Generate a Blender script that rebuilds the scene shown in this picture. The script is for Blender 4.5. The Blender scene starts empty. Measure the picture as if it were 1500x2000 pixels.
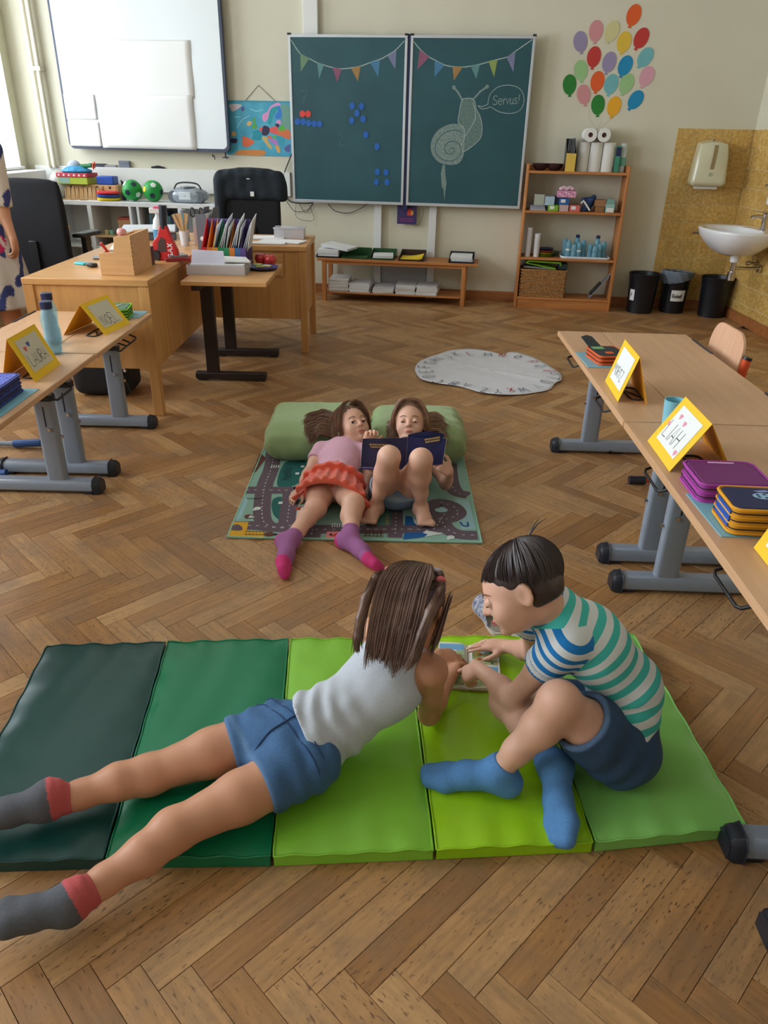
import bpy, math, random
import numpy as np
from mathutils import Vector, Matrix, Euler
PI = math.pi
random.seed(7); np.random.seed(7)
SC = bpy.context.scene
COL = SC.collection

# ------------------------------------------------------------ camera, sky, light, exposure
cd = bpy.data.cameras.new('camera'); cam = bpy.data.objects.new('camera', cd); COL.objects.link(cam)
cd.sensor_fit = 'HORIZONTAL'; cd.sensor_width = 36.0; cd.lens = 36.0 * 1450 / 1500
cd.clip_start = 0.02; cd.clip_end = 100
cam.matrix_world = (Matrix.Translation((0, 0, 1.45)) @ Matrix.Rotation(math.radians(90 - 26.9), 4, 'X')
                    @ Matrix.Rotation(math.radians(1.25), 4, 'Z'))
SC.camera = cam
SC.view_settings.view_transform = 'Standard'; SC.view_settings.look = 'None'
SC.view_settings.gamma = 1.0; SC.view_settings.use_curve_mapping = False
SC.view_settings.exposure = 0.0
wd = bpy.data.worlds.new('sky'); SC.world = wd; wd.use_nodes = True
wb = wd.node_tree.nodes['Background']; wb.inputs[0].default_value = (0.80, 0.90, 1.0, 1); wb.inputs[1].default_value = 1.6

def area_light(name, loc, rot, sx, sy, power, col):
    l = bpy.data.lights.new(name, 'AREA'); l.shape = 'RECTANGLE'; l.size = sx; l.size_y = sy
    l.energy = power; l.color = col
    o = bpy.data.objects.new(name, l); COL.objects.link(o); o.location = loc; o.rotation_euler = rot
    return o
# daylight coming in through the windows of the left wall (lights stand outside the panes)
WINS = [(-1.1, 0.7), (1.5, 3.3), (4.0, 5.6), (6.35, 8.05)]
for i, (y0, y1) in enumerate(WINS):
    area_light('window_daylight', (-4.35, (y0 + y1) / 2, 2.15), (0, -PI / 2 + 0.0, 0), 2.1, y1 - y0, (98, 186, 166, 112)[i], (0.86, 0.93, 1.0))

# ------------------------------------------------------------ colours and materials
def lin(c):
    c = c / 255.0
    return c / 12.92 if c <= 0.04045 else ((c + 0.055) / 1.055) ** 2.4
def rgb(r, g, b): return (lin(r), lin(g), lin(b), 1.0)

def mat(name, col, rough=0.6, metal=0.0, noise=0.0, nscale=30.0, bump=0.0, bscale=200.0, spec=0.5, attr=None,
        trans=0.0, alpha=1.0, sss=0.0, sheen=0.0, stretch=None, coat=0.0, col2=None):
    m = bpy.data.materials.new(name); m.use_nodes = True
    nt = m.node_tree; N = nt.nodes; Lk = nt.links
    p = N['Principled BSDF']
    p.inputs['Base Color'].default_value = col; p.inputs['Roughness'].default_value = rough
    p.inputs['Metallic'].default_value = metal; p.inputs['Specular IOR Level'].default_value = spec
    p.inputs['Transmission Weight'].default_value = trans; p.inputs['Alpha'].default_value = alpha
    p.inputs['Coat Weight'].default_value = coat
    if sss: p.inputs['Subsurface Weight'].default_value = sss; p.inputs['Subsurface Radius'].default_value = (0.02, 0.008, 0.005); p.inputs['Subsurface Scale'].default_value = 0.5
    if sheen: p.inputs['Sheen Weight'].default_value = sheen
    tc = N.new('ShaderNodeTexCoord'); mp = N.new('ShaderNodeMapping')
    Lk.new(tc.outputs['Object'], mp.inputs['Vector'])
    if stretch: mp.inputs['Scale'].default_value = stretch
    src = None
    if attr:
        a = N.new('ShaderNodeAttribute'); a.attribute_name = attr; src = a.outputs['Color']
    if noise:
        n = N.new('ShaderNodeTexNoise'); n.inputs['Scale'].default_value = nscale; n.inputs['Detail'].default_value = 5
        Lk.new(mp.outputs[0], n.inputs['Vector'])
        mx = N.new('ShaderNodeMix'); mx.data_type = 'RGBA'; mx.blend_type = 'MIX'
        rp = N.new('ShaderNodeMapRange'); rp.inputs[1].default_value = 0.3; rp.inputs[2].default_value = 0.7
        Lk.new(n.outputs['Fac'], rp.inputs[0]); Lk.new(rp.outputs[0], mx.inputs[0])
        if src is None:
            c2 = col2 or tuple(c * (1 - noise) for c in col[:3]) + (1,)
            mx.inputs[6].default_value = col; mx.inputs[7].default_value = c2
        else:
            mx.blend_type = 'MULTIPLY'; Lk.new(src, mx.inputs[6]); mx.inputs[7].default_value = (1 - noise,) * 3 + (1,)
        src = mx.outputs[2]
    if src is not None: Lk.new(src, p.inputs['Base Color'])
    if bump:
        n2 = N.new('ShaderNodeTexNoise'); n2.inputs['Scale'].default_value = bscale; n2.inputs['Detail'].default_value = 3
        Lk.new(mp.outputs[0], n2.inputs['Vector'])
        b = N.new('ShaderNodeBump'); b.inputs['Strength'].default_value = bump; b.inputs['Distance'].default_value = 0.002
        Lk.new(n2.outputs['Fac'], b.inputs['Height']); Lk.new(b.outputs[0], p.inputs['Normal'])
    return m

def wood(name, col, dark, rough=0.45, axis=0, scale=6.0):
    st = [30, 30, 30]; st[axis] = 2.0
    return mat(name, col, rough, noise=1, nscale=scale / 6.0, stretch=tuple(s for s in st), col2=dark, bump=0.05, bscale=3)

def glassy(name, col, rough=0.05, mixf=0.75):
    """thin clear pane or wall of a bottle: see-through and glossy"""
    m = bpy.data.materials.new(name); m.use_nodes = True
    nt = m.node_tree; N = nt.nodes; N.clear()
    o = N.new('ShaderNodeOutputMaterial'); t = N.new('ShaderNodeBsdfTransparent'); g = N.new('ShaderNodeBsdfPrincipled')
    t.inputs[0].default_value = col; g.inputs['Base Color'].default_value = col; g.inputs['Roughness'].default_value = rough
    mx = N.new('ShaderNodeMixShader'); mx.inputs[0].default_value = 1 - mixf
    nt.links.new(t.outputs[0], mx.inputs[1]); nt.links.new(g.outputs[0], mx.inputs[2]); nt.links.new(mx.outputs[0], o.inputs[0])
    return m

# ------------------------------------------------------------ objects
def tag(o, label=None, cat=None, group=None, kind=None):
    if label: o['label'] = label
    if cat: o['category'] = cat
    if group: o['group'] = group
    if kind: o['kind'] = kind
    return o
def thing(name, label, cat, loc=(0, 0, 0), rz=0.0, group=None, rot=None):
    o = bpy.data.objects.new(name, None); COL.objects.link(o); o.location = loc
    o.rotation_euler = rot if rot else (0, 0, rz); o.empty_display_size = 0.05
    return tag(o, label, cat, group)
def copy_tree(o, parent=None):
    c = o.copy(); COL.objects.link(c); c.parent = parent
    for ch in list(o.children): copy_tree(ch, c)
    return c

class MB:
    def __init__(s): s.v = []; s.f = []; s.m = []
    def add(s, vs, fs, mi=0):
        b = len(s.v); s.v += [tuple(v) for v in vs]; s.f += [tuple(b + i for i in f) for f in fs]; s.m += [mi] * len(fs); return s
    def bx(s, x0, x1, y0, y1, z0, z1, mi=0):
        return s.add([(x0, y0, z0), (x1, y0, z0), (x1, y1, z0), (x0, y1, z0), (x0, y0, z1), (x1, y0, z1), (x1, y1, z1), (x0, y1, z1)],
                     [(0, 3, 2, 1), (4, 5, 6, 7), (0, 1, 5, 4), (1, 2, 6, 5), (2, 3, 7, 6), (3, 0, 4, 7)], mi)
    def hexa(s, p8, mi=0): return s.add(p8, [(0, 3, 2, 1), (4, 5, 6, 7), (0, 1, 5, 4), (1, 2, 6, 5), (2, 3, 7, 6), (3, 0, 4, 7)], mi)
    def rbx(s, c, size, R=None, mi=0):
        hx, hy, hz = [a / 2 for a in size]
        R = R or Matrix.Identity(3); c = Vector(c)
        p = [c + R @ Vector(q) for q in [(-hx, -hy, -hz), (hx, -hy, -hz), (hx, hy, -hz), (-hx, hy, -hz), (-hx, -hy, hz), (hx, -hy, hz), (hx, hy, hz), (-hx, hy, hz)]]
        return s.hexa(p, mi)
    def tube(s, pts, r, seg=8, mi=0, cap=True, flat=1.0):
        pts = [Vector(p) for p in pts]; n = len(pts); rs = r if isinstance(r, (list, tuple)) else [r] * n
        vs = []; up = None
        for i, p in enumerate(pts):
            t = (pts[min(i + 1, n - 1)] - pts[max(i - 1, 0)])
            if t.length < 1e-9: t = Vector((0, 0, 1))
            t.normalize()
            if up is None:
                up = Vector((0, 0, 1)) if abs(t.z) < 0.9 else Vector((1, 0, 0))
            a = t.cross(up)
            if a.length < 1e-6: a = t.orthogonal()
            a.normalize(); b = a.cross(t).normalized(); up = b
            for k in range(seg):
                an = 2 * PI * k / seg
                vs.append(p + (a * math.cos(an) + b * math.sin(an) * flat) * rs[i])
        fs = [(i * seg + k, i * seg + (k + 1) % seg, (i + 1) * seg + (k + 1) % seg, (i + 1) * seg + k) for i in range(n - 1) for k in range(seg)]
        if cap: fs += [tuple(range(seg))[::-1], tuple((n - 1) * seg + k for k in range(seg))]
        return s.add(vs, fs, mi)
    def cyl(s, p0, p1, r0, r1=None, seg=16, mi=0, cap=True): return s.tube([p0, p1], [r0, r0 if r1 is None else r1], seg, mi, cap)
    def lathe(s, prof, c=(0, 0, 0), seg=24, mi=0, sx=1.0, sy=1.0):
        vs = []; n = len(prof)
        for (r, z) in prof:
            for k in range(seg):
                a = 2 * PI * k / seg; vs.append((c[0] + r * sx * math.cos(a), c[1] + r * sy * math.sin(a), c[2] + z))
        fs = [(i * seg + k, i * seg + (k + 1) % seg, (i + 1) * seg + (k + 1) % seg, (i + 1) * seg + k) for i in range(n - 1) for k in range(seg)]
        fs += [tuple(range(seg))[::-1], tuple((n - 1) * seg + k for k in range(seg))]
        return s.add(vs, fs, mi)
    def prism(s, pts, z0, z1, mi=0, T=None):
        n = len(pts); T = T or (lambda x, y, z: (x, y, z))
        vs = [T(x, y, z0) for x, y in pts] + [T(x, y, z1) for x, y in pts]
        fs = [tuple(range(n))[::-1], tuple(range(n, 2 * n))] + [(i, (i + 1) % n, n + (i + 1) % n, n + i) for i in range(n)]
        return s.add(vs, fs, mi)
    def flat(s, pts, z, mi=0, T=None):
        T = T or (lambda x, y, z: (x, y, z))
        return s.add([T(x, y, z) for x, y in pts], [tuple(range(len(pts)))], mi)
    def ribbon(s, pts, w, z, mi=0, T=None, closed=False, taper=False):
        T = T or (lambda x, y, z: (x, y, z)); n = len(pts)
        if n < 2: return s
        vs = []
        for i in range(n):
            if closed: a = pts[(i - 1) % n]; b = pts[(i + 1) % n]
            else: a = pts[max(i - 1, 0)]; b = pts[min(i + 1, n - 1)]
            dx, dy = b[0] - a[0], b[1] - a[1]; l = math.hypot(dx, dy) or 1
            ww = w * (0.4 if taper and i in (0, n - 1) else 1)
            nx, ny = -dy / l * ww / 2, dx / l * ww / 2
            vs += [T(pts[i][0] + nx, pts[i][1] + ny, z), T(pts[i][0] - nx, pts[i][1] - ny, z)]
        m = n if closed else n - 1
        fs = [(2 * i, 2 * i + 1, 2 * ((i + 1) % n) + 1, 2 * ((i + 1) % n)) for i in range(m)]
        return s.add(vs, fs, mi)
    def sphere(s, c, r, seg=16, rings=10, mi=0, R=None):
        rr = r if isinstance(r, (tuple, list)) else (r, r, r); vs = []; c = Vector(c)
        for i in range(rings + 1):
            t = PI * i / rings
            for k in range(seg):
                a = 2 * PI * k / seg
                q = Vector((rr[0] * math.sin(t) * math.cos(a), rr[1] * math.sin(t) * math.sin(a), rr[2] * math.cos(t)))
                if R: q = R @ q
                vs.append(c + q)
        fs = [(i * seg + k, (i + 1) * seg + k, (i + 1) * seg + (k + 1) % seg, i * seg + (k + 1) % seg) for i in range(rings) for k in range(seg)]
        return s.add(vs, fs, mi)
    def mesh(s, name, mats):
        me = bpy.data.meshes.new(name); me.from_pydata(s.v, [], s.f)
        for m in (mats if isinstance(mats, (list, tuple)) else [mats]): me.materials.append(m)
        if any(s.m): me.polygons.foreach_set('material_index', s.m)
        me.validate(); me.update(); return me
    def build(s, name, mats, parent=None, bev=0.0, smooth=None, seg=2, label=None, weld=False):
        me = s.mesh(name, mats)
        o = bpy.data.objects.new(name, me); COL.objects.link(o); o.parent = parent
        if smooth is not None:
            me.polygons.foreach_set('use_smooth', [True] * len(me.polygons))
            me.set_sharp_from_angle(angle=math.radians(smooth))
        if bev:
            b = o.modifiers.new('bevel', 'BEVEL'); b.width = bev; b.segments = seg; b.limit_method = 'ANGLE'; b.angle_limit = math.radians(50)
            b.harden_normals = False
            if smooth is None:
                me.polygons.foreach_set('use_smooth', [True] * len(me.polygons)); me.set_sharp_from_angle(angle=math.radians(40))
        if label: o['label'] = label
        return o
def rrect(w, h, r, n=5, cx=0, cy=0):
    out = []
    for (sx, sy, a0) in ((1, 1, 0), (-1, 1, 90), (-1, -1, 180), (1, -1, 270)):
        for k in range(n + 1):
            a = math.radians(a0 + 90 * k / n); out.append((cx + sx * (w / 2 - r) + r * math.cos(a), cy + sy * (h / 2 - r) + r * math.sin(a)))
    return out
def circ(cx, cy, r, n=24, ry=None): return [(cx + r * math.cos(2 * PI * k / n), cy + (ry or r) * math.sin(2 * PI * k / n)) for k in range(n)]
def catmull(pts, n=6, closed=False):
    P = [Vector(p) for p in pts]; out = []; m = len(P)
    rng = range(m) if closed else range(m - 1)
    for i in rng:
        p0 = P[(i - 1) % m] if closed or i > 0 else P[0] * 2 - P[1]
        p1 = P[i]; p2 = P[(i + 1) % m]
        p3 = P[(i + 2) % m] if closed or i + 2 < m else P[-1] * 2 - P[-2]
        for k in range(n):
            t = k / n
            out.append(0.5 * ((2 * p1) + (p2 - p0) * t + (2 * p0 - 5 * p1 + 4 * p2 - p3) * t * t + (3 * p1 - p0 - 3 * p2 + p3) * t ** 3))
    if not closed: out.append(P[-1])
    return out
def cat2(pts, n=6, closed=False): return [(v.x, v.y) for v in catmull([(p[0], p[1], 0) for p in pts], n, closed)]
def yz(T): return T
# handwriting: polylines on a unit-high grid
FONT = {
 'A': [[(0, 0), (.3, 1), (.6, 0)], [(.12, .38), (.48, .38)]], 'B': [[(0, 0), (0, 1), (.4, .9), (.4, .6), (0, .52), (.48, .4), (.46, .1), (0, 0)]],
 'C': [[(.55, .85), (.3, 1), (.05, .7), (.05, .3), (.3, 0), (.55, .15)]], 'D': [[(0, 0), (0, 1), (.4, .85), (.5, .5), (.4, .15), (0, 0)]],
 'E': [[(.5, 1), (0, 1), (0, 0), (.5, 0)], [(0, .5), (.4, .5)]], 'F': [[(.5, 1), (0, 1), (0, 0)], [(0, .5), (.4, .5)]],
 'G': [[(.55, .85), (.3, 1), (.05, .7), (.05, .3), (.3, 0), (.55, .2), (.55, .45), (.35, .45)]], 'H': [[(0, 0), (0, 1)], [(.5, 0), (.5, 1)], [(0, .5), (.5, .5)]],
 'I': [[(.1, 0), (.1, 1)]], 'J': [[(.4, 1), (.4, .2), (.2, 0), (0, .15)]], 'K': [[(0, 0), (0, 1)], [(.5, 1), (0, .5), (.5, 0)]],
 'L': [[(0, 1), (0, 0), (.5, 0)]], 'M': [[(0, 0), (.05, 1), (.35, .4), (.65, 1), (.7, 0)]], 'N': [[(0, 0), (0, 1), (.5, 0), (.5, 1)]],
 'O': [[(.3, 1), (.05, .7), (.05, .3), (.3, 0), (.55, .3), (.55, .7), (.3, 1)]], 'P': [[(0, 0), (0, 1), (.45, .9), (.45, .6), (0, .5)]],
 'Q': [[(.3, 1), (.05, .7), (.05, .3), (.3, 0), (.55, .3), (.55, .7), (.3, 1)], [(.35, .25), (.6, -.05)]],
 'R': [[(0, 0), (0, 1), (.45, .9), (.45, .6), (0, .5), (.5, 0)]], 'S': [[(.5, .88), (.25, 1), (.05, .8), (.1, .58), (.45, .42), (.5, .15), (.25, 0), (0, .12)]],
 'T': [[(0, 1), (.6, 1)], [(.3, 1), (.3, 0)]], 'U': [[(0, 1), (0, .25), (.25, 0), (.5, .25), (.5, 1)]], 'V': [[(0, 1), (.28, 0), (.56, 1)]],
 'W': [[(0, 1), (.2, 0), (.4, .7), (.6, 0), (.8, 1)]], 'X': [[(0, 0), (.5, 1)], [(0, 1), (.5, 0)]], 'Y': [[(0, 1), (.27, .5), (.54, 1)], [(.27, .5), (.27, 0)]],
 'Z': [[(0, 1), (.5, 1), (0, 0), (.5, 0)]],
 'e': [[(0, .3), (.36, .32), (.32, .5), (.18, .58), (.03, .45), (.02, .15), (.18, 0), (.36, .08)]], 'r': [[(.05, .55), (.05, 0)], [(.05, .35), (.18, .55), (.32, .52)]],
 'v': [[(0, .55), (.16, 0), (.34, .55)]], 'n': [[(.02, .55), (.02, 0)], [(.02, .38), (.15, .55), (.3, .42), (.3, 0)]], 'u': [[(.02, .55), (.02, .15), (.15, 0), (.3, .15), (.3, .55)], [(.3, .2), (.34, 0)]],
 's': [[(.28, .5), (.14, .58), (.03, .45), (.1, .32), (.26, .22), (.24, .05), (.1, 0), (.0, .08)]], '!': [[(.08, 1), (.06, .3)], [(.05, .08), (.06, 0)]],
 't': [[(.14, .9), (.14, .1), (.26, 0)], [(0, .6), (.3, .6)]], 'm': [[(.0, .55), (.0, 0)], [(.0, .38), (.12, .55), (.22, .42), (.22, 0)], [(.22, .38), (.34, .55), (.46, .42), (.46, 0)]],
 'ü': [[(.02, .55), (.02, .15), (.15, 0), (.3, .15), (.3, .55)], [(.08, .75), (.08, .82)], [(.22, .75), (.22, .82)]], 'l': [[(.06, .95), (.06, .08), (.14, 0)]],
 '7': [[(0, .9), (.1, .98), (.55, 1), (.2, 0)], [(.1, .5), (.5, .52)]], '2': [[(.05, .75), (.25, 1), (.45, .75), (.3, .4), (0, .02), (.6, .08)]], '4': [[(.05, 1), (0, .45), (.45, .45)], [(.42, .9), (.38, 0)]], '1': [[(0, .7), (.2, 1), (.2, 0)]], ' ': []}
def write(mb, text, x, y, h, w, z, T, mi=0, gap=.2, jit=.04, sx=1.0, rot=0.0):
    cx = x
    for ch in text:
        g = FONT.get(ch, []); wd_ = max([p[0] for st in g for p in st] or [.35])
        a = rot + random.uniform(-jit, jit); ca, sa = math.cos(a), math.sin(a)
        for st in g:
            pts = [((px * ca * sx - py * sa) * h, (px * sa * sx + py * ca) * h) for px, py in st]
            mb.ribbon([(cx + px, y + py) for px, py in (cat2(pts, 3) if len(pts) > 3 else pts)], w, z, mi, T)
        cx += (wd_ * sx + gap) * h
    return cx

# ------------------------------------------------------------ smooth implicit shapes for bodies, clothes, cushions
def V3(p): return np.array(p, dtype=np.float32)
def nrm(v): v = np.array(v, float); return v / (np.linalg.norm(v) + 1e-12)
class Grp:
    def __init__(s, k=0.0, name=''): s.pr = []; s.post = []; s.disp = None; s.k = k
    def cone(s, a, b, ra, rb, k=.02, flat=None, sub=False):
        a = V3(a); b = V3(b); ab = b - a; L2 = float(ab @ ab) + 1e-9
        fl = None
        if flat is not None: fn = V3(nrm(flat[0])); fs = float(flat[1]); fl = (fn, fs)
        def f(P):
            w = P - a; t = np.clip(w @ ab / L2, 0, 1); w = w - t[:, None] * ab
            if fl is not None:
                c = w @ fl[0]; w = w + (c * (1 / fl[1] - 1))[:, None] * fl[0]
            return np.sqrt((w * w).sum(1)) - (ra + (rb - ra) * t)
        (s.post if sub == 'post' else s.pr).append((f, (a + b) / 2, math.sqrt(L2) / 2 + max(ra, rb), k, bool(sub))); return s
    def ell(s, c, rad, ax=None, k=.02, sub=False):
        c = V3(c); R = np.array(ax, dtype=np.float32) if ax is not None else np.eye(3, dtype=np.float32); r = V3(rad)
        def f(P):
            q = (P - c) @ R.T
            k0 = np.sqrt(((q / r) ** 2).sum(1)) + 1e-9; k1 = np.sqrt(((q / (r * r)) ** 2).sum(1)) + 1e-9
            return k0 * (k0 - 1) / k1
        (s.post if sub == 'post' else s.pr).append((f, c, float(r.max()), k, bool(sub))); return s
    def box(s, c, half, ax=None, r=.005, k=.01, sub=False):
        c = V3(c); R = np.array(ax, dtype=np.float32) if ax is not None else np.eye(3, dtype=np.float32); h = V3(half) - r
        def f(P):
            q = np.abs((P - c) @ R.T) - h
            return np.sqrt((np.maximum(q, 0) ** 2).sum(1)) + np.minimum(q.max(1), 0) - r
        s.pr.append((f, c, float(np.linalg.norm(half)), k, bool(sub))); return s
    def clip(s, p, n, k=.004):
        p = V3(p); n = V3(nrm(n))
        s.post.append((lambda P: (P - p) @ n, None, 0, k, 'clip')); return s
    def ev(s, P, c, R):
        M = R + .03; cand = [q for q in s.pr if np.linalg.norm(c - q[1]) < q[2] + M + q[3]]
        if not any(not q[4] for q in cand): return None
        d = None
        for (f, _, _, k, sub) in cand:
            v = f(P)
            if sub:
                if d is None: continue
                v = -v; h = np.maximum(k - np.abs(d - v), 0) / max(k, 1e-6); d = np.maximum(d, v) + h * h * k * .25
            elif d is None: d = v
            else:
                h = np.maximum(k - np.abs(d - v), 0) / max(k, 1e-6); d = np.minimum(d, v) - h * h * k * .25
        if s.disp is not None: d = d + s.disp(P).astype(np.float32)
        for q in s.post:
            v = q[0](P)
            if q[4] != 'clip':
                if np.linalg.norm(c - q[1]) > q[2] + M: continue
                v = -v
            k = q[3]; h = np.maximum(k - np.abs(d - v), 0) / max(k, 1e-6); d = np.maximum(d, v) + h * h * k * .25
        return d
class Sdf:
    def __init__(s, h): s.h = h; s.g = []
    def grp(s, k=0.0): g = Grp(k); s.g.append(g); return g
    def sample(s):
        h = s.h; lo = np.full(3, 1e9); hi = -lo
        for g in s.g:
            for q in g.pr:
                if not q[4]: lo = np.minimum(lo, q[1] - q[2]); hi = np.maximum(hi, q[1] + q[2])
        lo -= 3 * h; hi += 3 * h; n = np.ceil((hi - lo) / h).astype(int) + 1
        F = np.full(tuple(n), 1.0, dtype=np.float32); B = 12
        for i in range(0, n[0], B):
            for j in range(0, n[1], B):
                for k in range(0, n[2], B):
                    m = (min(B, n[0] - i), min(B, n[1] - j), min(B, n[2] - k))
                    c = lo + h * (np.array([i, j, k]) + (np.array(m) - 1) / 2); R = h * np.linalg.norm(m) / 2
                    P = None; d = None
                    for g in s.g:
                        if P is None:
                            if not any(np.linalg.norm(c - q[1]) < q[2] + R + .03 + q[3] for gg in s.g for q in gg.pr): break
                            I = np.meshgrid(*[np.arange(m[a]) for a in range(3)], indexing='ij')
                            P = np.stack([(lo[a] + h * ((i, j, k)[a] + I[a])).ravel() for a in range(3)], 1).astype(np.float32)
                        v = g.ev(P, c, R)
                        if v is None: continue
                        if d is None: d = v
                        elif g.k: hh = np.maximum(g.k - np.abs(d - v), 0) / g.k; d = np.minimum(d, v) - hh * hh * g.k * .25
                        else: d = np.minimum(d, v)
                    if d is not None: F[i:i + m[0], j:j + m[1], k:k + m[2]] = d.reshape(m)
        return F, lo
    def verts(s, smooth=2):
        F, lo = s.sample(); h = s.h
        ins = F < 0; n = F.shape
        cnt = np.zeros((n[0] - 1, n[1] - 1, n[2] - 1), np.uint8); cor = [(a, b, c) for a in (0, 1) for b in (0, 1) for c in (0, 1)]
        sl = lambda A, o: A[o[0]:n[0] - 1 + o[0], o[1]:n[1] - 1 + o[1], o[2]:n[2] - 1 + o[2]]
        for o in cor: cnt += sl(ins, o)
        act = np.argwhere((cnt > 0) & (cnt < 8)); na = len(act)
        vals = {o: F[act[:, 0] + o[0], act[:, 1] + o[1], act[:, 2] + o[2]] for o in cor}
        acc = np.zeros((na, 3)); ct = np.zeros(na)
        for o in cor:
            for a in range(3):
                if o[a] == 0:
                    o2 = list(o); o2[a] = 1; o2 = tuple(o2); A = vals[o]; Bv = vals[o2]
                    x = (A < 0) != (Bv < 0); t = np.where(x, A / np.where(x, A - Bv, 1), 0)
                    p = np.array(o, float)[None, :].repeat(na, 0); p[:, a] += t
                    acc += p * x[:, None]; ct += x
        V = lo + h * (act + acc / ct[:, None])
        idx = np.full(cnt.shape, -1, np.int64); idx[act[:, 0], act[:, 1], act[:, 2]] = np.arange(na)
        Q = []
        for a in range(3):
            b, c = (a + 1) % 3, (a + 2) % 3
            sA = [slice(1, -1)] * 3; sA[a] = slice(0, -1); sB = [slice(1, -1)] * 3; sB[a] = slice(1, None)
            A = ins[tuple(sA)]; Bm = ins[tuple(sB)]
            for flip, M in ((0, A & ~Bm), (1, ~A & Bm)):
                e = np.argwhere(M)
                if not len(e): continue
                e = e + np.array([0 if q == a else 1 for q in range(3)])
                def at(db, dc):
                    w = e.copy(); w[:, b] -= db; w[:, c] -= dc; return idx[w[:, 0], w[:, 1], w[:, 2]]
                q = np.stack([at(1, 1), at(0, 1), at(0, 0), at(1, 0)], 1)
                Q.append(q[:, ::-1] if flip else q)
        Q = np.concatenate(Q); Q = Q[(Q >= 0).all(1)]
        for _ in range(smooth):
            S_ = np.zeros_like(V); N_ = np.zeros(len(V))
            for a, b in ((0, 1), (1, 2), (2, 3), (3, 0)):
                for x, y in ((a, b), (b, a)):
                    for q in range(3): S_[:, q] += np.bincount(Q[:, x], V[Q[:, y], q], len(V))
                    N_ += np.bincount(Q[:, x], minlength=len(V))
            V = V * .5 + .5 * S_ / np.maximum(N_, 1)[:, None]
        return V, Q
    def build(s, name, mats, parent=None, smooth=2, color=None, label=None, local=None):
        V, Q = s.verts(smooth)
        if local is not None: Vl = V - np.array(local)
        else: Vl = V
        me = bpy.data.meshes.new(name)
        me.vertices.add(len(V)); me.vertices.foreach_set('co', Vl.astype(np.float32).ravel())
        me.loops.add(Q.size); me.loops.foreach_set('vertex_index', Q.astype(np.int32).ravel())
        me.polygons.add(len(Q)); me.polygons.foreach_set('loop_start', (np.arange(len(Q)) * 4).astype(np.int32))
        me.polygons.foreach_set('use_smooth', np.ones(len(Q), bool))
        me.materials.append(mats)
        if color is not None:
            c = np.ones((len(V), 4), np.float32); c[:, :3] = color(V)
            at = me.attributes.new('Col', 'FLOAT_COLOR', 'POINT'); at.data.foreach_set('color', c.ravel())
        me.update(calc_edges=True); me.validate()
        o = bpy.data.objects.new(name, me); COL.objects.link(o)
        if local is not None: o.location = local
        if parent is not None:
            o.parent = parent; o.location = Vector((0, 0, 0)) if local is None else Vector(local)
            if parent.location.length and local is None: o.location = -Vector(parent.location)
        if label: o['label'] = label
        return o
def vnoise(P, sc, seed=0):
    rs = np.random.RandomState(seed); d = np.zeros(len(P))
    for _ in range(5):
        w = rs.normal(size=3) * sc; d += np.sin(P @ w + rs.uniform(0, 6.28))
    return d / 5

# ------------------------------------------------------------ people
skin_m = mat('skin', rgb(226, 176, 152), 0.5, noise=.12, nscale=14, bump=.08, bscale=300, sss=.12)
skin_t = mat('skin_tanned', rgb(206, 148, 116), 0.48, noise=.12, nscale=14, bump=.08, bscale=300, sss=.12)
eye_w = mat('eye_white', rgb(225, 220, 215), .2); eye_d = mat('eye_dark', rgb(45, 30, 22), .2)
lip_m = mat('lips', rgb(190, 105, 98), .45); brow_m = mat('eyebrow', rgb(110, 78, 55), .8)

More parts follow.
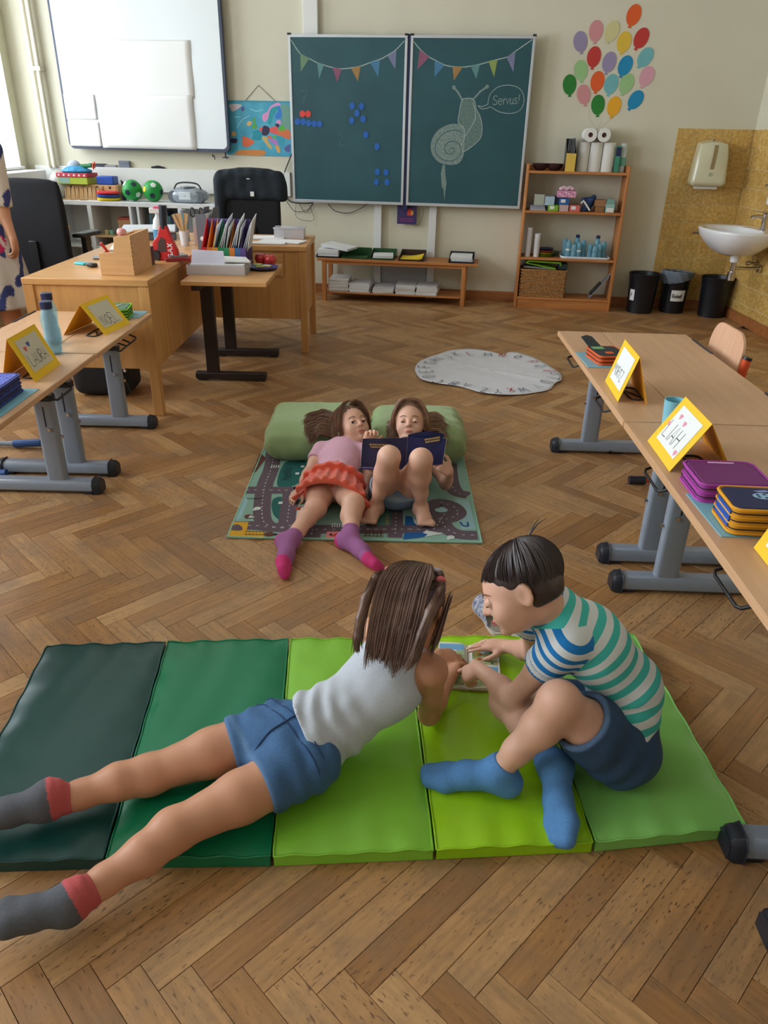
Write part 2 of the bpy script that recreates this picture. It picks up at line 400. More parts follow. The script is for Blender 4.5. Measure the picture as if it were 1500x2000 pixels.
def frame(f, u):
    f = nrm(f); r = nrm(np.cross(f, u)); u = nrm(np.cross(r, f)); return r, f, u
class Head:
    def __init__(s, c, f, u, sc=1.0): s.c = np.array(c, float); s.r, s.f, s.u = frame(f, u); s.s = sc; s.ax = np.array([s.r, s.f, s.u])
    def p(s, x, y, z): return s.c + s.s * (x * s.r + y * s.f + z * s.u)
    def skin(s, g):
        S_ = s.s; E = lambda c, r, k=.015, sub=False: g.ell(s.p(*c), [a * S_ for a in r], s.ax, k * S_, sub)
        E((0, -.014, .024), (.071, .088, .079)); E((0, .022, -.016), (.060, .060, .070), .03); E((0, .034, -.062), (.040, .038, .030), .03)
        for q in (-1, 1):
            E((q * .034, .052, -.034), (.024, .022, .024), .02)
            E((q * .029, .092, -.003), (.017, .014, .010), .012, True)
        g.cone(s.p(0, .078, .004), s.p(0, .094, -.024), .006 * S_, .0095 * S_, .01 * S_)
        for q in (-1, 1): E((q * .009, .086, -.027), (.007, .007, .006), .005)
        E((0, .077, -.050), (.019, .011, .0055), .006); E((0, .074, -.058), (.016, .011, .006), .006)
        E((0, .066, -.083), (.014, .014, .010), .014)
        for q in (-1, 1):
            w = s.p(q * .073, -.008, -.010)
            g.ell(w, [.007 * S_, .019 * S_, .030 * S_], np.array([nrm(s.r * q + s.f * .45), nrm(s.f - s.r * q * .45), s.u]), .006)
            g.ell(w + S_ * (s.r * q * .007 + s.f * .003), [.005 * S_, .011 * S_, .019 * S_], np.array([nrm(s.r * q + s.f * .45), nrm(s.f - s.r * q * .45), s.u]), .004, True)
    def face(s, parent, lids=.5, look=(0, 0), smile=0.0, skin=None):
        S_ = s.s; L = -Vector(parent.location) if parent.location.length else Vector((0, 0, 0))
        def put(mb, name, m, label=None):
            o = mb.build(name, m, parent, smooth=60); o.location = L; return o
        for q in (-1, 1):
            mb = MB(); mb.sphere(s.p(q * .029, .0735, -.002), .0115 * S_, 16, 10)
            e = put(mb, 'eye', eye_w)
            mb = MB(); mb.sphere(s.p(q * .029 + look[0], .0735 + .0062, -.002 + look[1]), .0062 * S_, 12, 8); i_ = mb.build('iris', eye_d, e, smooth=60)
            mb = MB(); R = Matrix([s.r, s.f, s.u]).transposed()
            c = s.p(q * .029, .0735, -.002); rr = .0128 * S_; vs = []; n = 14; mrow = 7
            a1 = math.radians(80 - 95 * lids)
            for j in range(mrow + 1):
                el = math.radians(80) + (a1 - math.radians(80)) * j / mrow
                for k in range(n + 1):
                    az = PI * k / n; vs.append(c + rr * (math.cos(el) * math.cos(az) * s.r + math.cos(el) * math.sin(az) * s.f + math.sin(el) * s.u))
            fs = [(j * (n + 1) + k, j * (n + 1) + k + 1, (j + 1) * (n + 1) + k + 1, (j + 1) * (n + 1) + k) for j in range(mrow) for k in range(n)]
            mb.add(vs, fs); put(mb, 'eyelid', skin or skin_m)
            mb = MB(); pts = [c + (rr + .0008) * (math.cos(a1) * math.cos(az) * s.r + math.cos(a1) * math.sin(az) * s.f + math.sin(a1) * s.u) for az in [PI * (k + 2) / 14 for k in range(11)]]
            mb.tube(pts, [.0004] + [.0013 * S_] * 9 + [.0004], 5); put(mb, 'eyelash', eye_d)
            mb = MB(); mb.tube([s.p(q * .014, .0835, .017), s.p(q * .024, .0825, .0215), s.p(q * .036, .0755, .0205), s.p(q * .045, .066, .015)], [.0018 * S_, .0024 * S_, .002 * S_, .001 * S_], 6, flat=.6)
            put(mb, 'eyebrow', brow_m)
        mb = MB()
        for dz, rr in ((-.0508, .0042), (-.0565, .0048)):
            mb.tube([s.p(x, .0860 - 14 * x * x, dz + smile * 12 * x * x + (0.0006 if abs(x) < .004 and dz > -.052 else 0)) for x in (-.017, -.012, -.006, 0, .006, .012, .017)], [a * S_ for a in (.001, rr * .7, rr * .9, rr, rr * .9, rr * .7, .001)], 8, flat=.6)
        put(mb, 'lips', lip_m)
def limb(g, pts, rs, k=.02):
    for a, b, ra, rb in zip(pts[:-1], pts[1:], rs[:-1], rs[1:]): g.cone(a, b, ra, rb, k)
def leg(g, hip, knee, ankle, s=1.0, bend=None):
    hip, knee, ankle = map(lambda v: np.array(v, float), (hip, knee, ankle))
    d1 = knee - hip; d2 = ankle - knee; back = nrm(d1) - nrm(d2)   # points away from the knee fold (towards the shin front)
    back = back if np.linalg.norm(back) > .15 else (np.array(bend, float) if bend is not None else np.array([0, 0, -.0]))
    back = nrm(back) if np.linalg.norm(back) > 1e-6 else back * 0
    g.cone(hip, hip + d1 * .5, .066 * s, .057 * s, .02); g.cone(hip + d1 * .5, knee, .057 * s, .042 * s, .02)
    st = np.linalg.norm(nrm(d1) - nrm(d2)) < .3
    g.ell(knee + back * (.0 if st else .004), [(.0405 if st else .043) * s] * 3, None, .02)
    c = knee + d2 * .30 - back * (.006 if st else .012); k3 = .0408 if st else .0435; g.cone(knee, c, .0402 * s, k3 * s, .03); g.cone(c, knee + d2 * .68, k3 * s, .031 * s, .02); g.cone(knee + d2 * .68, ankle, .031 * s, .0255 * s, .02)
def foot(g, ankle, toe, up, s=1.0, inf=0.0, bare=False, side=1):
    """ankle joint; toe = tip of the big toe side; up = instep direction"""
    ankle = np.array(ankle, float); toe = np.array(toe, float); f = nrm(toe - ankle); r = nrm(np.cross(f, up)); u = nrm(np.cross(r, f))
    L = np.linalg.norm(toe - ankle); i = inf
    heel = ankle - f * .022 * s - u * .028 * s
    g.ell(heel, [.026 * s + i, .030 * s + i, .026 * s + i], np.array([r, f, u]), .02)
    g.cone(ankle, heel, .027 * s + i, .024 * s + i, .02)
    mid = ankle + f * L * .45 - u * .020 * s; ball = ankle + f * L * .74 - u * .034 * s
    g.cone(ankle, mid, .027 * s + i, .026 * s + i, .025); g.cone(heel, mid, .022 * s + i, .022 * s + i, .02)
    for q in (-1, 1):
        g.cone(mid + q * r * .006, ball + q * r * .018 * s, .02 * s + i, .0165 * s + i, .02)
    if bare:
        for n in range(5):
            x = (-.028 + .0145 * n) * side; rr = (.0135 if n == 0 else .0098 - .0006 * n) * s
            ln = (.24, .25, .22, .19, .15)[n] * L
            a = ball + r * x * s * .95 - f * .01; b = a + f * (ln + .004) + u * (.004)
            g.cone(a, b, rr * 1.0, rr * .95, .002)
            g.ell(b, [rr * 1.08] * 3, None, .003)
    else:
        tip = ankle + f * L * .98 - u * .036 * s
        for q, dd in ((-1, .0), (1, -.016)): g.cone(ball + q * r * .017 * s, tip + q * r * .013 * s + f * dd * q * side * .5, .0185 * s + i, .016 * s + i, .018)
def hand(g, wrist, d, pn, thumb, s=.85, curl=(.4, .4, .45, .5), spread=.1, tcurl=.4, inf=0):
    """d: towards the fingers, pn: palm normal (the way fingers curl), thumb: side of the thumb"""
    w = np.array(wrist, float); d = nrm(d); pn = nrm(np.array(pn) - d * (np.array(pn) @ d)); l = nrm(np.cross(d, pn))
    if l @ np.array(thumb) < 0: l = -l
    ks = []
    for n in range(4):
        x = (.024 - .0155 * n) * s; kp = w + d * (.058, .062, .059, .052)[n] * s + l * x
        ks.append(kp); g.cone(w + l * x * .6 + d * .006, kp, .0125 * s, .0098 * s, .012)
    g.ell(w + d * .035 * s + pn * .003, [.030 * s, .033 * s, .0125 * s], np.array([l, d, pn]), .01)
    tips = []
    for n in range(4):
        ang = 0; p = ks[n]; a0 = spread * (1.2 - .8 * n)
        dd = nrm(d + l * a0)
        for j, ln in enumerate((.034, .022, .018)):
            ang += curl[n] * (.8, 1.1, .8)[j]
            q = p + s * ln * (1, 1.06, .98, .8)[n] * (math.cos(ang) * dd + math.sin(ang) * pn)
            r0 = (.0083, .0074, .0067)[j] * s; r1 = (.0074, .0067, .0058)[j] * s
            g.cone(p, q, r0, r1, .003); p = q
        tips.append((p, dd))
    t0 = w + d * .014 * s + l * .018 * s; t1 = t0 + s * .034 * nrm(l * .75 + d * .6 + pn * .3)
    t2 = t1 + s * .026 * nrm(l * (.5 - tcurl * .4) + d * .8 + pn * tcurl); t3 = t2 + s * .020 * nrm(l * (.2 - tcurl * .5) + d * .9 + pn * tcurl * 1.2)
    g.cone(t0, t1, .013 * s, .0105 * s, .012); g.cone(t1, t2, .0098 * s, .0086 * s, .004); g.cone(t2, t3, .0086 * s, .0068 * s, .003)
def strands(name, guides, m, parent, n=40, spread=.012, r=.0016, seg=4, steps=5, tipf=.6, jit=.15, loc=None, kind='stuff', endj=True):
    """hair strands around guide curves given in world coordinates; each guide is (points, count, spread)"""
    mb = MB(); rnd = random.Random(3)
    for gd in guides:
        pts, cnt, sp = gd if isinstance(gd, tuple) and len(gd) == 3 else (gd, n, spread)
        P = catmull(pts, steps); m_ = len(P)
        for _ in range(cnt):
            o = Vector((rnd.gauss(0, 1), rnd.gauss(0, 1), rnd.gauss(0, 1))); o = o.normalized() * rnd.uniform(.3, 1) * sp
            o2 = Vector((rnd.gauss(0, 1), rnd.gauss(0, 1), rnd.gauss(0, 1))) * sp * jit * 2
            a = 0 if rnd.random() < .8 else rnd.randint(0, max(0, m_ // 4)); b = m_ - (rnd.randint(0, max(1, m_ // 7)) if endj else 0)
            q = []
            for i in range(a, b):
                t = i / (m_ - 1); wv = math.sin(t * 5 + o.x * 300) * sp * .05
                q.append(P[i] + o * (1 - (1 - tipf) * t) + o2 * t * t + Vector((wv, wv, 0)))
            if len(q) < 3: continue
            rr = r * rnd.uniform(.7, 1.4)
            mb.tube(q, [rr * min(1, .15 + 2.2 * min(i, len(q) - 1 - i) / (len(q) - 1)) + .0001 for i in range(len(q))], seg, cap=True)
    o = mb.build(name, m, parent, smooth=80)
    if loc is not None: o.location = loc
    if kind: o['kind'] = kind
    return o

# ------------------------------------------------------------ the room
cream = mat('wall_paint_cream', rgb(215, 210, 190), .85, noise=.05, nscale=2, bump=.15, bscale=120)
olive = mat('wall_paint_cool', rgb(206, 204, 180), .85, noise=.05, nscale=2, bump=.15, bscale=120)
white_p = mat('white_paint', rgb(225, 225, 222), .55)
white_lac = mat('white_lacquer', rgb(222, 224, 226), .35)
ceil_m = mat('ceiling_paint', rgb(232, 230, 222), .9)
grey_joint = mat('tile_grout', rgb(214, 200, 156), .8)
base_w = wood('baseboard_wood', rgb(176, 112, 62), rgb(140, 84, 46))
paper = mat('paper_white', rgb(228, 228, 228), .7, noise=.03, nscale=6)
black_p = mat('black_plastic', rgb(24, 26, 32), .4); black_fab = mat('black_fabric', rgb(20, 21, 27), .9, noise=.3, nscale=200)
chrome = mat('chrome', rgb(200, 200, 205), .15, metal=1.0); steel = mat('brushed_steel', rgb(150, 150, 155), .35, metal=.8)
navy = mat('navy_plastic', rgb(26, 40, 82), .4)
def plainmat(name, r, g, b, rough=.55, **k): return mat(name, rgb(r, g, b), rough, **k)

WA = math.atan(-.13); WN = math.sqrt(1 + .13 ** 2)
def wpt(s, d=0.0, z=0.0): return (s * 1 / WN - .13 / WN * d, 7.737 - .13 * s / WN - d / WN, z)   # point s metres along the back wall, d out from it
def wthing(name, label, cat, s, d=0.0, z=0.0, group=None): return thing(name, label, cat, wpt(s, d, z), WA, group)

# floor: herringbone parquet, planks .4066 x .0704 m laid at 45 degrees
PL, PW = .4066, .0704
def parquet_mat(name, single):
    m = bpy.data.materials.new(name); m.use_nodes = True; nt = m.node_tree; N = nt.nodes; L = nt.links; p = N['Principled BSDF']
    uv = N.new('ShaderNodeUVMap'); uv.uv_map = 'UVMap'
    if single: rn = N.new('ShaderNodeObjectInfo'); R = rn.outputs['Random']
    else: rn = N.new('ShaderNodeAttribute'); rn.attribute_name = 'rnd'; R = rn.outputs['Fac']
    def math_(op, a, b):
        n = N.new('ShaderNodeMath'); n.operation = op
        for i, x in enumerate((a, b)):
            if isinstance(x, (int, float)): n.inputs[i].default_value = x
            else: L.new(x, n.inputs[i])
        return n.outputs[0]
    cb = N.new('ShaderNodeCombineXYZ'); L.new(math_('MULTIPLY', R, 37.0), cb.inputs[0]); L.new(math_('MULTIPLY', R, 91.0), cb.inputs[1])
    va = N.new('ShaderNodeVectorMath'); va.operation = 'ADD'; L.new(uv.outputs[0], va.inputs[0]); L.new(cb.outputs[0], va.inputs[1])
    mp = N.new('ShaderNodeMapping'); mp.inputs['Scale'].default_value = (5, 70, 1); L.new(va.outputs[0], mp.inputs[0])
    n1 = N.new('ShaderNodeTexNoise'); n1.inputs['Scale'].default_value = 1.0; n1.inputs['Detail'].default_value = 6; L.new(mp.outputs[0], n1.inputs[0])
    mp2 = N.new('ShaderNodeMapping'); mp2.inputs['Scale'].default_value = (45, 160, 1); L.new(va.outputs[0], mp2.inputs[0])
    n2 = N.new('ShaderNodeTexNoise'); n2.inputs['Scale'].default_value = 1.0; n2.inputs['Detail'].default_value = 3; L.new(mp2.outputs[0], n2.inputs[0])
    # plank colour by random
    cr = N.new('ShaderNodeValToRGB'); cr.color_ramp.elements[0].color = rgb(152, 108, 64); cr.color_ramp.elements[1].color = rgb(190, 148, 100)
    e = cr.color_ramp.elements.new(.35); e.color = rgb(170, 123, 74); e = cr.color_ramp.elements.new(.7); e.color = rgb(184, 140, 92)
    r2 = math_('FRACT', math_('MULTIPLY', R, 17.31), 0); L.new(r2, cr.inputs[0])
    gr = N.new('ShaderNodeMapRange'); gr.inputs[1].default_value = .35; gr.inputs[2].default_value = .65; gr.inputs[3].default_value = .80; gr.inputs[4].default_value = 1.08; L.new(n1.outputs['Fac'], gr.inputs[0])
    mx = N.new('ShaderNodeMix'); mx.data_type = 'RGBA'; mx.blend_type = 'MULTIPLY'; mx.inputs[0].default_value = 1; L.new(cr.outputs[0], mx.inputs[6])
    L.new(gr.outputs[0], mx.inputs[7])
    # dark wear flecks
    fk = N.new('ShaderNodeMapRange'); fk.inputs[1].default_value = .58; fk.inputs[2].default_value = .68; fk.inputs[3].default_value = 0; fk.inputs[4].default_value = .85; L.new(n2.outputs['Fac'], fk.inputs[0])
    geo = N.new('ShaderNodeNewGeometry'); n3 = N.new('ShaderNodeTexNoise'); n3.inputs['Scale'].default_value = 2.2; n3.inputs['Detail'].default_value = 4; L.new(geo.outputs['Position'], n3.inputs[0])
    wr = N.new('ShaderNodeMapRange'); wr.inputs[1].default_value = .34; wr.inputs[2].default_value = .56; L.new(n3.outputs['Fac'], wr.inputs[0])
    fm = math_('MULTIPLY', fk.outputs[0], wr.outputs[0])
    m2 = N.new('ShaderNodeMix'); m2.data_type = 'RGBA'; L.new(fm, m2.inputs[0]); L.new(mx.outputs[2], m2.inputs[6]); m2.inputs[7].default_value = rgb(72, 48, 30)
    # greyish worn patches
    n4 = N.new('ShaderNodeTexNoise'); n4.inputs['Scale'].default_value = 5; n4.inputs['Detail'].default_value = 7; n4.inputs['Roughness'].default_value = .7; L.new(geo.outputs['Position'], n4.inputs[0])
    w4 = N.new('ShaderNodeMapRange'); w4.inputs[1].default_value = .46; w4.inputs[2].default_value = .68; w4.inputs[4].default_value = .6; L.new(n4.outputs['Fac'], w4.inputs[0])
    m3 = N.new('ShaderNodeMix'); m3.data_type = 'RGBA'; L.new(w4.outputs[0], m3.inputs[0]); L.new(m2.outputs[2], m3.inputs[6]); m3.inputs[7].default_value = rgb(128, 104, 82)
    L.new(m3.outputs[2], p.inputs['Base Color'])
    rr = N.new('ShaderNodeMapRange'); rr.inputs[3].default_value = .30; rr.inputs[4].default_value = .52; L.new(n4.outputs['Fac'], rr.inputs[0]); L.new(rr.outputs[0], p.inputs['Roughness'])
    bp = N.new('ShaderNodeBump'); bp.inputs['Strength'].default_value = .25; bp.inputs['Distance'].default_value = .001; L.new(n1.outputs['Fac'], bp.inputs['Height']); L.new(bp.outputs[0], p.inputs['Normal'])
    return m
pm1 = parquet_mat('parquet_plank', True); pm2 = parquet_mat('parquet_plank_far', False)
def plank_geo():
    g, b = .0005, .0006
    o = [(g, g), (PL - g, g), (PL - g, PW - g), (g, PW - g)]; i = [(g + b, g + b), (PL - g - b, g + b), (PL - g - b, PW - g - b), (g + b, PW - g - b)]
    v = [(x, y, -.012) for x, y in o] + [(x, y, -.001) for x, y in o] + [(x, y, 0) for x, y in i]
    f = [(8, 9, 10, 11)] + [(k, (k + 1) % 4, 4 + (k + 1) % 4, 4 + k) for k in range(4)] + [(4 + k, 4 + (k + 1) % 4, 8 + (k + 1) % 4, 8 + k) for k in range(4)]
    return v, f
fl = MB().bx(-3.7, 3.25, -1.65, 8.35, -.06, -.008).build('floor', plainmat('floor_gap', 52, 36, 24, .9)); tag(fl, kind='structure')
pv, pf = plank_geo()
pme = bpy.data.meshes.new('plank'); pme.from_pydata(pv, [], pf); pme.materials.append(pm1)
u = pme.uv_layers.new(name='UVMap')
for lo_ in pme.loops: c = pme.vertices[lo_.vertex_index].co; u.data[lo_.index].uv = (c.x, c.y)
c45 = math.cos(PI / 4); planks = []
ox, oy = .191 - PW * c45, .8375 + PW * c45
for i in range(-140, 160):
    for j in range(-16, 18):
        # lattice (w,-w) and (L,L) in plank axes
        a = i * PW + j * PL; b_ = -i * PW + j * PL
        for kind in (0, 1):
            if kind == 0: px, py, ang = a, b_ - PW, 45
            else: px, py, ang = a + PL + PW, b_ - PW, 135     # second set turned a quarter
            X = ox + (px - py) * c45; Y = oy + (px + py) * c45
            an = math.radians(ang); cx = X + math.cos(an) * PL / 2 - math.sin(an) * PW / 2; cy = Y + math.sin(an) * PL / 2 + math.cos(an) * PW / 2
            if -3.66 < cx < 3.2 and -1.6 < cy < 8.2: planks.append((cx, cy, X, Y, an))
def plank_vis(c):
    x, y = c[0], c[1]
    if y < .40: return 1e9
    zc = y * math.cos(math.radians(26.9)) + 1.45 * math.sin(math.radians(26.9))
    if abs(x) > zc * .56: return 1e9
    if -1.0 < x < .80 and 1.15 < y < 1.85 and y < 1.8: return 1e9 if (-.95 + (1.8 - y) * .1 < x < .75) else y
    if -.55 < x < .33 and 2.7 < y < 3.5: return 1e9
    return y
planks.sort(key=plank_vis)
for c in planks[:300]:
    o = bpy.data.objects.new('plank', pme); COL.objects.link(o); o.parent = fl; o.location = (c[2], c[3], random.uniform(-.0004, .0003)); o.rotation_euler = (0, 0, c[4])
rest = planks[300:]; V = np.array(pv); allv = []; allf = []; uvs = []; rn_ = []
for k, c in enumerate(rest):
    ca, sa = math.cos(c[4]), math.sin(c[4]); allv += [(c[2] + x * ca - y * sa, c[3] + x * sa + y * ca, z) for x, y, z in pv]; b0 = 12 * k
    for f in pf: allf.append(tuple(b0 + q for q in f)); uvs += [(pv[q][0], pv[q][1]) for q in f]; rn_.append(random.Random(k * 7 + 1).random())
me = bpy.data.meshes.new('parquet_planks'); me.from_pydata(allv, [], allf); me.materials.append(pm2)
u = me.uv_layers.new(name='UVMap'); u.data.foreach_set('uv', np.array(uvs, np.float32).ravel())
at = me.attributes.new('rnd', 'FLOAT', 'FACE'); at.data.foreach_set('value', np.array(rn_, np.float32))
o = bpy.data.objects.new('parquet_planks', me); COL.objects.link(o); o.parent = fl; o['kind'] = 'stuff'

# walls
wbk = MB().bx(-3.72, 3.22, 0, .3, 0, 3.4).build('wall_back', cream); wbk.location = wpt(0); wbk.rotation_euler = (0, 0, WA); tag(wbk, kind='structure')
wr_ = MB().bx(3.17, 3.5, -1.6, 7.6, 0, 3.4).build('wall_right', cream); tag(wr_, kind='structure')
wf = MB().bx(-3.7, 3.3, -1.9, -1.6, 0, 3.4).build('wall_front', cream); tag(wf, kind='structure')
ce = MB().bx(-4.1, 3.5, -1.9, 8.5, 3.4, 3.6).build('ceiling', ceil_m); tag(ce, kind='structure')
wl = MB(); ys = [-1.6] + [v for w in WINS for v in w] + [8.3]
for i in range(0, len(ys), 2): wl.bx(-4.1, -3.66, ys[i], ys[i + 1], 0, 3.4)
for y0, y1 in WINS: wl.bx(-4.1, -3.66, y0, y1, 0, 1.09); wl.bx(-4.1, -3.66, y0, y1, 3.05, 3.4)
wl = wl.build('wall_left', olive); tag(wl, kind='structure')
pane_m = glassy('window_glass', (1, 1, 1, 1), .02, .93)
for i, (y0, y1) in enumerate(WINS):
    w = MB(); 
    for a, b in ((y0, y0 + .06), ((y0 + y1) / 2 - .045, (y0 + y1) / 2 + .045), (y1 - .06, y1)): w.bx(-4.06, -3.98, a, b, 1.09, 3.05)
    for a, b in ((1.09, 1.16), (2.45, 2.53), (2.99, 3.05)): w.bx(-4.055, -3.985, y0 + .06, y1 - .06, a, b)
    w = w.build('window_%d' % (i + 1), white_p, bev=.004); tag(w, kind='structure')
    MB().bx(-4.03, -4.024, y0 + .06, y1 - .06, 1.16, 2.99).build('pane', pane_m, w)
    MB().bx(-4.0, -3.62, y0, y1, 1.085, 1.11).build('sill', white_p, w, bev=.004)
# white ledge boards of the left wall and the back wall
le = MB().bx(-3.66, -3.42, 5.2, 8.05, .93, 1.08).build('trim_1', white_p, bev=.004); tag(le, kind='structure')
le = MB().bx(-3.60, -.98, -.035, 0, .90, 1.115).build('trim_2', white_p, bev=.004); le.location = wpt(0); le.rotation_euler = (0, 0, WA); tag(le, kind='structure')
# baseboards
def bbw(n, s0, s1): o = MB().bx(s0, s1, -.022, 0, 0, .088).build('baseboard_' + n, base_w, bev=.003); o.location = wpt(0); o.rotation_euler = (0, 0, WA); tag(o, kind='structure')
bbw('back', -3.5, 2.52)
o = MB().bx(3.148, 3.17, -1.5, 7.3, 0, .088).build('baseboard_right', base_w, bev=.003); tag(o, kind='structure')
o = MB().bx(-3.66, -3.64, -1.5, 8.1, 0, .088).build('baseboard_left', base_w, bev=.003); tag(o, kind='structure')
bbw('corner', 2.52, 3.15)
# ochre wall tiles
tm = bpy.data.materials.new('ochre_tile'); tm.use_nodes = True; nt = tm.node_tree; N = nt.nodes; p = N['Principled BSDF']; p.inputs['Roughness'].default_value = .22
oi = N.new('ShaderNodeObjectInfo'); tcn = N.new('ShaderNodeNewGeometry'); nz = N.new('ShaderNodeTexNoise'); nz.inputs['Scale'].default_value = 45; nz.inputs['Detail'].default_value = 5
nt.links.new(tcn.outputs['Position'], nz.inputs[0]); cr = N.new('ShaderNodeValToRGB'); cr.color_ramp.elements[0].position = .35; cr.color_ramp.elements[1].position = .65
cr.color_ramp.elements[0].color = rgb(186, 146, 76); cr.color_ramp.elements[1].color = rgb(214, 178, 106); nt.links.new(nz.outputs['Fac'], cr.inputs[0])
hs = N.new('ShaderNodeHueSaturation'); mr = N.new('ShaderNodeMapRange'); mr.inputs[3].default_value = .88; mr.inputs[4].default_value = 1.08
nt.links.new(oi.outputs['Random'], mr.inputs[0]); nt.links.new(mr.outputs[0], hs.inputs['Value']); nt.links.new(cr.outputs[0], hs.inputs['Color']); nt.links.new(hs.outputs[0], p.inputs['Base Color'])
def tilemesh(w):
    m = MB(); a = .0016; b = .0025; h = .0035
    m.add([(a, 0, a), (w - a, 0, a), (w - a, 0, .155 - a), (a, 0, .155 - a), (a + b, -h, a + b), (w - a - b, -h, a + b), (w - a - b, -h, .155 - a - b), (a + b, -h, .155 - a - b)],
          [(4, 5, 6, 7), (0, 1, 5, 4), (1, 2, 6, 5), (2, 3, 7, 6), (3, 0, 4, 7)])
    return m.mesh('tile', tm)
t155 = tilemesh(.155); bk = MB().bx(2.545, 3.2, -.002, 0, .088, 1.557).build('tile_backing', grey_joint, wbk)
halves = {}
for r in range(10):
    z = 1.557 - .155 * (r + 1); z0 = max(z, .09)
    off = (0, .03, .07, .01, .05, .02, .06, .04, .0, .03)[r]
    xs = [2.545] + [2.545 + off + .155 * k for k in range(1, 5) if 2.545 + off + .155 * k < 3.17] + [3.192]
    if off > 0: xs.insert(1, 2.545 + off) if off > .02 else None
    for a, b in zip(xs[:-1], xs[1:]):
        wd_ = round(b - a, 3)
        if wd_ < .012: continue
        if wd_ not in halves: halves[wd_] = t155 if abs(wd_ - .155) < .002 else tilemesh(wd_)
        o = bpy.data.objects.new('tile', halves[wd_]); COL.objects.link(o); o.parent = wbk; o.location = (a, -.002, z); 
MB().bx(3.168, 3.17, 5.55, 7.32, .088, 1.557).build('tile_backing', grey_joint, wr_)
for r in range(10):
    z = 1.557 - .155 * (r + 1); off = (0, .05, .11, .03, .08, .02, .12, .06, .0, .04)[r]
    for k in range(12):
        y = 7.325 + .155 - off - .155 * k
        o = bpy.data.objects.new('tile', t155); COL.objects.link(o); o.parent = wr_; o.location = (3.168, y, z); o.rotation_euler = (0, 0, -PI / 2)
# pipe in the corner and the white conduit above the board
pi_ = wthing('heating_pipe', 'pair of thin cream heating pipes running down the wall beside the window', 'pipe', -3.4, .06)
for dx in (-.028, .028): MB().cyl((dx, 0, 1.1), (dx, 0, 3.4), .02, seg=16).build('pipe', cream, pi_, smooth=60)
MB().bx(-.06, .06, -.03, .055, 1.93, 1.965).cyl((-.09, 0, 1.95), (-.05, 0, 1.95), .006, seg=8).build('pipe_clamp', cream, pi_, bev=.003)
cb_ = MB().bx(-.067, .067, -.05, 0, 2.2, 3.4).build('trim_3', white_p, bev=.004); cb_.location = wpt(-.745); cb_.rotation_euler = (0, 0, WA); tag(cb_, kind='structure')

# ------------------------------------------------------------ wood and metal of the furniture
beech = wood('beech_laminate', rgb(212, 170, 132), rgb(200, 156, 118), .38, axis=1)
beech_e = wood('beech_edge', rgb(216, 172, 132), rgb(196, 150, 110), .45, axis=1)
oak = wood('desk_oak_veneer', rgb(212, 158, 96), rgb(190, 136, 78), .4, axis=2)
oak_t = wood('desk_oak_top', rgb(214, 162, 104), rgb(196, 142, 84), .35, axis=0)
pine = wood('shelf_pine', rgb(196, 130, 70), rgb(166, 102, 52), .5, axis=2)
pine_h = wood('shelf_pine_board', rgb(196, 130, 70), rgb(166, 102, 52), .5, axis=0)
grey_met = plainmat('grey_painted_steel', 136, 146, 160, .32, spec=.6)
darkcap = plainmat('dark_plastic_cap', 30, 36, 48, .4)
brown_met = plainmat('brown_black_steel', 40, 28, 28, .4)
orange_p = plainmat('orange_plastic', 214, 78, 32, .4)
ply = wood('beech_plywood', rgb(226, 180, 148), rgb(212, 164, 130), .4, axis=2)

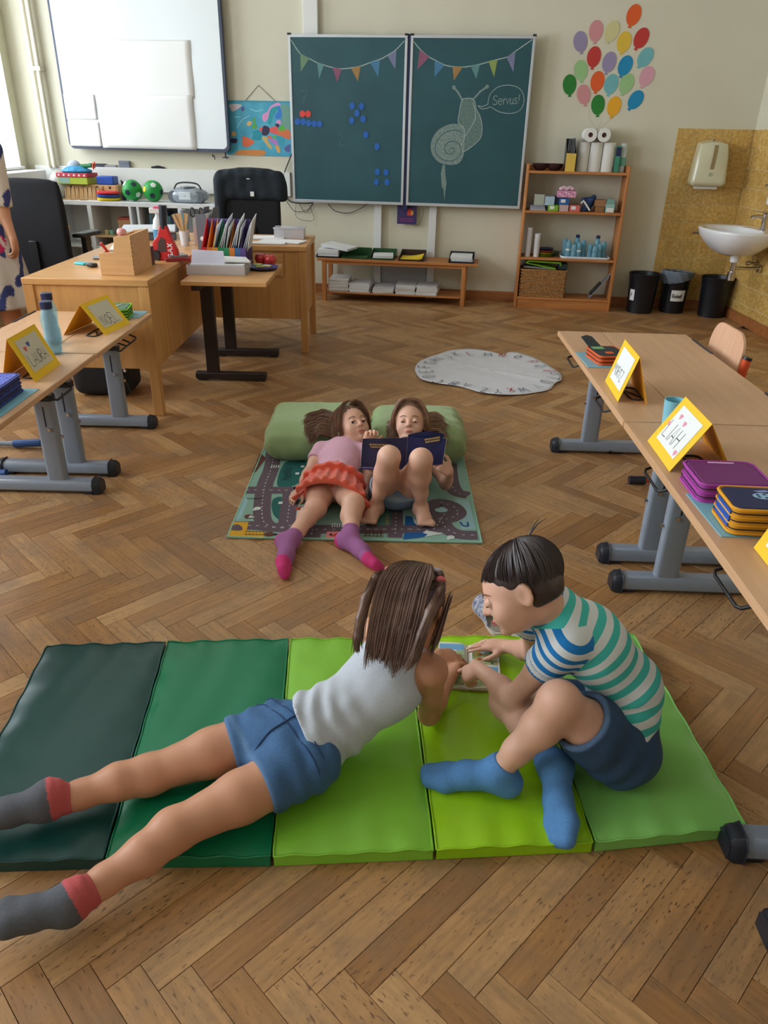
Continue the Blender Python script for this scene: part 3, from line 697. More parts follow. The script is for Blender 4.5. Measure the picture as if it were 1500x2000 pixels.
def student_table(label, cx, cy, rz, depth, length, side, feet, group, hooks=True, seam=True, colx=None):
    """side = -1: the aisle edge is the low-x edge; +1: the high-x edge"""
    t = thing('school_table', label, 'table', (cx, cy, 0), rz, group)
    hx, hy = depth / 2, length / 2
    if seam:
        a = side * hx; b = side * (hx - .215)
        MB().bx(min(a, b), max(a, b), -hy, hy, .578, .60).build('front_strip', beech, t, bev=.003)
        a = side * (hx - .2175); b = -side * hx
        MB().bx(min(a, b), max(a, b), -hy, hy, .578, .60).build('table_top', beech, t, bev=.003)
    else: MB().bx(-hx, hx, -hy, hy, .578, .60).build('table_top', beech, t, bev=.003)
    for e in ((side * hx - .0015, side * hx + .0015),): MB().bx(e[0], e[1], -hy + .002, hy - .002, .579, .5985).build('edge_band', beech_e, t, bev=.001)
    cxx = side * (hx - (.21 if colx is None else colx))
    for q in feet:
        # foot: flattened bar along x
        pr = [(-.034, .012), (-.034, .045), (-.022, .062), (.022, .062), (.034, .045), (.034, .012)]
        x0, x1 = -hx + .05, hx - .05
        m = MB(); n = len(pr); m.add([(x0, y + q, z) for y, z in pr] + [(x1, y + q, z) for y, z in pr], [tuple(range(n)), tuple(range(n, 2 * n))[::-1]] + [(i, n + i, n + (i + 1) % n, (i + 1) % n) for i in range(n)])
        f = m.build('foot', grey_met, t, bev=.006)
        for xe, d in ((x0, -1), (x1, 1)):
            m = MB(); w_ = [(xe - d * .03, .036, .0), (xe + d * .012, .037, .004), (xe + d * .030, .030, .012)]
            pts = [(0, -.038, 0), (0, -.038, .046), (0, -.024, .066), (0, .024, .066), (0, .038, .046), (0, .038, 0)]
            a = [(xe - d * .004, y + q, z) for _, y, z in pts]; b = [(xe + d * .020, y * .95 + q, z * .95) for _, y, z in pts]; c = [(xe + d * .032, y * .7 + q, .006 + z * .72) for _, y, z in pts]
            m.add(a + b + c, [tuple(range(6)), tuple(range(12, 18))[::-1]] + [(k * 6 + i, k * 6 + (i + 1) % 6, k * 6 + 6 + (i + 1) % 6, k * 6 + 6 + i) for k in (0, 1) for i in range(6)])
            m.bx(min(xe, xe - d * .05), max(xe, xe - d * .05), q - .032, q + .032, 0, .014)
            m.build('foot_cap', darkcap, f, bev=.003)
        col = MB(); pr = rrect(.086, .044, .016, 4, cxx, q)
        col.prism(pr, .055, .44); c_ = col.build('column', grey_met, t, smooth=40)
        MB().prism(rrect(.080, .038, .013, 4, cxx, q), .44, .56).build('inner_column', steel, c_, smooth=40)
        MB().prism(rrect(.092, .05, .017, 4, cxx, q), .425, .447).build('column_collar', darkcap, c_, smooth=40)
        MB().cyl((cxx + side * .012, q - .022, .30), (cxx + side * .012, q - .032, .30), .008, seg=10).build('screw', chrome, c_, smooth=40)
        MB().cyl((cxx + side * .044, q, .26), (cxx + side * .054, q, .26), .007, seg=10).build('screw', chrome, c_, smooth=40)
        MB().bx(cxx - .003, cxx + .003, q - .0228, q - .0215, .31, .40).build('slot', darkcap, c_)
        MB().bx(-hx + .06, hx - .06, q - .02, q + .02, .553, .577).build('top_rail', grey_met, t, bev=.004)
    for q in (-1, 1): MB().bx(-side * (hx - .08) - .015, -side * (hx - .08) + .015, min(feet), max(feet), .54, .576).build('cross_rail', grey_met, t, bev=.003) if q == 1 else None
    if hooks:
        for q in (-hy + .28, hy - .42):
            x = side * (hx - .012)
            MB().tube([(x - side * .05, q, .574), (x - side * .04, q, .55), (x + side * .000, q + .005, .535), (x + side * .004, q + .02, .53), (x + side * .004, q + .15, .53), (x + side * .000, q + .165, .535), (x - side * .04, q + .17, .55), (x - side * .05, q + .17, .574)], .0045, 8).build('bag_hook', black_p, t, smooth=60)
    for q in (-.32, .32):
        x = -side * (hx + .004); MB().bx(min(x, x + side * .012), max(x, x + side * .012), q * length - .13, q * length + .13, .585, .604).build('edge_clip', darkcap, t, bev=.002)
    return t
RZ = -.029
student_table('beech school table at the far end of the right row, nearest the chalkboard', 1.142, 3.045, RZ, .63, 1.31, -1, (-.56, .56), 'school tables of the right row')
student_table('beech school table in the right row carrying the purple and the blue pencil case', 1.105, 1.73, RZ, .63, 1.305, -1, (-.56, .555), 'school tables of the right row')
student_table('nearest beech school table of the right row, mostly outside the frame at the right edge', 1.07, .41, RZ, .63, 1.305, -1, (-.56, .55), 'school tables of the right row', hooks=False)
student_table('small beech school table at the left, touching the teacher desk', -1.535, 3.508, 0, .60, .80, 1, (-.315, .315), 'school tables of the left row', seam=True)
student_table('beech school table at the left edge of the picture, with the blue patterned pencil case', -1.54, 2.44, 0, .60, 1.31, 1, (-.56, .56), 'school tables of the left row')

# school chair with orange frame pushed under the right row
ch = thing('school_chair', 'plywood school chair with an orange frame pushed under the right row of tables', 'chair', (1.36, 3.40, 0))
m = MB(); P = rrect(.35, .24, .09, 6)
T = lambda x, y, z: (.20 - .02 * math.cos(x * 5) + z + y * .12, x, .585 + y)
m.prism(P, 0, .011, T=T); m.build('backrest', ply, ch, smooth=50)
m = MB(); m.prism([(x, y) for x, y in rrect(.36, .36, .06, 5, -.02)], .352, .366); m.build('seat', ply, ch, smooth=40)
for q in (-1, 1):
    y = q * .19
    fr = MB().tube(catmull([(-.17, y, .022), (.15, y, .022), (.19, y, .04), (.20, y * .97, .1), (.16, y * .9, .34), (.19, y * .93, .40), (.205, y * .95, .55), (.218, y * .95, .60)], 4), .013, 10).build('side_frame', orange_p, ch, smooth=60)
    MB().tube([(.203, y * .95, .48), (.216, y * .95, .605)], .019, 12).build('frame_clip', orange_p, fr, smooth=60)
    MB().cyl((.2155, y * .95, .603), (.2185, y * .95, .615), .0205, seg=12).build('end_cap', black_p, fr, smooth=60)
    MB().tube([(-.205, y, .02), (-.13, y, .02)], .02, 10).build('foot_glide', darkcap, fr, smooth=60)
MB().tube([(.0, -.17, .34), (.0, .17, .34)], .012, 8).tube([(.15, -.17, .335), (.15, .17, .335)], .012, 8).build('seat_rail', orange_p, ch, smooth=60)

# left: a chair under the left table (only its feet show)
ch = thing('school_chair', 'school chair under the left table, only its grey and blue sled feet visible', 'chair', (-1.98, 3.30, 0))
m = MB().prism(rrect(.36, .36, .06, 5), .352, .366).build('seat', ply, ch, smooth=40)
for q in (-1, 1):
    MB().tube(catmull([(.17, q * .19, .022), (-.15, q * .19, .022), (-.19, q * .19, .04), (-.16, q * .17, .34), (-.2, q * .17, .6)], 4), .014, 8).build('side_frame', grey_met, ch, smooth=60)
    MB().tube([(.10, q * .19, .022), (.24, q * .19, .03)], .02, 8).build('foot_glide', plainmat('blue_plastic', 30, 80, 150, .4), ch, smooth=60)
m = MB(); m.prism(rrect(.34, .24, .08, 5), 0, .011, T=lambda x, y, z: (-.2 - z, x, .52 + y)); m.build('backrest', ply, ch, smooth=50)
# a third table far left beyond the office chair
st = thing('school_table', 'pale table corner seen behind the left office chair in front of the white shelf', 'table', (-2.95, 6.3, 0))
MB().bx(-.45, .27, -.3, .3, .70, .725).build('table_top', beech, st, bev=.003)
for x in (-.4, .2):
    for y in (-.25, .25): MB().bx(x - .02, x + .02, y - .02, y + .02, 0, .70).build('leg', grey_met, st, bev=.003)
MB().bx(.02, .2, -.3, -.24, .60, .69).build('cable_box', darkcap, st, bev=.004)

# teacher desk: L-shaped
dk = thing('teacher_desk', 'large oak veneer teacher desk at the left with the wooden box on it', 'desk', (-1.597, 5.05, 0))
hx = .333
MB().bx(-hx, hx, -1.05, 1.05, .715, .748).build('desk_top', oak_t, dk, bev=.003)
for sx in (-1, 1):
    for sy in (-1, 1): MB().bx(sx * hx - (sx * .055 if sx > 0 else 0), sx * hx + (.055 if sx < 0 else 0), sy * 1.045 - (.05 if sy > 0 else 0), sy * 1.045 + (.05 if sy < 0 else 0), 0, .715).build('leg', oak, dk, bev=.003)
MB().bx(-hx + .05, hx - .05, -1.035, -1.017, .27, .714).build('front_panel', oak, dk)
MB().bx(hx - .03, hx - .012, -.995, .995, .27, .714).build('side_panel', oak, dk)
MB().bx(-hx + .015, -hx + .4, .3, .95, .1, .714).build('drawer_cabinet', oak, dk, bev=.003)
dk2 = thing('side_desk', 'oak veneer desk section joined at a right angle behind the small side table', 'desk', (-.925, 5.76, 0))
MB().bx(-.338, .345, -.33, .33, .715, .748).build('desk_top', oak_t, dk2, bev=.003)
for sx, sy in ((1, -1), (1, 1)): MB().bx(.29, .34, sy * .325 - (.05 if sy > 0 else 0), sy * .325 + (.05 if sy < 0 else 0), 0, .715).build('leg', oak, dk2, bev=.003)
MB().bx(-.336, .30, -.315, -.297, .245, .714).build('front_panel', oak, dk2)
MB().bx(.30, .32, -.27, .27, .245, .714).build('side_panel', oak, dk2)
MB().bx(-.10, .18, -.331, -.3285, .55, .70).build('drawer_front', oak_t, dk2)

# small side table with dark T legs
s3 = thing('side_table', 'small beech side table with dark brown T-shaped legs beside the teacher desk', 'table', (-.955, 4.77, 0))
MB().bx(-.245, .25, -.38, .34, .655, .68).build('table_top', oak_t, s3, bev=.003)
for y in (-.05, .54):
    y2 = min(y, .30) if y > 0 else y
    MB().bx(-.29, .17, y - .028, y + .028, .012, .055).bx(-.28, -.22, y - .025, y + .025, 0, .013).bx(.1, .16, y - .025, y + .025, 0, .013).build('foot', brown_met, s3, bev=.008)
    MB().bx(-.215, -.135, y - .022, y + .022, .05, .62).build('column', brown_met, s3, bev=.006)
MB().bx(-.20, -.15, -.33, .56, .618, .652).build('top_rail', brown_met, s3, bev=.004)
MB().bx(-.2, .2, -.06, -.03, .62, .652).build('cross_rail', brown_met, s3, bev=.004)

# office chairs
def office_chair(label, x, y, rz, top, w, armz, jacket=False):
    c = thing('office_chair', label, 'chair', (x, y, 0), rz)
    s = Sdf(.012); g = s.grp(); h = top
    # backrest faces +y (local), stands at y=0
    g.box((0, .0, (h + .50) / 2), (w / 2, .028, (h - .50) / 2), None, .028)
    g.disp = lambda P: -.0 + .03 * np.clip((P[:, 2] - (h - .25)) / .25, 0, 1) ** 2 * np.abs(P[:, 0] / (w / 2)) ** 3
    g.pr[0] = g.pr[0]
    s.build('backrest', black_fab, c, 2, local=(0, 0, 0))
    s = Sdf(.012); g = s.grp(); g.box((0, .27, .47), (.25, .23, .04), None, .035); s.build('seat', black_fab, c, 2, local=(0, 0, 0))
    for q in (-1, 1):
        a = MB().bx(q * .29 - .045, q * .29 + .045, .05, .31, armz - .03, armz).build('armrest', black_p, c, bev=.012, seg=3)
        MB().bx(q * .29 - .02, q * .29 + .02, .12, .19, .45, armz - .03).bx(min(q * .1, q * .31), max(q * .1, q * .31), .13, .18, .42, .45).build('armrest_post', black_p, a, bev=.005)
    MB().cyl((0, .25, .09), (0, .25, .43), .03, seg=16).build('gas_column', black_p, c, smooth=50)
    MB().bx(-.03, .03, -.035, .2, .44, .47).bx(-.03, .03, -.045, -.02, .44, .75).build('back_bracket', black_p, c, bev=.004)
    for k in range(5):
        a = 2 * PI * k / 5 + .3; ex, ey = .28 * math.cos(a), .25 + .28 * math.sin(a)
        b = MB().tube([(0, .25, .12), (ex, ey, .075)], [.028, .018], 8).build('base_arm', black_p, c, smooth=60)
        MB().cyl((ex - .018 * math.sin(a), ey + .018 * math.cos(a), .026), (ex + .018 * math.sin(a), ey - .018 * math.cos(a), .026), .026, seg=14).build('caster', black_p, b, smooth=50)
    return c
office_chair('black office chair at the left edge behind the person in the patterned dress', -2.47, 5.45, -.15, 1.15, .52, .80)
office_chair('black office chair with a dark jacket over its back, in front of the map', -1.15, 6.62, .0, 1.15, .48, .72)
jk = plainmat('jacket_cloth', 22, 34, 44, .85, noise=.3, nscale=30, bump=.5, bscale=60)
s = Sdf(.009); g = s.grp()
g.box((-1.15, 6.62, 1.06), (.272, .055, .115), None, .05)
g.cone((-1.40, 6.60, 1.09), (-1.415, 6.585, .72), .052, .035, .05); g.cone((-.905, 6.62, 1.08), (-.88, 6.62, .98), .045, .03, .05)
g.ell((-1.15, 6.62, 1.15), (.2, .06, .045), None, .04)
g.box((-1.15, 6.62, .85), (.2, .02, .3), None, .02, .02, sub=True)
g.disp = lambda P: .006 * vnoise(P, 38, 3)
o = s.build('jacket', jk, None, 2); tag(o, 'dark blue green jacket draped over the office chair in front of the map', 'jacket')
MB().bx(-1.145, -1.115, 6.553, 6.556, .985, 1.02).bx(-1.17, -1.145, 6.558, 6.561, 1.112, 1.118).build('label_patch', paper, o)
bpy.context.view_layer.update()

# ------------------------------------------------------------ gym mat
vin = lambda n, r, g, b: mat(n, rgb(r, g, b), .34, noise=.06, nscale=5, bump=.12, bscale=9, spec=.5)
TP = [(-1.028, 1.832), (-0.666, 1.866), (-0.288, 1.893)] + [(.085, 1.893 + .022), (.45, 1.954 - .018), (0.813, 1.954)]
BP = [(-0.592 - .365, 1.094 - .022)] + [(-0.592, 1.094), (-0.23, 1.109), (0.13, 1.135), (0.492, 1.164), (0.864, 1.216)]
gm = thing('gym_mat', 'folding gym mat of five green panels, dark to light, under the two front children', 'mat', (-.1, 1.5, 0))
mcols = [(14, 66, 62), (6, 122, 82), (136, 200, 58), (160, 214, 24), (138, 206, 104)]
mnames = ['dark teal green panel at the left end', 'emerald green panel', 'grass green middle panel', 'bright lime green panel', 'soft light green panel at the right end']
for k in range(5):
    A, B_, C_, D_ = [np.array(p) for p in (BP[k], BP[k + 1], TP[k + 1], TP[k])]
    nu, nv = 22, 40; vs = []; fs = []; rs = np.random.RandomState(k + 5)
    ph = rs.uniform(0, 6, 6)
    for j in range(nv + 1):
        for i in range(nu + 1):
            u_, v_ = i / nu, j / nv
            gp = .004; uu = gp / .36 + u_ * (1 - 2 * gp / .36)
            p = (A * (1 - uu) + B_ * uu) * (1 - v_) + (D_ * (1 - uu) + C_ * uu) * v_
            e = min(u_, 1 - u_) * .36; e2 = min(v_, 1 - v_) * .74; d_ = min(e, e2)
            z = .034 + .010 * (1 - math.exp(-e / .03)) * (1 - math.exp(-e2 / .035))
            z += .0028 * math.exp(-d_ / .06) * (math.sin(v_ * 38 + ph[0] + 3 * u_) * (e < e2) + math.sin(u_ * 26 + ph[1] + 5 * v_) * (e2 <= e))
            z += .0015 * math.sin(7 * u_ + 5 * v_ + ph[2]) + .001 * math.sin(19 * u_ - 11 * v_ + ph[3])
            vs.append((p[0] + .1, p[1] - 1.5, z))
    n = nu + 1
    for j in range(nv):
        for i in range(nu): fs.append((j * n + i, j * n + i + 1, (j + 1) * n + i + 1, (j + 1) * n + i))
    ring = [(0, i) for i in range(nu + 1)] + [(j, nu) for j in range(1, nv + 1)] + [(nv, i) for i in range(nu - 1, -1, -1)] + [(j, 0) for j in range(nv - 1, 0, -1)]
    b0 = len(vs); m_ = len(ring)
    for (j, i) in ring: v = vs[j * n + i]; vs.append((v[0], v[1], .002))
    for q in range(m_): a, b = ring[q], ring[(q + 1) % m_]; fs.append((b0 + q, b0 + (q + 1) % m_, b[0] * n + b[1], a[0] * n + a[1]))
    fs.append(tuple(range(b0 + m_ - 1, b0 - 1, -1)))
    mm = vin('vinyl_%d' % k, *mcols[k])
    pan = MB().add(vs, fs).build('mat_panel', mm, gm, smooth=50, label=mnames[k])
    edge = [vs[j * n + i] for j, i in ring]; edge = [(x, y, z + .0005) for x, y, z in edge]
    MB().tube(edge + edge[:1], .0028, 5, cap=False).build('piping', mm, pan, smooth=80)

# ------------------------------------------------------------ play rug, cushions, alphabet circle
rug = thing('play_rug', 'child play rug printed with roads, mountains and a town, under the two reading girls', 'rug', (-.115, 3.06, 0))
rc = dict(base=(144, 184, 168), road=(104, 88, 100), dark=(34, 104, 100), light=(160, 200, 206), yel=(226, 172, 44), white=(220, 228, 224), blue=(20, 92, 158), brown=(104, 62, 50), pink=(232, 142, 138), red=(196, 50, 44), black=(30, 30, 40), teal=(82, 132, 122))
rn = list(rc); rms = [mat('rug_' + k_, rgb(*rc[k_]), .95, noise=.12, nscale=150, bump=.4, bscale=500) for k_ in rn]
rb = MB(); X0, X1, Y0, Y1 = -.508, .508, -.465, .62
rb.prism(rrect(X1 - X0, Y1 - Y0, .012, 3, 0, (Y0 + Y1) / 2), 0, .008); rb.build('rug_body', rms[0], rug, bev=.002)
MB().tube([(X0, Y0, .006), (X1, Y0, .006), (X1, Y1, .006), (X0, Y1, .006), (X0, Y0, .006)], .005, 6).build('bound_edge', mat('rug_edge', rgb(150, 200, 180), .9), rug, smooth=60)
pr = MB(); lay = [0]
def rp(col, pts, k=1): lay[0] += 1; pr.flat(pts, .0083 + lay[0] * .00004, rn.index(col))
def rr_(col, pts, w, closed=False, dash=None):
    lay[0] += 1; pts = cat2(pts, 8, closed) if len(pts) > 2 else pts; z = .0083 + lay[0] * .00004
    if dash is None: pr.ribbon(pts, w, z, rn.index(col), closed=closed)
    else:
        L_ = 0; seg = []
        for a, b in zip(pts[:-1], pts[1:]):
            n = max(1, int(math.hypot(b[0] - a[0], b[1] - a[1]) / .004))
            for k in range(n):
                t = k / n; L_ += math.hypot(b[0] - a[0], b[1] - a[1]) / n; q = (a[0] + (b[0] - a[0]) * t, a[1] + (b[1] - a[1]) * t)
                if (L_ % dash) < dash * .5: seg.append(q)
                else:
                    if len(seg) > 1: pr.ribbon([seg[0], seg[-1]], w, z, rn.index(col))
                    seg = []
RG = [[(-0.454, 0.438), (-0.433, 0.236), (-0.433, 0.012), (-0.406, -0.238), (-0.374, -0.35), (-0.315, -0.379), (-0.246, -0.344)], [(-0.507, -0.03), (-0.427, -0.026), (-0.284, -0.019), (-0.262, 0.002)], [(-0.513, -0.373), (-0.411, -0.368), (-0.337, -0.38), (-0.176, -0.388), (0.027, -0.378), (0.172, -0.372), (0.246, -0.368), (0.319, -0.365), (0.371, -0.234), (0.403, -0.199)], [(-0.305, -0.038), (-0.293, -0.233), (-0.284, -0.362)], [(0.166, -0.124), (0.165, -0.341), (0.161, -0.445)], [(0.432, 0.327), (0.426, 0.116), (0.442, 0.0), (0.495, -0.035)], [(0.362, -0.114), (0.415, -0.147), (0.433, -0.215), (0.391, -0.266), (0.338, -0.269), (0.303, -0.221), (0.321, -0.152)], [(0.353, -0.268), (0.377, -0.362), (0.425, -0.406), (0.497, -0.41)], [(-0.176, -0.388), (-0.175, -0.457)], [(-0.376, 0.294), (-0.279, 0.321), (-0.26, 0.14), (-0.312, 0.018), (-0.379, 0.034)], [(-0.375, -0.115), (-0.333, -0.104), (-0.311, -0.3), (-0.343, -0.285), (-0.37, -0.203)], [(-0.517, 0.411), (-0.475, 0.344), (-0.499, 0.169), (-0.516, 0.168)], [(-0.506, -0.463), (-0.515, -0.341), (-0.446, -0.338), (-0.44, -0.415), (-0.368, -0.415), (-0.362, -0.474), (-0.431, -0.467)], [(-0.505, -0.411), (-0.505, -0.372), (-0.485, -0.363), (-0.463, -0.386), (-0.462, -0.413)], [(0.193, -0.461), (0.201, -0.401), (0.303, -0.389), (0.36, -0.401), (0.279, -0.435)], [(0.289, -0.379), (0.36, -0.401), (0.279, -0.435), (0.295, -0.412), (0.274, -0.401)], [(0.207, -0.25), (0.234, -0.257), (0.254, -0.337), (0.202, -0.339)], [(0.237, -0.274), (0.269, -0.32), (0.254, -0.337), (0.243, -0.314)], [(-0.116, -0.408), (-0.052, -0.405), (-0.048, -0.472), (-0.115, -0.467)], [(-0.255, -0.297), (-0.26, -0.194), (-0.195, -0.194), (-0.195, -0.302)], [(0.428, -0.075), (0.49, -0.09), (0.495, -0.357), (0.436, -0.36), (0.43, -0.248)], [(-0.508, -0.243), (-0.508, -0.067), (-0.484, -0.139), (-0.484, -0.308), (-0.502, -0.333)], [(0.09, -0.214), (0.147, -0.212), (0.143, -0.342), (0.088, -0.345)], [(-0.515, -0.471), (0.501, -0.476)]]
rp('light', RG[20]); rp('light', RG[21]); rp('brown', RG[11]); rp('dark', cat2(RG[9], 5, True)); rp('dark', cat2(RG[10], 5, True))
for i in range(9):
    rr_('road', RG[i], .075 if i not in (4,) else .06, closed=(i == 6))
rr_('road', [(-.47, .55), (.0, .5), (.45, .56)], .07); rr_('road', [(.1, -.1), (.1, .5)], .07)
for i in range(9): rr_('white', RG[i], .0035, dash=.035)
rp('yel', RG[12]); rp('road', cat2(RG[13], 4, True)); rp('blue', RG[14]); rp('white', RG[15]); rp('blue', RG[16]); rp('white', RG[17]); rp('pink', RG[18]); rp('white', RG[19]); rp('teal', RG[22])
def st_(a, b, n, w, col, ax=0):
    for i in range(n):
        t = i / max(1, n - 1); x = a[0] + (b[0] - a[0]) * t; y = a[1] + (b[1] - a[1]) * t
        rp(col, [(x - w[0], y - w[1]), (x + w[0], y - w[1]), (x + w[0], y + w[1]), (x - w[0], y + w[1])])
def rgp(x, y): return None
Q = [(-0.434, 0.24), (-0.4, 0.242), (-0.406, -0.421), (-0.402, -0.446), (-0.346, -0.441), (-0.429, -0.214), (-0.293, -0.439), (-0.454, -0.29), (0.362, -0.193), (0.387, -0.434), (0.465, -0.319), (-0.077, -0.352), (-0.074, -0.391), (0.064, -0.415), (0.1, -0.413), (0.128, -0.229), (0.128, -0.327), (-0.284, 0.244), (-0.3, 0.159), (-0.337, -0.158), (-0.085, -0.437), (-0.491, -0.121), (-0.346, 0.156)]
st_(Q[0], Q[1], 4, (.003, .016), 'white'); st_((Q[2][0] - .035, Q[2][1]), (Q[2][0] + .035, Q[2][1]), 6, (.005, .003), 'black'); st_((Q[3][0] - .035, Q[3][1]), (Q[3][0] + .035, Q[3][1]), 6, (.005, .003), 'black')
rp('brown', circ(Q[4][0], Q[4][1], .022, 6)); rp('black', [(Q[4][0] + .02, Q[4][1] - .01), (Q[4][0] + .04, Q[4][1]), (Q[4][0] + .02, Q[4][1] + .01)])
for i in (5, 6, 9): rp('white', circ(*Q[i], .016, 9)); rp('white', circ(Q[i][0] - .01, Q[i][1] - .012, .01, 8))
rp('brown', circ(*Q[7], .018, 12)); rp('white', [(Q[7][0], Q[7][1] - .015), (Q[7][0] + .03, Q[7][1] - .008), (Q[7][0] + .005, Q[7][1] + .01)])
rp('light', circ(Q[8][0], Q[8][1], .028, 18, .022)); rr_('blue', [(Q[10][0] - .03, Q[10][1] + .02), (Q[10][0] - .02, Q[10][1] - .012), (Q[10][0], Q[10][1] - .012), (Q[10][0], Q[10][1] + .02)], .008)
st_((Q[11][0] - .02, Q[11][1]), (Q[11][0] + .02, Q[11][1]), 5, (.0025, .018), 'white'); st_((Q[13][0] - .02, Q[13][1]), (Q[13][0] + .04, Q[13][1]), 5, (.002, .03), 'brown'); st_((Q[13][0] + .01, Q[13][1] - .02), (Q[13][0] + .01, Q[13][1] + .02), 3, (.04, .002), 'brown')
for q in (0, .025, .05, .075): rp('yel', circ(Q[16][0], Q[16][1] + q, .007, 8)); rp('teal', circ(Q[16][0], Q[16][1] + q, .004, 8))
for i in (17, 18, 19): rp('white', [(Q[i][0] - .009, Q[i][1] - .012), (Q[i][0] + .009, Q[i][1] - .012), (Q[i][0] + .009, Q[i][1] + .012), (Q[i][0] - .009, Q[i][1] + .012)])
rp('red', [(Q[20][0] - .01, Q[20][1] - .012), (Q[20][0] + .03, Q[20][1] - .012), (Q[20][0] + .01, Q[20][1] + .016)]); rp('black', [(Q[20][0] - .02, Q[20][1] - .004), (Q[20][0] - .005, Q[20][1] - .004), (Q[20][0] - .012, Q[20][1] + .014)])
for k in range(3): rr_('black', [(Q[22][0] - .01 + .012 * k, Q[22][1] + .07), (Q[22][0] - .018 + .012 * k, Q[22][1] + .02), (Q[22][0] - .006 + .012 * k, Q[22][1] - .03), (Q[22][0] - .02 + .012 * k, Q[22][1] - .08)], .003)
rr_('black', [Q[21], (Q[21][0] + .07, Q[21][1] + .005)], .005)
pr.build('road_print', rms, rug)

cush_m = mat('green_cushion_cotton', rgb(152, 174, 122), .9, noise=.10, nscale=9, bump=.5, bscale=420, sheen=.2)
def cushion(label, x0, x1, y0, y1, h, seed, dents=()):
    s = Sdf(.009); g = s.grp()
    cx, cy = (x0 + x1) / 2, (y0 + y1) / 2
    g.box((cx, cy, h / 2), ((x1 - x0) / 2, (y1 - y0) / 2, h / 2), None, min(h, .16) * .46)
    for d in dents: g.ell(d[0], d[1], None, .05, sub=True)
    def disp(P):
        e = np.minimum(np.minimum(P[:, 0] - x0, x1 - P[:, 0]), .12) / .12
        return .012 * (1 - np.clip(e, 0, 1)) * (1 + .5 * np.sin(P[:, 1] * 60 + P[:, 2] * 40)) + .004 * vnoise(P, 22, seed) + .0025 * np.sin(P[:, 2] * 40 + 3 * vnoise(P, 12, seed + 1)) - .01 * np.exp(-((P[:, 2] - h * .45) / .04) ** 2) + np.clip(P[:, 2] - h * .75, 0, 1) * .6 * np.clip((np.abs(P[:, 1] - cy) - (y1 - y0) * .32) / .1, 0, 1)
    g.disp = lambda P: disp(P) + .0022 * np.sin(P[:, 0] * 70 + 5 * vnoise(P, 14, seed + 3)) * np.clip(1 - P[:, 2] / h, 0, 1); g.clip((0, 0, .001), (0, 0, -1))
    o = s.build('floor_cushion', cush_m, None, 2); tag(o, label, 'cushion', 'green floor cushions')
    zs = .10; m = MB(); m.tube([(x0 + .03, y0 + .004, zs), ((x0 + x1) / 2, y0 - .006, zs + .004), (x1 - .03, y0 + .004, zs)], .0025, 5); m.build('seam', cush_m, o, smooth=80)
cushion('green floor cushion under the head of the girl in the orange skirt', -.60, -.095, 3.34, 3.80, .20, 1, [((-.17, 3.42, .30), (.12, .16, .13))])
cushion('green floor cushion under the head of the girl holding the open book', -.085, .40, 3.34, 3.78, .20, 4, [((.115, 3.41, .30), (.12, .16, .13))])

lc = [(p[0], p[1]) for p in [(0.194, 5.053), (0.236, 5.234), (0.335, 5.383), (0.458, 5.558), (0.623, 5.633), (0.757, 5.566), (0.826, 5.489), (0.868, 5.476), (0.918, 5.553), (0.974, 5.551), (1.023, 5.472), (1.094, 5.381), (1.159, 5.187), (1.195, 5.017), (1.17, 4.852), (1.108, 4.757), (1.048, 4.64), (0.929, 4.559), (0.827, 4.516), (0.7, 4.496), (0.595, 4.535), (0.529, 4.615), (0.459, 4.671), (0.333, 4.713), (0.237, 4.783), (0.202, 4.914)]]
P = cat2(lc, 4, True); lcx = sum(p[0] for p in P) / len(P); lcy = sum(p[1] for p in P) / len(P)
al = thing('alphabet_circle', 'round white cloth with the alphabet written around its rim, lying on the parquet', 'cloth', (lcx, lcy, 0))
cl_m = mat('white_cloth', rgb(214, 214, 222), .9, noise=.06, nscale=12, bump=.3, bscale=40); m = MB(); n = len(P); rings = 14; vs = []
for r in range(rings + 1):
    f = r / rings
    for k, (x, y) in enumerate(P):
        xx, yy = (x - lcx) * f, (y - lcy) * f
        z = .004 + .003 * math.sin(xx * 9 + yy * 7) ** 2 + .006 * math.exp(-((xx * .8 + yy * 1.1 - .02) / .03) ** 2) * (f < .8) + (.010 * f ** 6 * (0.6 + .4 * math.sin(k * .35)))
        vs.append((xx, yy, z))
m.add(vs, [(r * n + k, (r + 1) * n + k, (r + 1) * n + (k + 1) % n, r * n + (k + 1) % n)[::-1] for r in range(rings) for k in range(n)])
o = m.build('cloth_disc', cl_m, al, smooth=80); so = o.modifiers.new('solid', 'SOLIDIFY'); so.thickness = .002; so.offset = -1
m = MB(); inks = [plainmat('ink_grey', 90, 100, 118, .8), plainmat('ink_crimson', 176, 34, 66, .8), plainmat('ink_dark', 60, 50, 60, .8)]
LP = [(0.511, 4.675), (0.428, 4.719), (0.334, 4.751), (0.278, 4.865), (0.271, 4.98), (0.268, 5.095), (0.313, 5.197), (0.355, 5.276), (0.395, 5.327), (0.457, 5.363), (0.528, 5.45), (0.632, 5.459), (0.75, 5.436), (0.861, 5.429), (0.966, 5.389), (1.046, 5.255), (1.078, 5.153), (1.112, 5.025), (1.151, 4.959), (1.107, 4.874), (1.042, 4.777), (0.965, 4.682), (0.869, 4.602), (0.779, 4.595), (0.693, 4.56), (0.607, 4.583)]
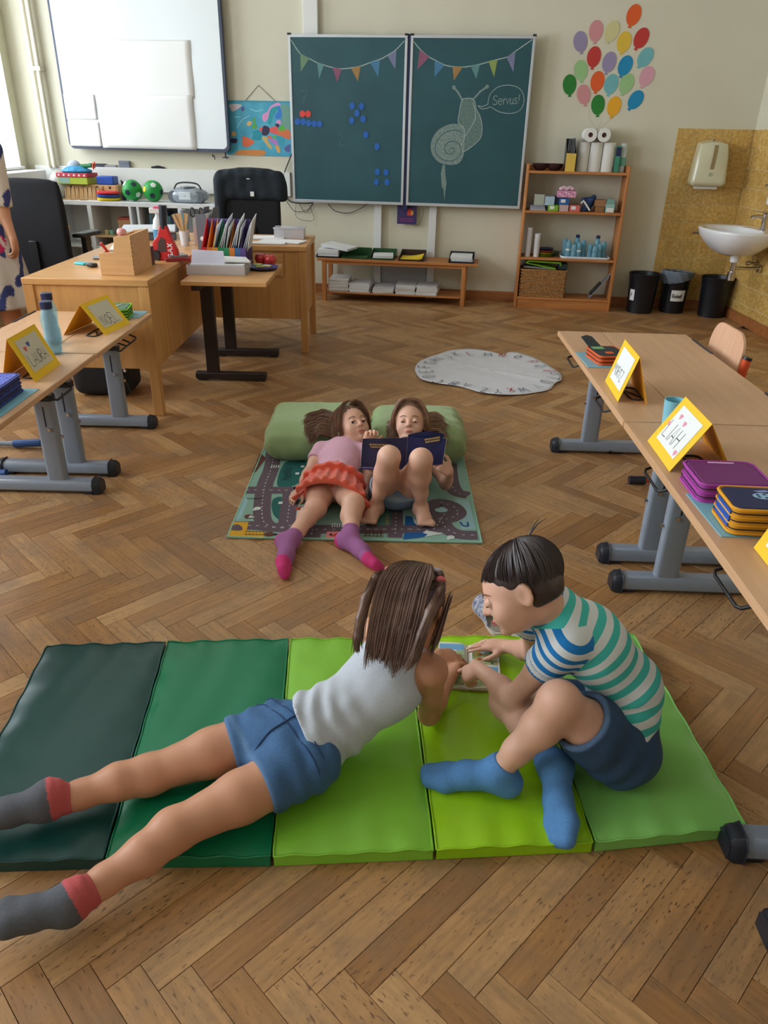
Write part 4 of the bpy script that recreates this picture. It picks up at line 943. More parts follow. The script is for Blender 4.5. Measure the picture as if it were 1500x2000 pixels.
for k, (ch_, (x, y)) in enumerate(zip('ABCDEFGHIJKLMNOPQRSTUVWXYZ', LP)):
    a = math.atan2(y - lcy, x - lcx) - PI / 2; ca, sa = math.cos(a), math.sin(a); ox_, oy_ = x - lcx, y - lcy
    m = MB(); write(m, ch_, -.032, -.035, .085, .007, 0, (lambda ca, sa, ox_, oy_: lambda X, Y, Z: (ox_ + X * ca - Y * sa, oy_ + X * sa + Y * ca, .0172 - .0))(ca, sa, ox_, oy_), mi={'L': 1, 'P': 1, 'R': 1, 'X': 1, 'G': 2, 'N': 1}.get(ch_, k % 3 if k % 3 != 1 else 0), sx=.85); m.build('letter', inks, al)

# ------------------------------------------------------------ things on and along the back wall
alu = plainmat('aluminium_frame', 196, 200, 206, .35, metal=.4); bb_m = mat('chalkboard_green', rgb(24, 70, 78), .55, noise=.22, nscale=3, col2=rgb(34, 82, 90))
chalk = mat('chalk_white', rgb(170, 188, 184), .95, noise=.35, nscale=160)
chalk_dim = mat('chalk_faint', rgb(78, 116, 112), .95, noise=.3, nscale=160)
bb = wthing('chalkboard', 'green double-leaf chalkboard with a chalk snail, pennants and dots', 'chalkboard', .147, .0)
MB().bx(-.02, .03, -.125, -.06, .82, 2.235).build('centre_post', navy, bb, bev=.003)
for x in (-.262, .27):
    MB().bx(x - .035, x + .035, -.06, -.004, .0, 2.23).build('support_rail', white_lac, bb, bev=.004)
MB().bx(-.262 + .04, .27 - .04, -.03, -.004, .1, .36).build('base_panel', plainmat('grey_panel', 176, 178, 186, .6), bb)
for n, (x0, x1) in enumerate(((-1.075, -.012), (.016, 1.08))):
    fr = MB()
    for a in ((x0, x1, .863, .888), (x0, x1, 2.205, 2.228), (x0, x0 + .022, .888, 2.205), (x1 - .022, x1, .888, 2.205)): fr.bx(a[0], a[1], -.14, -.115, a[2], a[3])
    lf = fr.build('leaf_frame', alu, bb, bev=.002)
    MB().bx(x0 + .02, x1 - .02, -.134, -.118, .885, 2.207).build('writing_surface', bb_m, lf)
    for cx_ in (x0 + .01, x1 - .01): MB().bx(cx_ - .015, cx_ + .015, -.145, -.112, 2.222, 2.238).build('corner_cap', black_p, lf)
TB = lambda y0: (lambda x, y, z: (x, -.1345 - z, y))
T0 = TB(0)
def BC(cx, cy): return None
penc = {'w': chalk, 'g': (120, 150, 120), 'm': (150, 96, 120), 'o': (170, 134, 84), 'b': (84, 134, 170), 'v': (130, 134, 168), 't': (104, 150, 150), 'y': (150, 170, 96)}
pmats = {k: (v if k == 'w' else mat('chalk_' + k, rgb(*v), .95, noise=.3, nscale=120)) for k, v in penc.items()}
cr1 = [(-1.057, 2.194), (-0.964, 2.076), (-0.886, 2.044), (-0.808, 2.011), (-0.682, 1.979), (-0.603, 1.969), (-0.509, 1.977), (-0.423, 1.992), (-0.337, 2.02), (-0.245, 2.047), (-0.184, 2.076), (-0.116, 2.115), (-0.042, 2.183)]
cr2 = [(0.026, 2.193), (0.097, 2.123), (0.176, 2.068), (0.238, 2.04), (0.315, 2.008), (0.392, 1.995), (0.476, 1.993), (0.55, 2.001), (0.625, 2.015), (0.713, 2.038), (0.786, 2.055), (0.859, 2.074), (0.914, 2.11), (1.051, 2.199)]
for P_ in (cr1, cr2): MB().ribbon(cat2(P_, 4), .008, 0, T=T0).build('chalk_cord', chalk, bb)
PN = [('g', [(-0.966, 2.083), (-0.889, 2.047), (-0.968, 1.943)]), ('t', [(-0.815, 2.015), (-0.758, 1.997), (-0.801, 1.891)]), ('m', [(-0.677, 1.979), (-0.598, 1.967), (-0.636, 1.866)]), ('o', [(-0.509, 1.974), (-0.426, 1.992), (-0.449, 1.875)]), ('b', [(-0.337, 2.02), (-0.255, 2.039), (-0.266, 1.908)]), ('v', [(-0.184, 2.069), (-0.111, 2.115), (-0.116, 1.972)]), ('m', [(0.097, 2.119), (0.18, 2.066), (0.08, 1.971)]), ('b', [(0.231, 2.04), (0.316, 2.005), (0.234, 1.916)]), ('o', [(0.389, 1.995), (0.473, 1.993), (0.406, 1.891)]), ('t', [(0.547, 2.001), (0.622, 2.013), (0.6, 1.906)]), ('y', [(0.698, 2.036), (0.771, 2.051), (0.753, 1.921)]), ('v', [(0.847, 2.071), (0.918, 2.11), (0.914, 1.962)])]
for k, t in PN:
    m = MB(); m.flat(t, .0003, 0, T0); m.ribbon(t, .004, .0006, 0, T0, closed=True); m.build('chalk_pennant', pmats[k], bb)
DT = [(-0.962, 1.61), (-0.909, 1.611), (-1.012, 1.546), (-0.958, 1.545), (-0.906, 1.536), (-0.853, 1.532), (-0.805, 1.531), (-0.502, 1.682), (-0.415, 1.679), (-0.456, 1.624), (-0.505, 1.565), (-0.399, 1.578), (-0.373, 1.451), (-0.267, 1.356), (-0.261, 1.144), (-0.18, 1.143), (-0.269, 1.058), (-0.168, 1.058)]
red_d = plainmat('red_magnet', 214, 56, 48, .5); blue_d = plainmat('blue_magnet', 16, 92, 176, .5)
for i, (x, y) in enumerate(DT):
    wx = x + .147
    t = MB(); t.prism(circ(0, 0, .027 if i < 7 else .025, 18, .029 if i >= 7 else None), 0, .004, T=lambda a, b, z: (a, -z, b)); o = t.build('board_magnet', red_d if i < 2 else blue_d, None, smooth=40)
    o.location = wpt(wx, .1345, y); o.rotation_euler = (0, 0, WA)
    lab = ['left one of the two red discs on the chalkboard', 'right one of the two red discs on the chalkboard'] + ['blue disc in the row under the red ones, ' + w for w in ('first from left', 'second from left', 'in the middle', 'fourth from left', 'last on the right')] + \
          ['upper left blue disc of the five-dot cross', 'upper right blue disc of the five-dot cross', 'centre blue disc of the five-dot cross', 'lower left blue disc of the five-dot cross', 'lower right blue disc of the five-dot cross', 'single blue disc just below the five-dot cross', 'single blue disc above the square of four dots',
           'upper left blue disc of the four-dot square', 'upper right blue disc of the four-dot square', 'lower left blue disc of the four-dot square', 'lower right blue disc of the four-dot square']
    tag(o, lab[i], 'magnet', 'round magnets on the chalkboard')
m = MB(); WX = [(-0.979, 1.69), (-0.633, 1.355), (-0.69, 1.062), (-0.582, 1.563), (0.763, 1.709)]
def wr1(ch_, p, h, w, mt, name='chalk_writing', **k): m = MB(); write(m, ch_, p[0], p[1], h, w, .0004, T0, **k); return m.build(name, mt, bb)
wr1('7', WX[0], .105, .006, chalk_dim); wr1('2', WX[1], .10, .006, chalk_dim); wr1('4', WX[2], .075, .004, chalk_dim); wr1('1', WX[3], .06, .003, chalk_dim)
for k, q in enumerate('Servus!'):
    wr1(q, (WX[4][0] - .005 + (.0, .050, .088, .118, .152, .188, .222)[k], WX[4][1] + .002 * k), (.072, .08, .08, .08, .08, .08, .07)[k], .0045, chalk, name='chalk_letter')
SN = {'body': [(0.485, 1.738), (0.522, 1.755), (0.576, 1.753), (0.602, 1.727), (0.618, 1.673), (0.655, 1.619), (0.68, 1.537), (0.676, 1.453), (0.626, 1.396), (0.536, 1.334), (0.502, 1.365), (0.526, 1.436), (0.52, 1.52), (0.466, 1.56), (0.469, 1.643)], 'shell': [(0.524, 1.506), (0.475, 1.549), (0.381, 1.548), (0.289, 1.502), (0.238, 1.43), (0.227, 1.359), (0.253, 1.288), (0.319, 1.235), (0.416, 1.219), (0.495, 1.236), (0.53, 1.301), (0.533, 1.38)], 'a1': [(0.493, 1.736), (0.45, 1.798), (0.41, 1.838)], 'a2': [(0.582, 1.746), (0.641, 1.808), (0.701, 1.848)], 'sp': [(0.405, 1.346), (0.431, 1.363), (0.44, 1.335), (0.414, 1.309), (0.371, 1.319), (0.352, 1.362), (0.382, 1.402), (0.443, 1.413), (0.494, 1.379), (0.505, 1.322), (0.469, 1.271), (0.398, 1.251), (0.317, 1.275), (0.274, 1.331), (0.278, 1.403), (0.337, 1.474), (0.43, 1.504), (0.51, 1.485)], 'bub': [(0.717, 1.715), (0.727, 1.782), (0.789, 1.843), (0.893, 1.861), (0.987, 1.832), (1.028, 1.759), (1.01, 1.679), (0.929, 1.644), (0.822, 1.655), (0.742, 1.691), (0.713, 1.681), (0.666, 1.676), (0.631, 1.7), (0.672, 1.694), (0.713, 1.712)], 'tail': [(0.344, 1.218), (0.332, 1.144), (0.346, 1.027), (0.364, 1.012), (0.378, 0.908), (0.383, 1.013), (0.389, 1.072), (0.372, 1.145), (0.365, 1.218)], 'ln': [(0.585, 1.726), (0.617, 1.618), (0.584, 1.535), (0.528, 1.45)]}
ck2 = mat('chalk_fill', rgb(112, 132, 128), .95, noise=.4, nscale=60, col2=rgb(84, 110, 106)); ck3 = mat('chalk_fill_light', rgb(138, 154, 150), .95, noise=.4, nscale=60, col2=rgb(100, 122, 118))
MB().flat(cat2(SN['body'], 4, True), .0003, 0, T0).build('chalk_snail_body', ck2, bb); MB().flat(cat2(SN['shell'], 4, True), .0006, 0, T0).build('chalk_snail_shell', ck3, bb)
m = MB(); m.ribbon(cat2(SN['sp'], 5), .006, .0009, 0, T0); m.build('chalk_spiral', bb_m, bb)
MB().ribbon(cat2(SN['body'], 4, True), .006, .0008, 0, T0, closed=True).build('chalk_outline', chalk, bb); MB().ribbon(cat2(SN['ln'], 5), .006, .0008, 0, T0).build('chalk_outline', chalk, bb)
for k in ('a1', 'a2'): m = MB(); m.ribbon(SN[k], .016, .0005, 0, T0); m.flat(circ(SN[k][-1][0], SN[k][-1][1], .016, 12), .0006, 0, T0); m.build('chalk_tentacle', ck3, bb)
MB().ribbon(cat2(SN['bub'], 4, True), .005, .0004, 0, T0, closed=True).build('chalk_bubble', chalk, bb); MB().flat(SN['tail'], .0003, 0, T0).build('chalk_trail', ck3, bb)

# white projection board with paper sheets
wb_ = wthing('whiteboard', 'large white board with a dark rounded frame at the upper left of the wall', 'whiteboard', -2.352, 0)
wbm = plainmat('whiteboard_enamel', 232, 238, 242, .28)
P = rrect(1.62, 1.5, .06, 6, 0, 2.025)
MB().prism(P, .05, .095, T=lambda x, y, z: (x, -z, y)).build('board_frame', plainmat('slate_frame', 56, 66, 90, .4), wb_, smooth=40)
MB().prism(rrect(1.575, 1.455, .045, 6, 0, 2.03), .093, .0985, T=lambda x, y, z: (x, -z, y)).build('board_surface', wbm, wb_, smooth=40)
MB().bx(-.5, .5, -.05, 0, 1.5, 1.6).build('wall_bracket', black_p, wb_)
for x, l in ((.625, .05), (.755, .03)): MB().tube([(x, -.07, 1.275), (x, -.07, 1.235), (x + .015, -.075, 1.225)], .008, 8).bx(x - .025, x + .025, -.09, -.05, 1.226, 1.236).build('pen_hook', black_p, wb_) if x > .7 else MB().tube([(x, -.05, 1.23), (x, -.07, 1.25), (x + .02, -.07, 1.24), (x + .02, -.07, 1.21)], .005, 8).build('cable_hook', black_p, wb_)
def sheet(label, s0, s1, z0, z1, d, mt=paper, amp=.004, seed=1, name='paper_sheet', lines=False):
    m = MB(); nx, ny = 14, 14; rs = random.Random(seed); a, b = rs.uniform(0, 6), rs.uniform(0, 6); vs = []
    for j in range(ny + 1):
        for i in range(nx + 1):
            u_, v_ = i / nx, j / ny; e = abs(u_ - .5) * 2
            vs.append(((s1 - s0) * (u_ - .5), -amp * (.8 + math.sin(5 * u_ + a) * math.sin(4 * v_ + b)) - amp * 1.2 * e ** 6 * (.5 + .5 * math.sin(9 * v_ + b)), (z1 - z0) * v_))
    m.add(vs, [(j * (nx + 1) + i, j * (nx + 1) + i + 1, (j + 1) * (nx + 1) + i + 1, (j + 1) * (nx + 1) + i) for j in range(ny) for i in range(nx)])
    o = m.build(name, mt, None, smooth=80); o.location = wpt((s0 + s1) / 2, d, z0); o.rotation_euler = (0, 0, WA); sd = o.modifiers.new('s', 'SOLIDIFY'); sd.thickness = .0006; tag(o, label, 'paper'); return o
bigp = mat('poster_paper', rgb(242, 242, 242), .8)
sheet('big blank white sheet, upper one on the white board', -2.79, -1.845, 1.72, 2.18, .100, bigp, .003, 2); sheet('big blank white sheet, lower one on the white board', -2.81, -1.865, 1.29, 1.745, .104, bigp, .003, 5)
sheet('small white sheet taped at the left edge of the white board, upper one', -3.14, -2.83, 1.53, 1.74, .1035, paper, .002, 3); sheet('small white sheet taped at the left edge of the white board, lower one', -3.14, -2.82, 1.298, 1.51, .1035, paper, .002, 4)

# map of europe
mp_ = wthing('map_poster', 'turquoise map of Europe hanging on a cord beside the chalkboard', 'poster', -1.277, 0)
sea = mat('map_sea', rgb(52, 150, 186), .6, noise=.2, nscale=6, col2=rgb(90, 178, 202))
MB().bx(-.325, .325, -.008, -.004, 1.252, 1.711).build('map_sheet', sea, mp_); MB().bx(-.328, .328, -.012, -.002, 1.703, 1.715).build('hanging_bar', plainmat('bar_teal', 60, 150, 170, .5), mp_)
TM = lambda x, y, z: (x, -.0082 - z, y)
MC = dict(nor=(222, 150, 200), swe=(30, 152, 160), fin=(52, 124, 206), rus=(112, 160, 146), uk=(88, 166, 78), ire=(224, 178, 108), fra=(24, 146, 164), esp=(224, 106, 66), ger=(44, 40, 74), pol=(224, 90, 86), ukr=(218, 116, 68), bel=(92, 178, 58), ita=(206, 172, 104), bal=(180, 124, 196), afr=(206, 132, 62), tur=(90, 96, 160), gre=(216, 170, 96), ice=(206, 196, 204), rom=(50, 156, 180), wht=(170, 220, 232))
MP = [('rus', [(0.219, 1.675), (0.31, 1.669), (0.307, 1.479), (0.266, 1.474), (0.226, 1.525), (0.234, 1.597)]), ('nor', [(0.224, 1.687), (0.198, 1.702), (0.127, 1.67), (0.097, 1.626), (0.05, 1.602), (0.044, 1.562), (0.065, 1.542), (0.099, 1.571), (0.121, 1.642), (0.164, 1.67), (0.219, 1.679)]), ('swe', [(0.164, 1.666), (0.21, 1.667), (0.185, 1.635), (0.162, 1.611), (0.142, 1.58), (0.135, 1.54), (0.115, 1.519), (0.097, 1.531), (0.104, 1.579), (0.125, 1.635)]), ('fin', [(0.196, 1.671), (0.219, 1.667), (0.234, 1.601), (0.21, 1.569), (0.173, 1.572), (0.17, 1.6), (0.199, 1.632)]), ('uk', [(-0.039, 1.573), (-0.021, 1.569), (-0.028, 1.537), (-0.012, 1.497), (-0.027, 1.481), (-0.063, 1.484), (-0.062, 1.508), (-0.042, 1.529), (-0.055, 1.552)]), ('ire', [(-0.097, 1.54), (-0.069, 1.544), (-0.066, 1.52), (-0.09, 1.504), (-0.111, 1.515)]), ('fra', [(-0.065, 1.456), (-0.004, 1.473), (0.032, 1.446), (0.02, 1.389), (-0.037, 1.383), (-0.069, 1.395), (-0.053, 1.432)]), ('esp', [(-0.152, 1.418), (-0.047, 1.375), (-0.077, 1.342), (-0.116, 1.325), (-0.163, 1.336), (-0.165, 1.373)]), ('pol', [(0.109, 1.491), (0.184, 1.501), (0.19, 1.437), (0.144, 1.444), (0.107, 1.459)]), ('pol', [(0.006, 1.481), (0.04, 1.498), (0.038, 1.458), (0.014, 1.465)]), ('ger', [(0.059, 1.51), (0.104, 1.495), (0.107, 1.455), (0.078, 1.426), (0.036, 1.43), (0.034, 1.466), (0.044, 1.494)]), ('ukr', [(0.192, 1.473), (0.28, 1.482), (0.307, 1.463), (0.305, 1.402), (0.249, 1.409), (0.185, 1.432)]), ('bel', [(0.202, 1.493), (0.235, 1.518), (0.261, 1.474), (0.201, 1.469)]), ('ger', [(0.166, 1.524), (0.203, 1.525), (0.197, 1.497), (0.17, 1.508)]), ('nor', [(0.177, 1.548), (0.214, 1.561), (0.221, 1.521), (0.181, 1.533)]), ('ita', [(0.031, 1.413), (0.077, 1.414), (0.089, 1.378), (0.124, 1.33), (0.109, 1.313), (0.078, 1.341), (0.047, 1.381)]), ('bal', [(0.095, 1.398), (0.16, 1.396), (0.191, 1.351), (0.167, 1.347), (0.121, 1.37)]), ('rom', [(0.171, 1.42), (0.235, 1.421), (0.247, 1.381), (0.237, 1.348), (0.191, 1.364)]), ('esp', [(0.087, 1.422), (0.124, 1.423), (0.113, 1.399), (0.091, 1.406)]), ('bel', [(0.133, 1.415), (0.166, 1.428), (0.165, 1.404), (0.138, 1.403)]), ('gre', [(0.153, 1.343), (0.195, 1.335), (0.202, 1.286), (0.178, 1.286)]), ('afr', [(-0.249, 1.264), (-0.213, 1.29), (-0.16, 1.299), (0.043, 1.299), (0.026, 1.253), (-0.254, 1.256)]), ('tur', [(0.245, 1.324), (0.289, 1.353), (0.302, 1.35), (0.296, 1.292), (0.259, 1.296)]), ('ice', [(-0.269, 1.68), (-0.153, 1.681), (-0.178, 1.649), (-0.241, 1.621), (-0.258, 1.64)]), ('tur', [(-0.155, 1.654), (-0.131, 1.666), (-0.124, 1.635), (-0.152, 1.626)]), ('ger', [(-0.277, 1.391), (-0.215, 1.392), (-0.222, 1.359), (-0.275, 1.358)]), ('gre', [(-0.263, 1.444), (-0.244, 1.457), (-0.221, 1.437), (-0.242, 1.412), (-0.265, 1.424)])]
for i, (k, t) in enumerate(MP):
    MB().flat(cat2(t, 3, True), .0004 + i * .00003, 0, TM).build('country', bpy.data.materials.get('map_' + k) or mat('map_' + k, rgb(*MC[k]), .6), mp_)
for t in [[(-0.072, 1.647), (-0.013, 1.628), (0.052, 1.639)], [(-0.208, 1.486), (-0.157, 1.551), (-0.08, 1.59)], [(-0.23, 1.577), (-0.169, 1.578)]]:
    MB().ribbon(cat2(t, 5), .006, .0016, 0, TM).build('sea_current', mat('map_line', rgb(150, 214, 230), .6), mp_)
MB().tube([(-.115, -.008, 1.712), (.02, -.004, 1.84), (.175, -.008, 1.712)], .002, 5).build('cord', black_p, mp_)

# small purple poster under the chalkboard
po = wthing('small_poster', 'small dark violet poster hanging below the middle of the chalkboard', 'poster', .168, .065)
MB().bx(-.094, .094, -.006, 0, .69, .86).build('poster_sheet', plainmat('poster_violet', 52, 40, 96, .5), po)
TP2 = lambda x, y, z: (x, -.0062 - z, y)
MB().flat([(.0, .77), (.05, .765), (.055, .82), (.005, .83)], 0, 0, TP2).build('poster_picture', plainmat('poster_red', 206, 60, 50, .5), po); MB().flat([(.04, .775), (.06, .775), (.06, .81), (.04, .81)], .0003, 0, TP2).build('poster_picture', plainmat('poster_yellow', 220, 170, 60, .5), po)
m = MB(); m.flat([(-.07, .735), (.07, .735), (.07, .741), (-.07, .741)], 0, 0, TP2); m.build('print_line', plainmat('poster_pink', 150, 50, 110, .5), po); MB().flat([(-.07, .715), (.06, .715), (.06, .721), (-.07, .721)], 0, 0, TP2).build('print_line', bpy.data.materials['poster_pink'], po)

# paper balloons on the wall
BL = [((2.025, 2.395), 0, -14), ((1.73, 2.281), 1, 2), ((1.864, 2.28), 2, -18), ((1.61, 2.203), 3, 14), ((1.976, 2.203), 4, -8), ((2.115, 2.231), 5, -22), ((1.741, 2.092), 5, -2), ((2.173, 2.092), 6, -32), ((1.876, 2.054), 3, -10), ((2.015, 2.029), 7, -18), ((1.643, 1.991), 8, 12), ((1.797, 1.909), 0, -4), ((2.208, 1.952), 9, -20), ((1.561, 1.882), 10, 8), ((1.918, 1.89), 6, -10), ((2.047, 1.895), 8, -16), ((1.692, 1.808), 1, 18), ((1.827, 1.73), 10, 6), ((1.968, 1.72), 11, -8), ((2.146, 1.773), 7, -32)]
bc = [(222, 92, 36), (206, 142, 146), (206, 200, 146), (150, 138, 172), (220, 184, 62), (190, 54, 50), (112, 178, 184), (20, 136, 186), (152, 194, 136), (214, 158, 174), (36, 124, 44), (232, 168, 34)]
bnm = ['orange', 'dusty pink', 'pale yellow', 'lilac', 'yellow', 'red', 'turquoise', 'blue', 'light green', 'light pink', 'dark green', 'golden yellow']
bpl = ['topmost orange paper balloon on the wall', 'dusty pink paper balloon at the top left of the bunch', 'pale yellow paper balloon near the top', 'lilac paper balloon at the upper left of the bunch', 'bright yellow paper balloon near the top', 'red paper balloon at the upper right of the bunch', 'red paper balloon at the left, above the lower orange one', 'turquoise paper balloon at the right edge of the bunch', 'lilac paper balloon in the middle of the bunch', 'blue paper balloon in the middle of the bunch', 'light green paper balloon at the left of the bunch', 'lower orange paper balloon in the middle of the bunch', 'light pink paper balloon at the right edge', 'dark green paper balloon at the far left', 'turquoise paper balloon in the lower middle', 'light green paper balloon right of the lower turquoise one', 'dusty pink paper balloon at the lower left', 'dark green paper balloon at the bottom', 'golden yellow paper balloon at the bottom', 'blue paper balloon at the lower right']
for i, ((s_, z_), c, t) in enumerate(BL):
    mt = bpy.data.materials.get('balloon_%d' % c) or mat('balloon_%d' % c, rgb(*bc[c]), .7)
    pts = []
    for k in range(28):
        a = 2 * PI * k / 28; pts.append((.058 * math.cos(a), (.075 if math.sin(a) > 0 else .082) * math.sin(a)))
    b = thing('paper_balloon', bpl[i], 'balloon', wpt(s_, .001, z_), 0, 'paper balloons on the wall', rot=(0, math.radians(-t), WA))
    MB().prism([p for p in pts], 0, .0025, T=lambda x, y, z: (x, -z - .001, y)).build('balloon', mt, b, smooth=30)
    MB().prism([(-.006, -.078), (.006, -.078), (.016, -.098), (-.016, -.098)], 0, .003, T=lambda x, y, z: (x, -z - .001, y)).build('knot', mt, b)
for x0, SP_ in zip((1.5, 1.575, 1.66), [[(1.748, 1.697), (1.768, 1.617), (1.817, 1.561)], [(1.855, 1.634), (1.866, 1.594), (1.862, 1.558)], [(1.965, 1.644), (1.923, 1.591), (1.879, 1.562)]]): 
    o = MB().tube([wpt(a, .003, b) for a, b in SP_], .0012, 4).build('balloon_string', paper, None); tag(o, ('left', 'middle', 'right')[(x0 > 1.55) + (x0 > 1.6)] + ' one of the three thin strings under the paper balloons', 'string', 'balloon strings')

# pine shelf
sh = wthing('pine_shelf', 'pine shelf unit with four boards between the chalkboard and the tiled corner', 'shelf', 1.70, .17)
for sx in (-1, 1): MB().bx(sx * .435 - .011, sx * .435 + .011, -.15, .15, 0, 1.25).build('side_panel', pine, sh, bev=.004)
BZ = [.105, .462, .868, 1.196]
for z in BZ: MB().bx(-.424, .424, -.148, .148, z - .02, z).build('shelf_board', pine_h, sh, bev=.002)
MB().bx(-.424, .424, -.14, -.125, 0, .085).build('plinth', pine_h, sh, bev=.002); MB().bx(-.424, .424, .13, .148, 1.196, 1.235).build('back_rail', pine_h, sh, bev=.002)
def on_shelf(s_, z, d=.17): return wpt(s_, d, z)
def wobj(mb, name, mt, label, cat, s_, d, z, group=None, rz=0, **k):
    o = mb.build(name, mt, None, **k); o.location = wpt(s_, d, z); o.rotation_euler = (0, 0, WA + rz); return tag(o, label, cat, group)
z = BZ[3]
bowl = plainmat('dark_bowl', 58, 34, 34, .4)
for s_, n in ((1.375, 'left'), (1.50, 'right')): wobj(MB().lathe([(.03, 0), (.05, .01), (.07, .035), (.075, .058), (.071, .058), (.064, .035), (.04, .012), (.0, .010)], seg=24), 'bowl', bowl, n + ' dark brown bowl on top of the pine shelf', 'bowl', s_, .19, z, 'dark bowls', smooth=50)
f = wthing('magazine_file', 'black and yellow magazine file on top of the pine shelf', 'file box', 1.625, .18, z)
MB().bx(-.042, .042, -.125, -.12, 0, .145).build('front_label', plainmat('file_yellow', 214, 180, 78, .6), f); m = MB()
m.hexa([(-.042, -.12, 0), (-.038, -.12, 0), (-.038, .1, 0), (-.042, .1, 0), (-.042, -.12, .15), (-.038, -.12, .15), (-.038, .1, .26), (-.042, .1, .26)]); m.build('side_panel', black_p, f)
MB().hexa([(.038, -.12, 0), (.042, -.12, 0), (.042, .1, 0), (.038, .1, 0), (.038, -.12, .15), (.042, -.12, .15), (.042, .1, .26), (.038, .1, .26)]).build('side_panel', black_p, f)
MB().bx(-.042, .042, .096, .1, 0, .26).build('back_panel', black_p, f)
for k in range(5): MB().hexa([(-.03 + k * .013, -.1, .01), (-.026 + k * .013, -.1, .01), (-.022 + k * .013, .09, .01), (-.026 + k * .013, .09, .01), (-.03 + k * .013, -.09, .25 + .005 * k), (-.026 + k * .013, -.09, .25 + .005 * k), (-.012 + k * .011, .09, .262), (-.016 + k * .011, .09, .262)]).build('grey_folder', plainmat('folder_grey_%d' % k, 118 + 8 * k, 122 + 8 * k, 128 + 8 * k, .6), f)
roll_m = mat('kitchen_paper', rgb(226, 226, 222), .9, bump=.5, bscale=60); core_m = plainmat('roll_core', 80, 50, 40, .8)
def roll(label, s_, d, z, standing=True, r=.055, h=.235, lean=0):
    t = thing('kitchen_roll', label, 'paper roll', wpt(s_, d, z), 0, 'kitchen rolls on the pine shelf', rot=(0, lean, WA) if standing else (PI / 2, 0, WA))
    MB().lathe([(r * .36, 0), (r, 0), (r, h), (r * .36, h), (r * .36, h * .5)], seg=28).build('paper', roll_m, t, smooth=50); MB().lathe([(r * .34, .002), (r * .35, .002), (r * .35, h - .002), (r * .30, h - .002), (r * .30, h - .01)], seg=20).build('core', core_m, t, smooth=50)
for i, (s_, lab) in enumerate(((1.735, 'standing kitchen roll, first from the left'), (1.845, 'standing kitchen roll, second from the left'), (1.955, 'standing kitchen roll, third from the left'))): roll(lab + ' on the pine shelf', s_, .17, z)
roll('kitchen roll lying on the standing ones, left one showing its core', 1.77, .04, z + .236 + .056, False); roll('kitchen roll lying on the standing ones, right one showing its core', 1.885, .04, z + .236 + .056, False)
pkg = MB().lathe([(.03, 0), (.031, .23)], seg=20); o = wobj(pkg, 'wrapped_roll', plainmat('printed_wrap', 200, 214, 214, .5), 'slim white and green wrapped roll at the right end of the top shelf', 'paper roll', 2.085, .15, z, smooth=40)
MB().lathe([(.0313, .05), (.0316, .12)], seg=20).build('green_print', plainmat('wrap_green', 110, 180, 160, .5), o, smooth=40)
o = wobj(MB().bx(-.02, .02, -.02, .02, 0, .21), 'cleaning_packet', plainmat('packet_green', 60, 140, 116, .5), 'narrow green and navy packet between the kitchen rolls', 'packet', 2.035, .2, z, bev=.003); MB().bx(-.0205, .0205, -.0206, -.02, .13, .2).build('navy_print', navy, o)
# second board: boxes
z = BZ[2]
def box_on(label, s0, s1, z0, z1, col, d=.24, dep=.12, name='cardboard_box', cat='box', group=None, lab=None, rz=0, rough=.6):
    o = wobj(MB().bx(-(s1 - s0) / 2, (s1 - s0) / 2, -dep / 2, dep / 2, 0, z1 - z0), name, mat(name, rgb(*col), rough, noise=.08, nscale=20), label, cat, (s0 + s1) / 2, d, z0, group, rz, bev=.002)
    if lab: MB().bx(-(s1 - s0) * .35, -(s1 - s0) * .35 + .04, -dep / 2 - .001, -dep / 2, (z1 - z0) * .35, (z1 - z0) * .85).build('sticker', lab, o)
    return o
for k in range(4): box_on(('bottom', 'second', 'third', 'top')[k] + ' grey booklet of the pile at the left of the second board', 1.315, 1.455 - .004 * k, z + .0115 * k, z + .011 + .0115 * k, (170 - 12 * k, 172 - 12 * k, 180 - 10 * k), .22, .17, 'booklet', 'booklet', 'grey booklets on the second board')
box_on('pale grey green box standing on the grey booklets', 1.345, 1.435, z + .046, z + .135, (170, 174, 160)); box_on('light blue tissue box on the second board', 1.44, 1.525, z + .046, z + .12, (168, 192, 210)); box_on('dark grey box holding up the light blue box', 1.46, 1.5, z, z + .045, (70, 80, 90), .22)
box_on('navy box behind the blue box', 1.53, 1.57, z + .05, z + .12, (52, 62, 84), .2); box_on('bright green box on the second board', 1.475, 1.565, z, z + .05, (120, 172, 40), .26, lab=paper)
box_on('multicoloured patterned box under the blue box', 1.572, 1.655, z, z + .054, (200, 170, 170), .25); box_on('blue box on the patterned box', 1.568, 1.655, z + .055, z + .108, (36, 92, 156), .25, lab=paper); box_on('coral red box on the second board', 1.665, 1.755, z, z + .054, (212, 104, 100), .25, lab=paper)
for k, (a, b, c_) in enumerate(()): o = wobj(MB().bx(-(b - a) / 2, (b - a) / 2, -.001, 0, 0, .03), 'sticker', mat('sticker_col', rgb(*c_), .6), 'tiny coloured print patch on the patterned box', 'print', (a + b) / 2, .3112, z + .012 + .004 * k, 'print patches'); 
gift = box_on('pink and white flowered tissue box on top of the other boxes', 1.545, 1.71, z + .115, z + .17, (214, 150, 184), .23, .12)
for k in range(12): MB().sphere((-.07 + .0125 * k, -.0605, .012 + .03 * ((k * 7) % 3) / 2), (.006, .0015, .006), 8, 5).build('printed_flower', plainmat('flower_pink', 240, 214, 226, .6) if k % 2 else plainmat('flower_red', 190, 90, 130, .6), gift)
s = Sdf(.006); g = s.grp(); cw = np.array(wpt(1.63, .23, z + .185))
for k in range(5): g.ell(cw + np.array([-.05 + .025 * k, 0, .012 * (k % 2)]), (.024, .02, .016), None, .01)
g.disp = lambda P: .004 * vnoise(P, 120, 2)
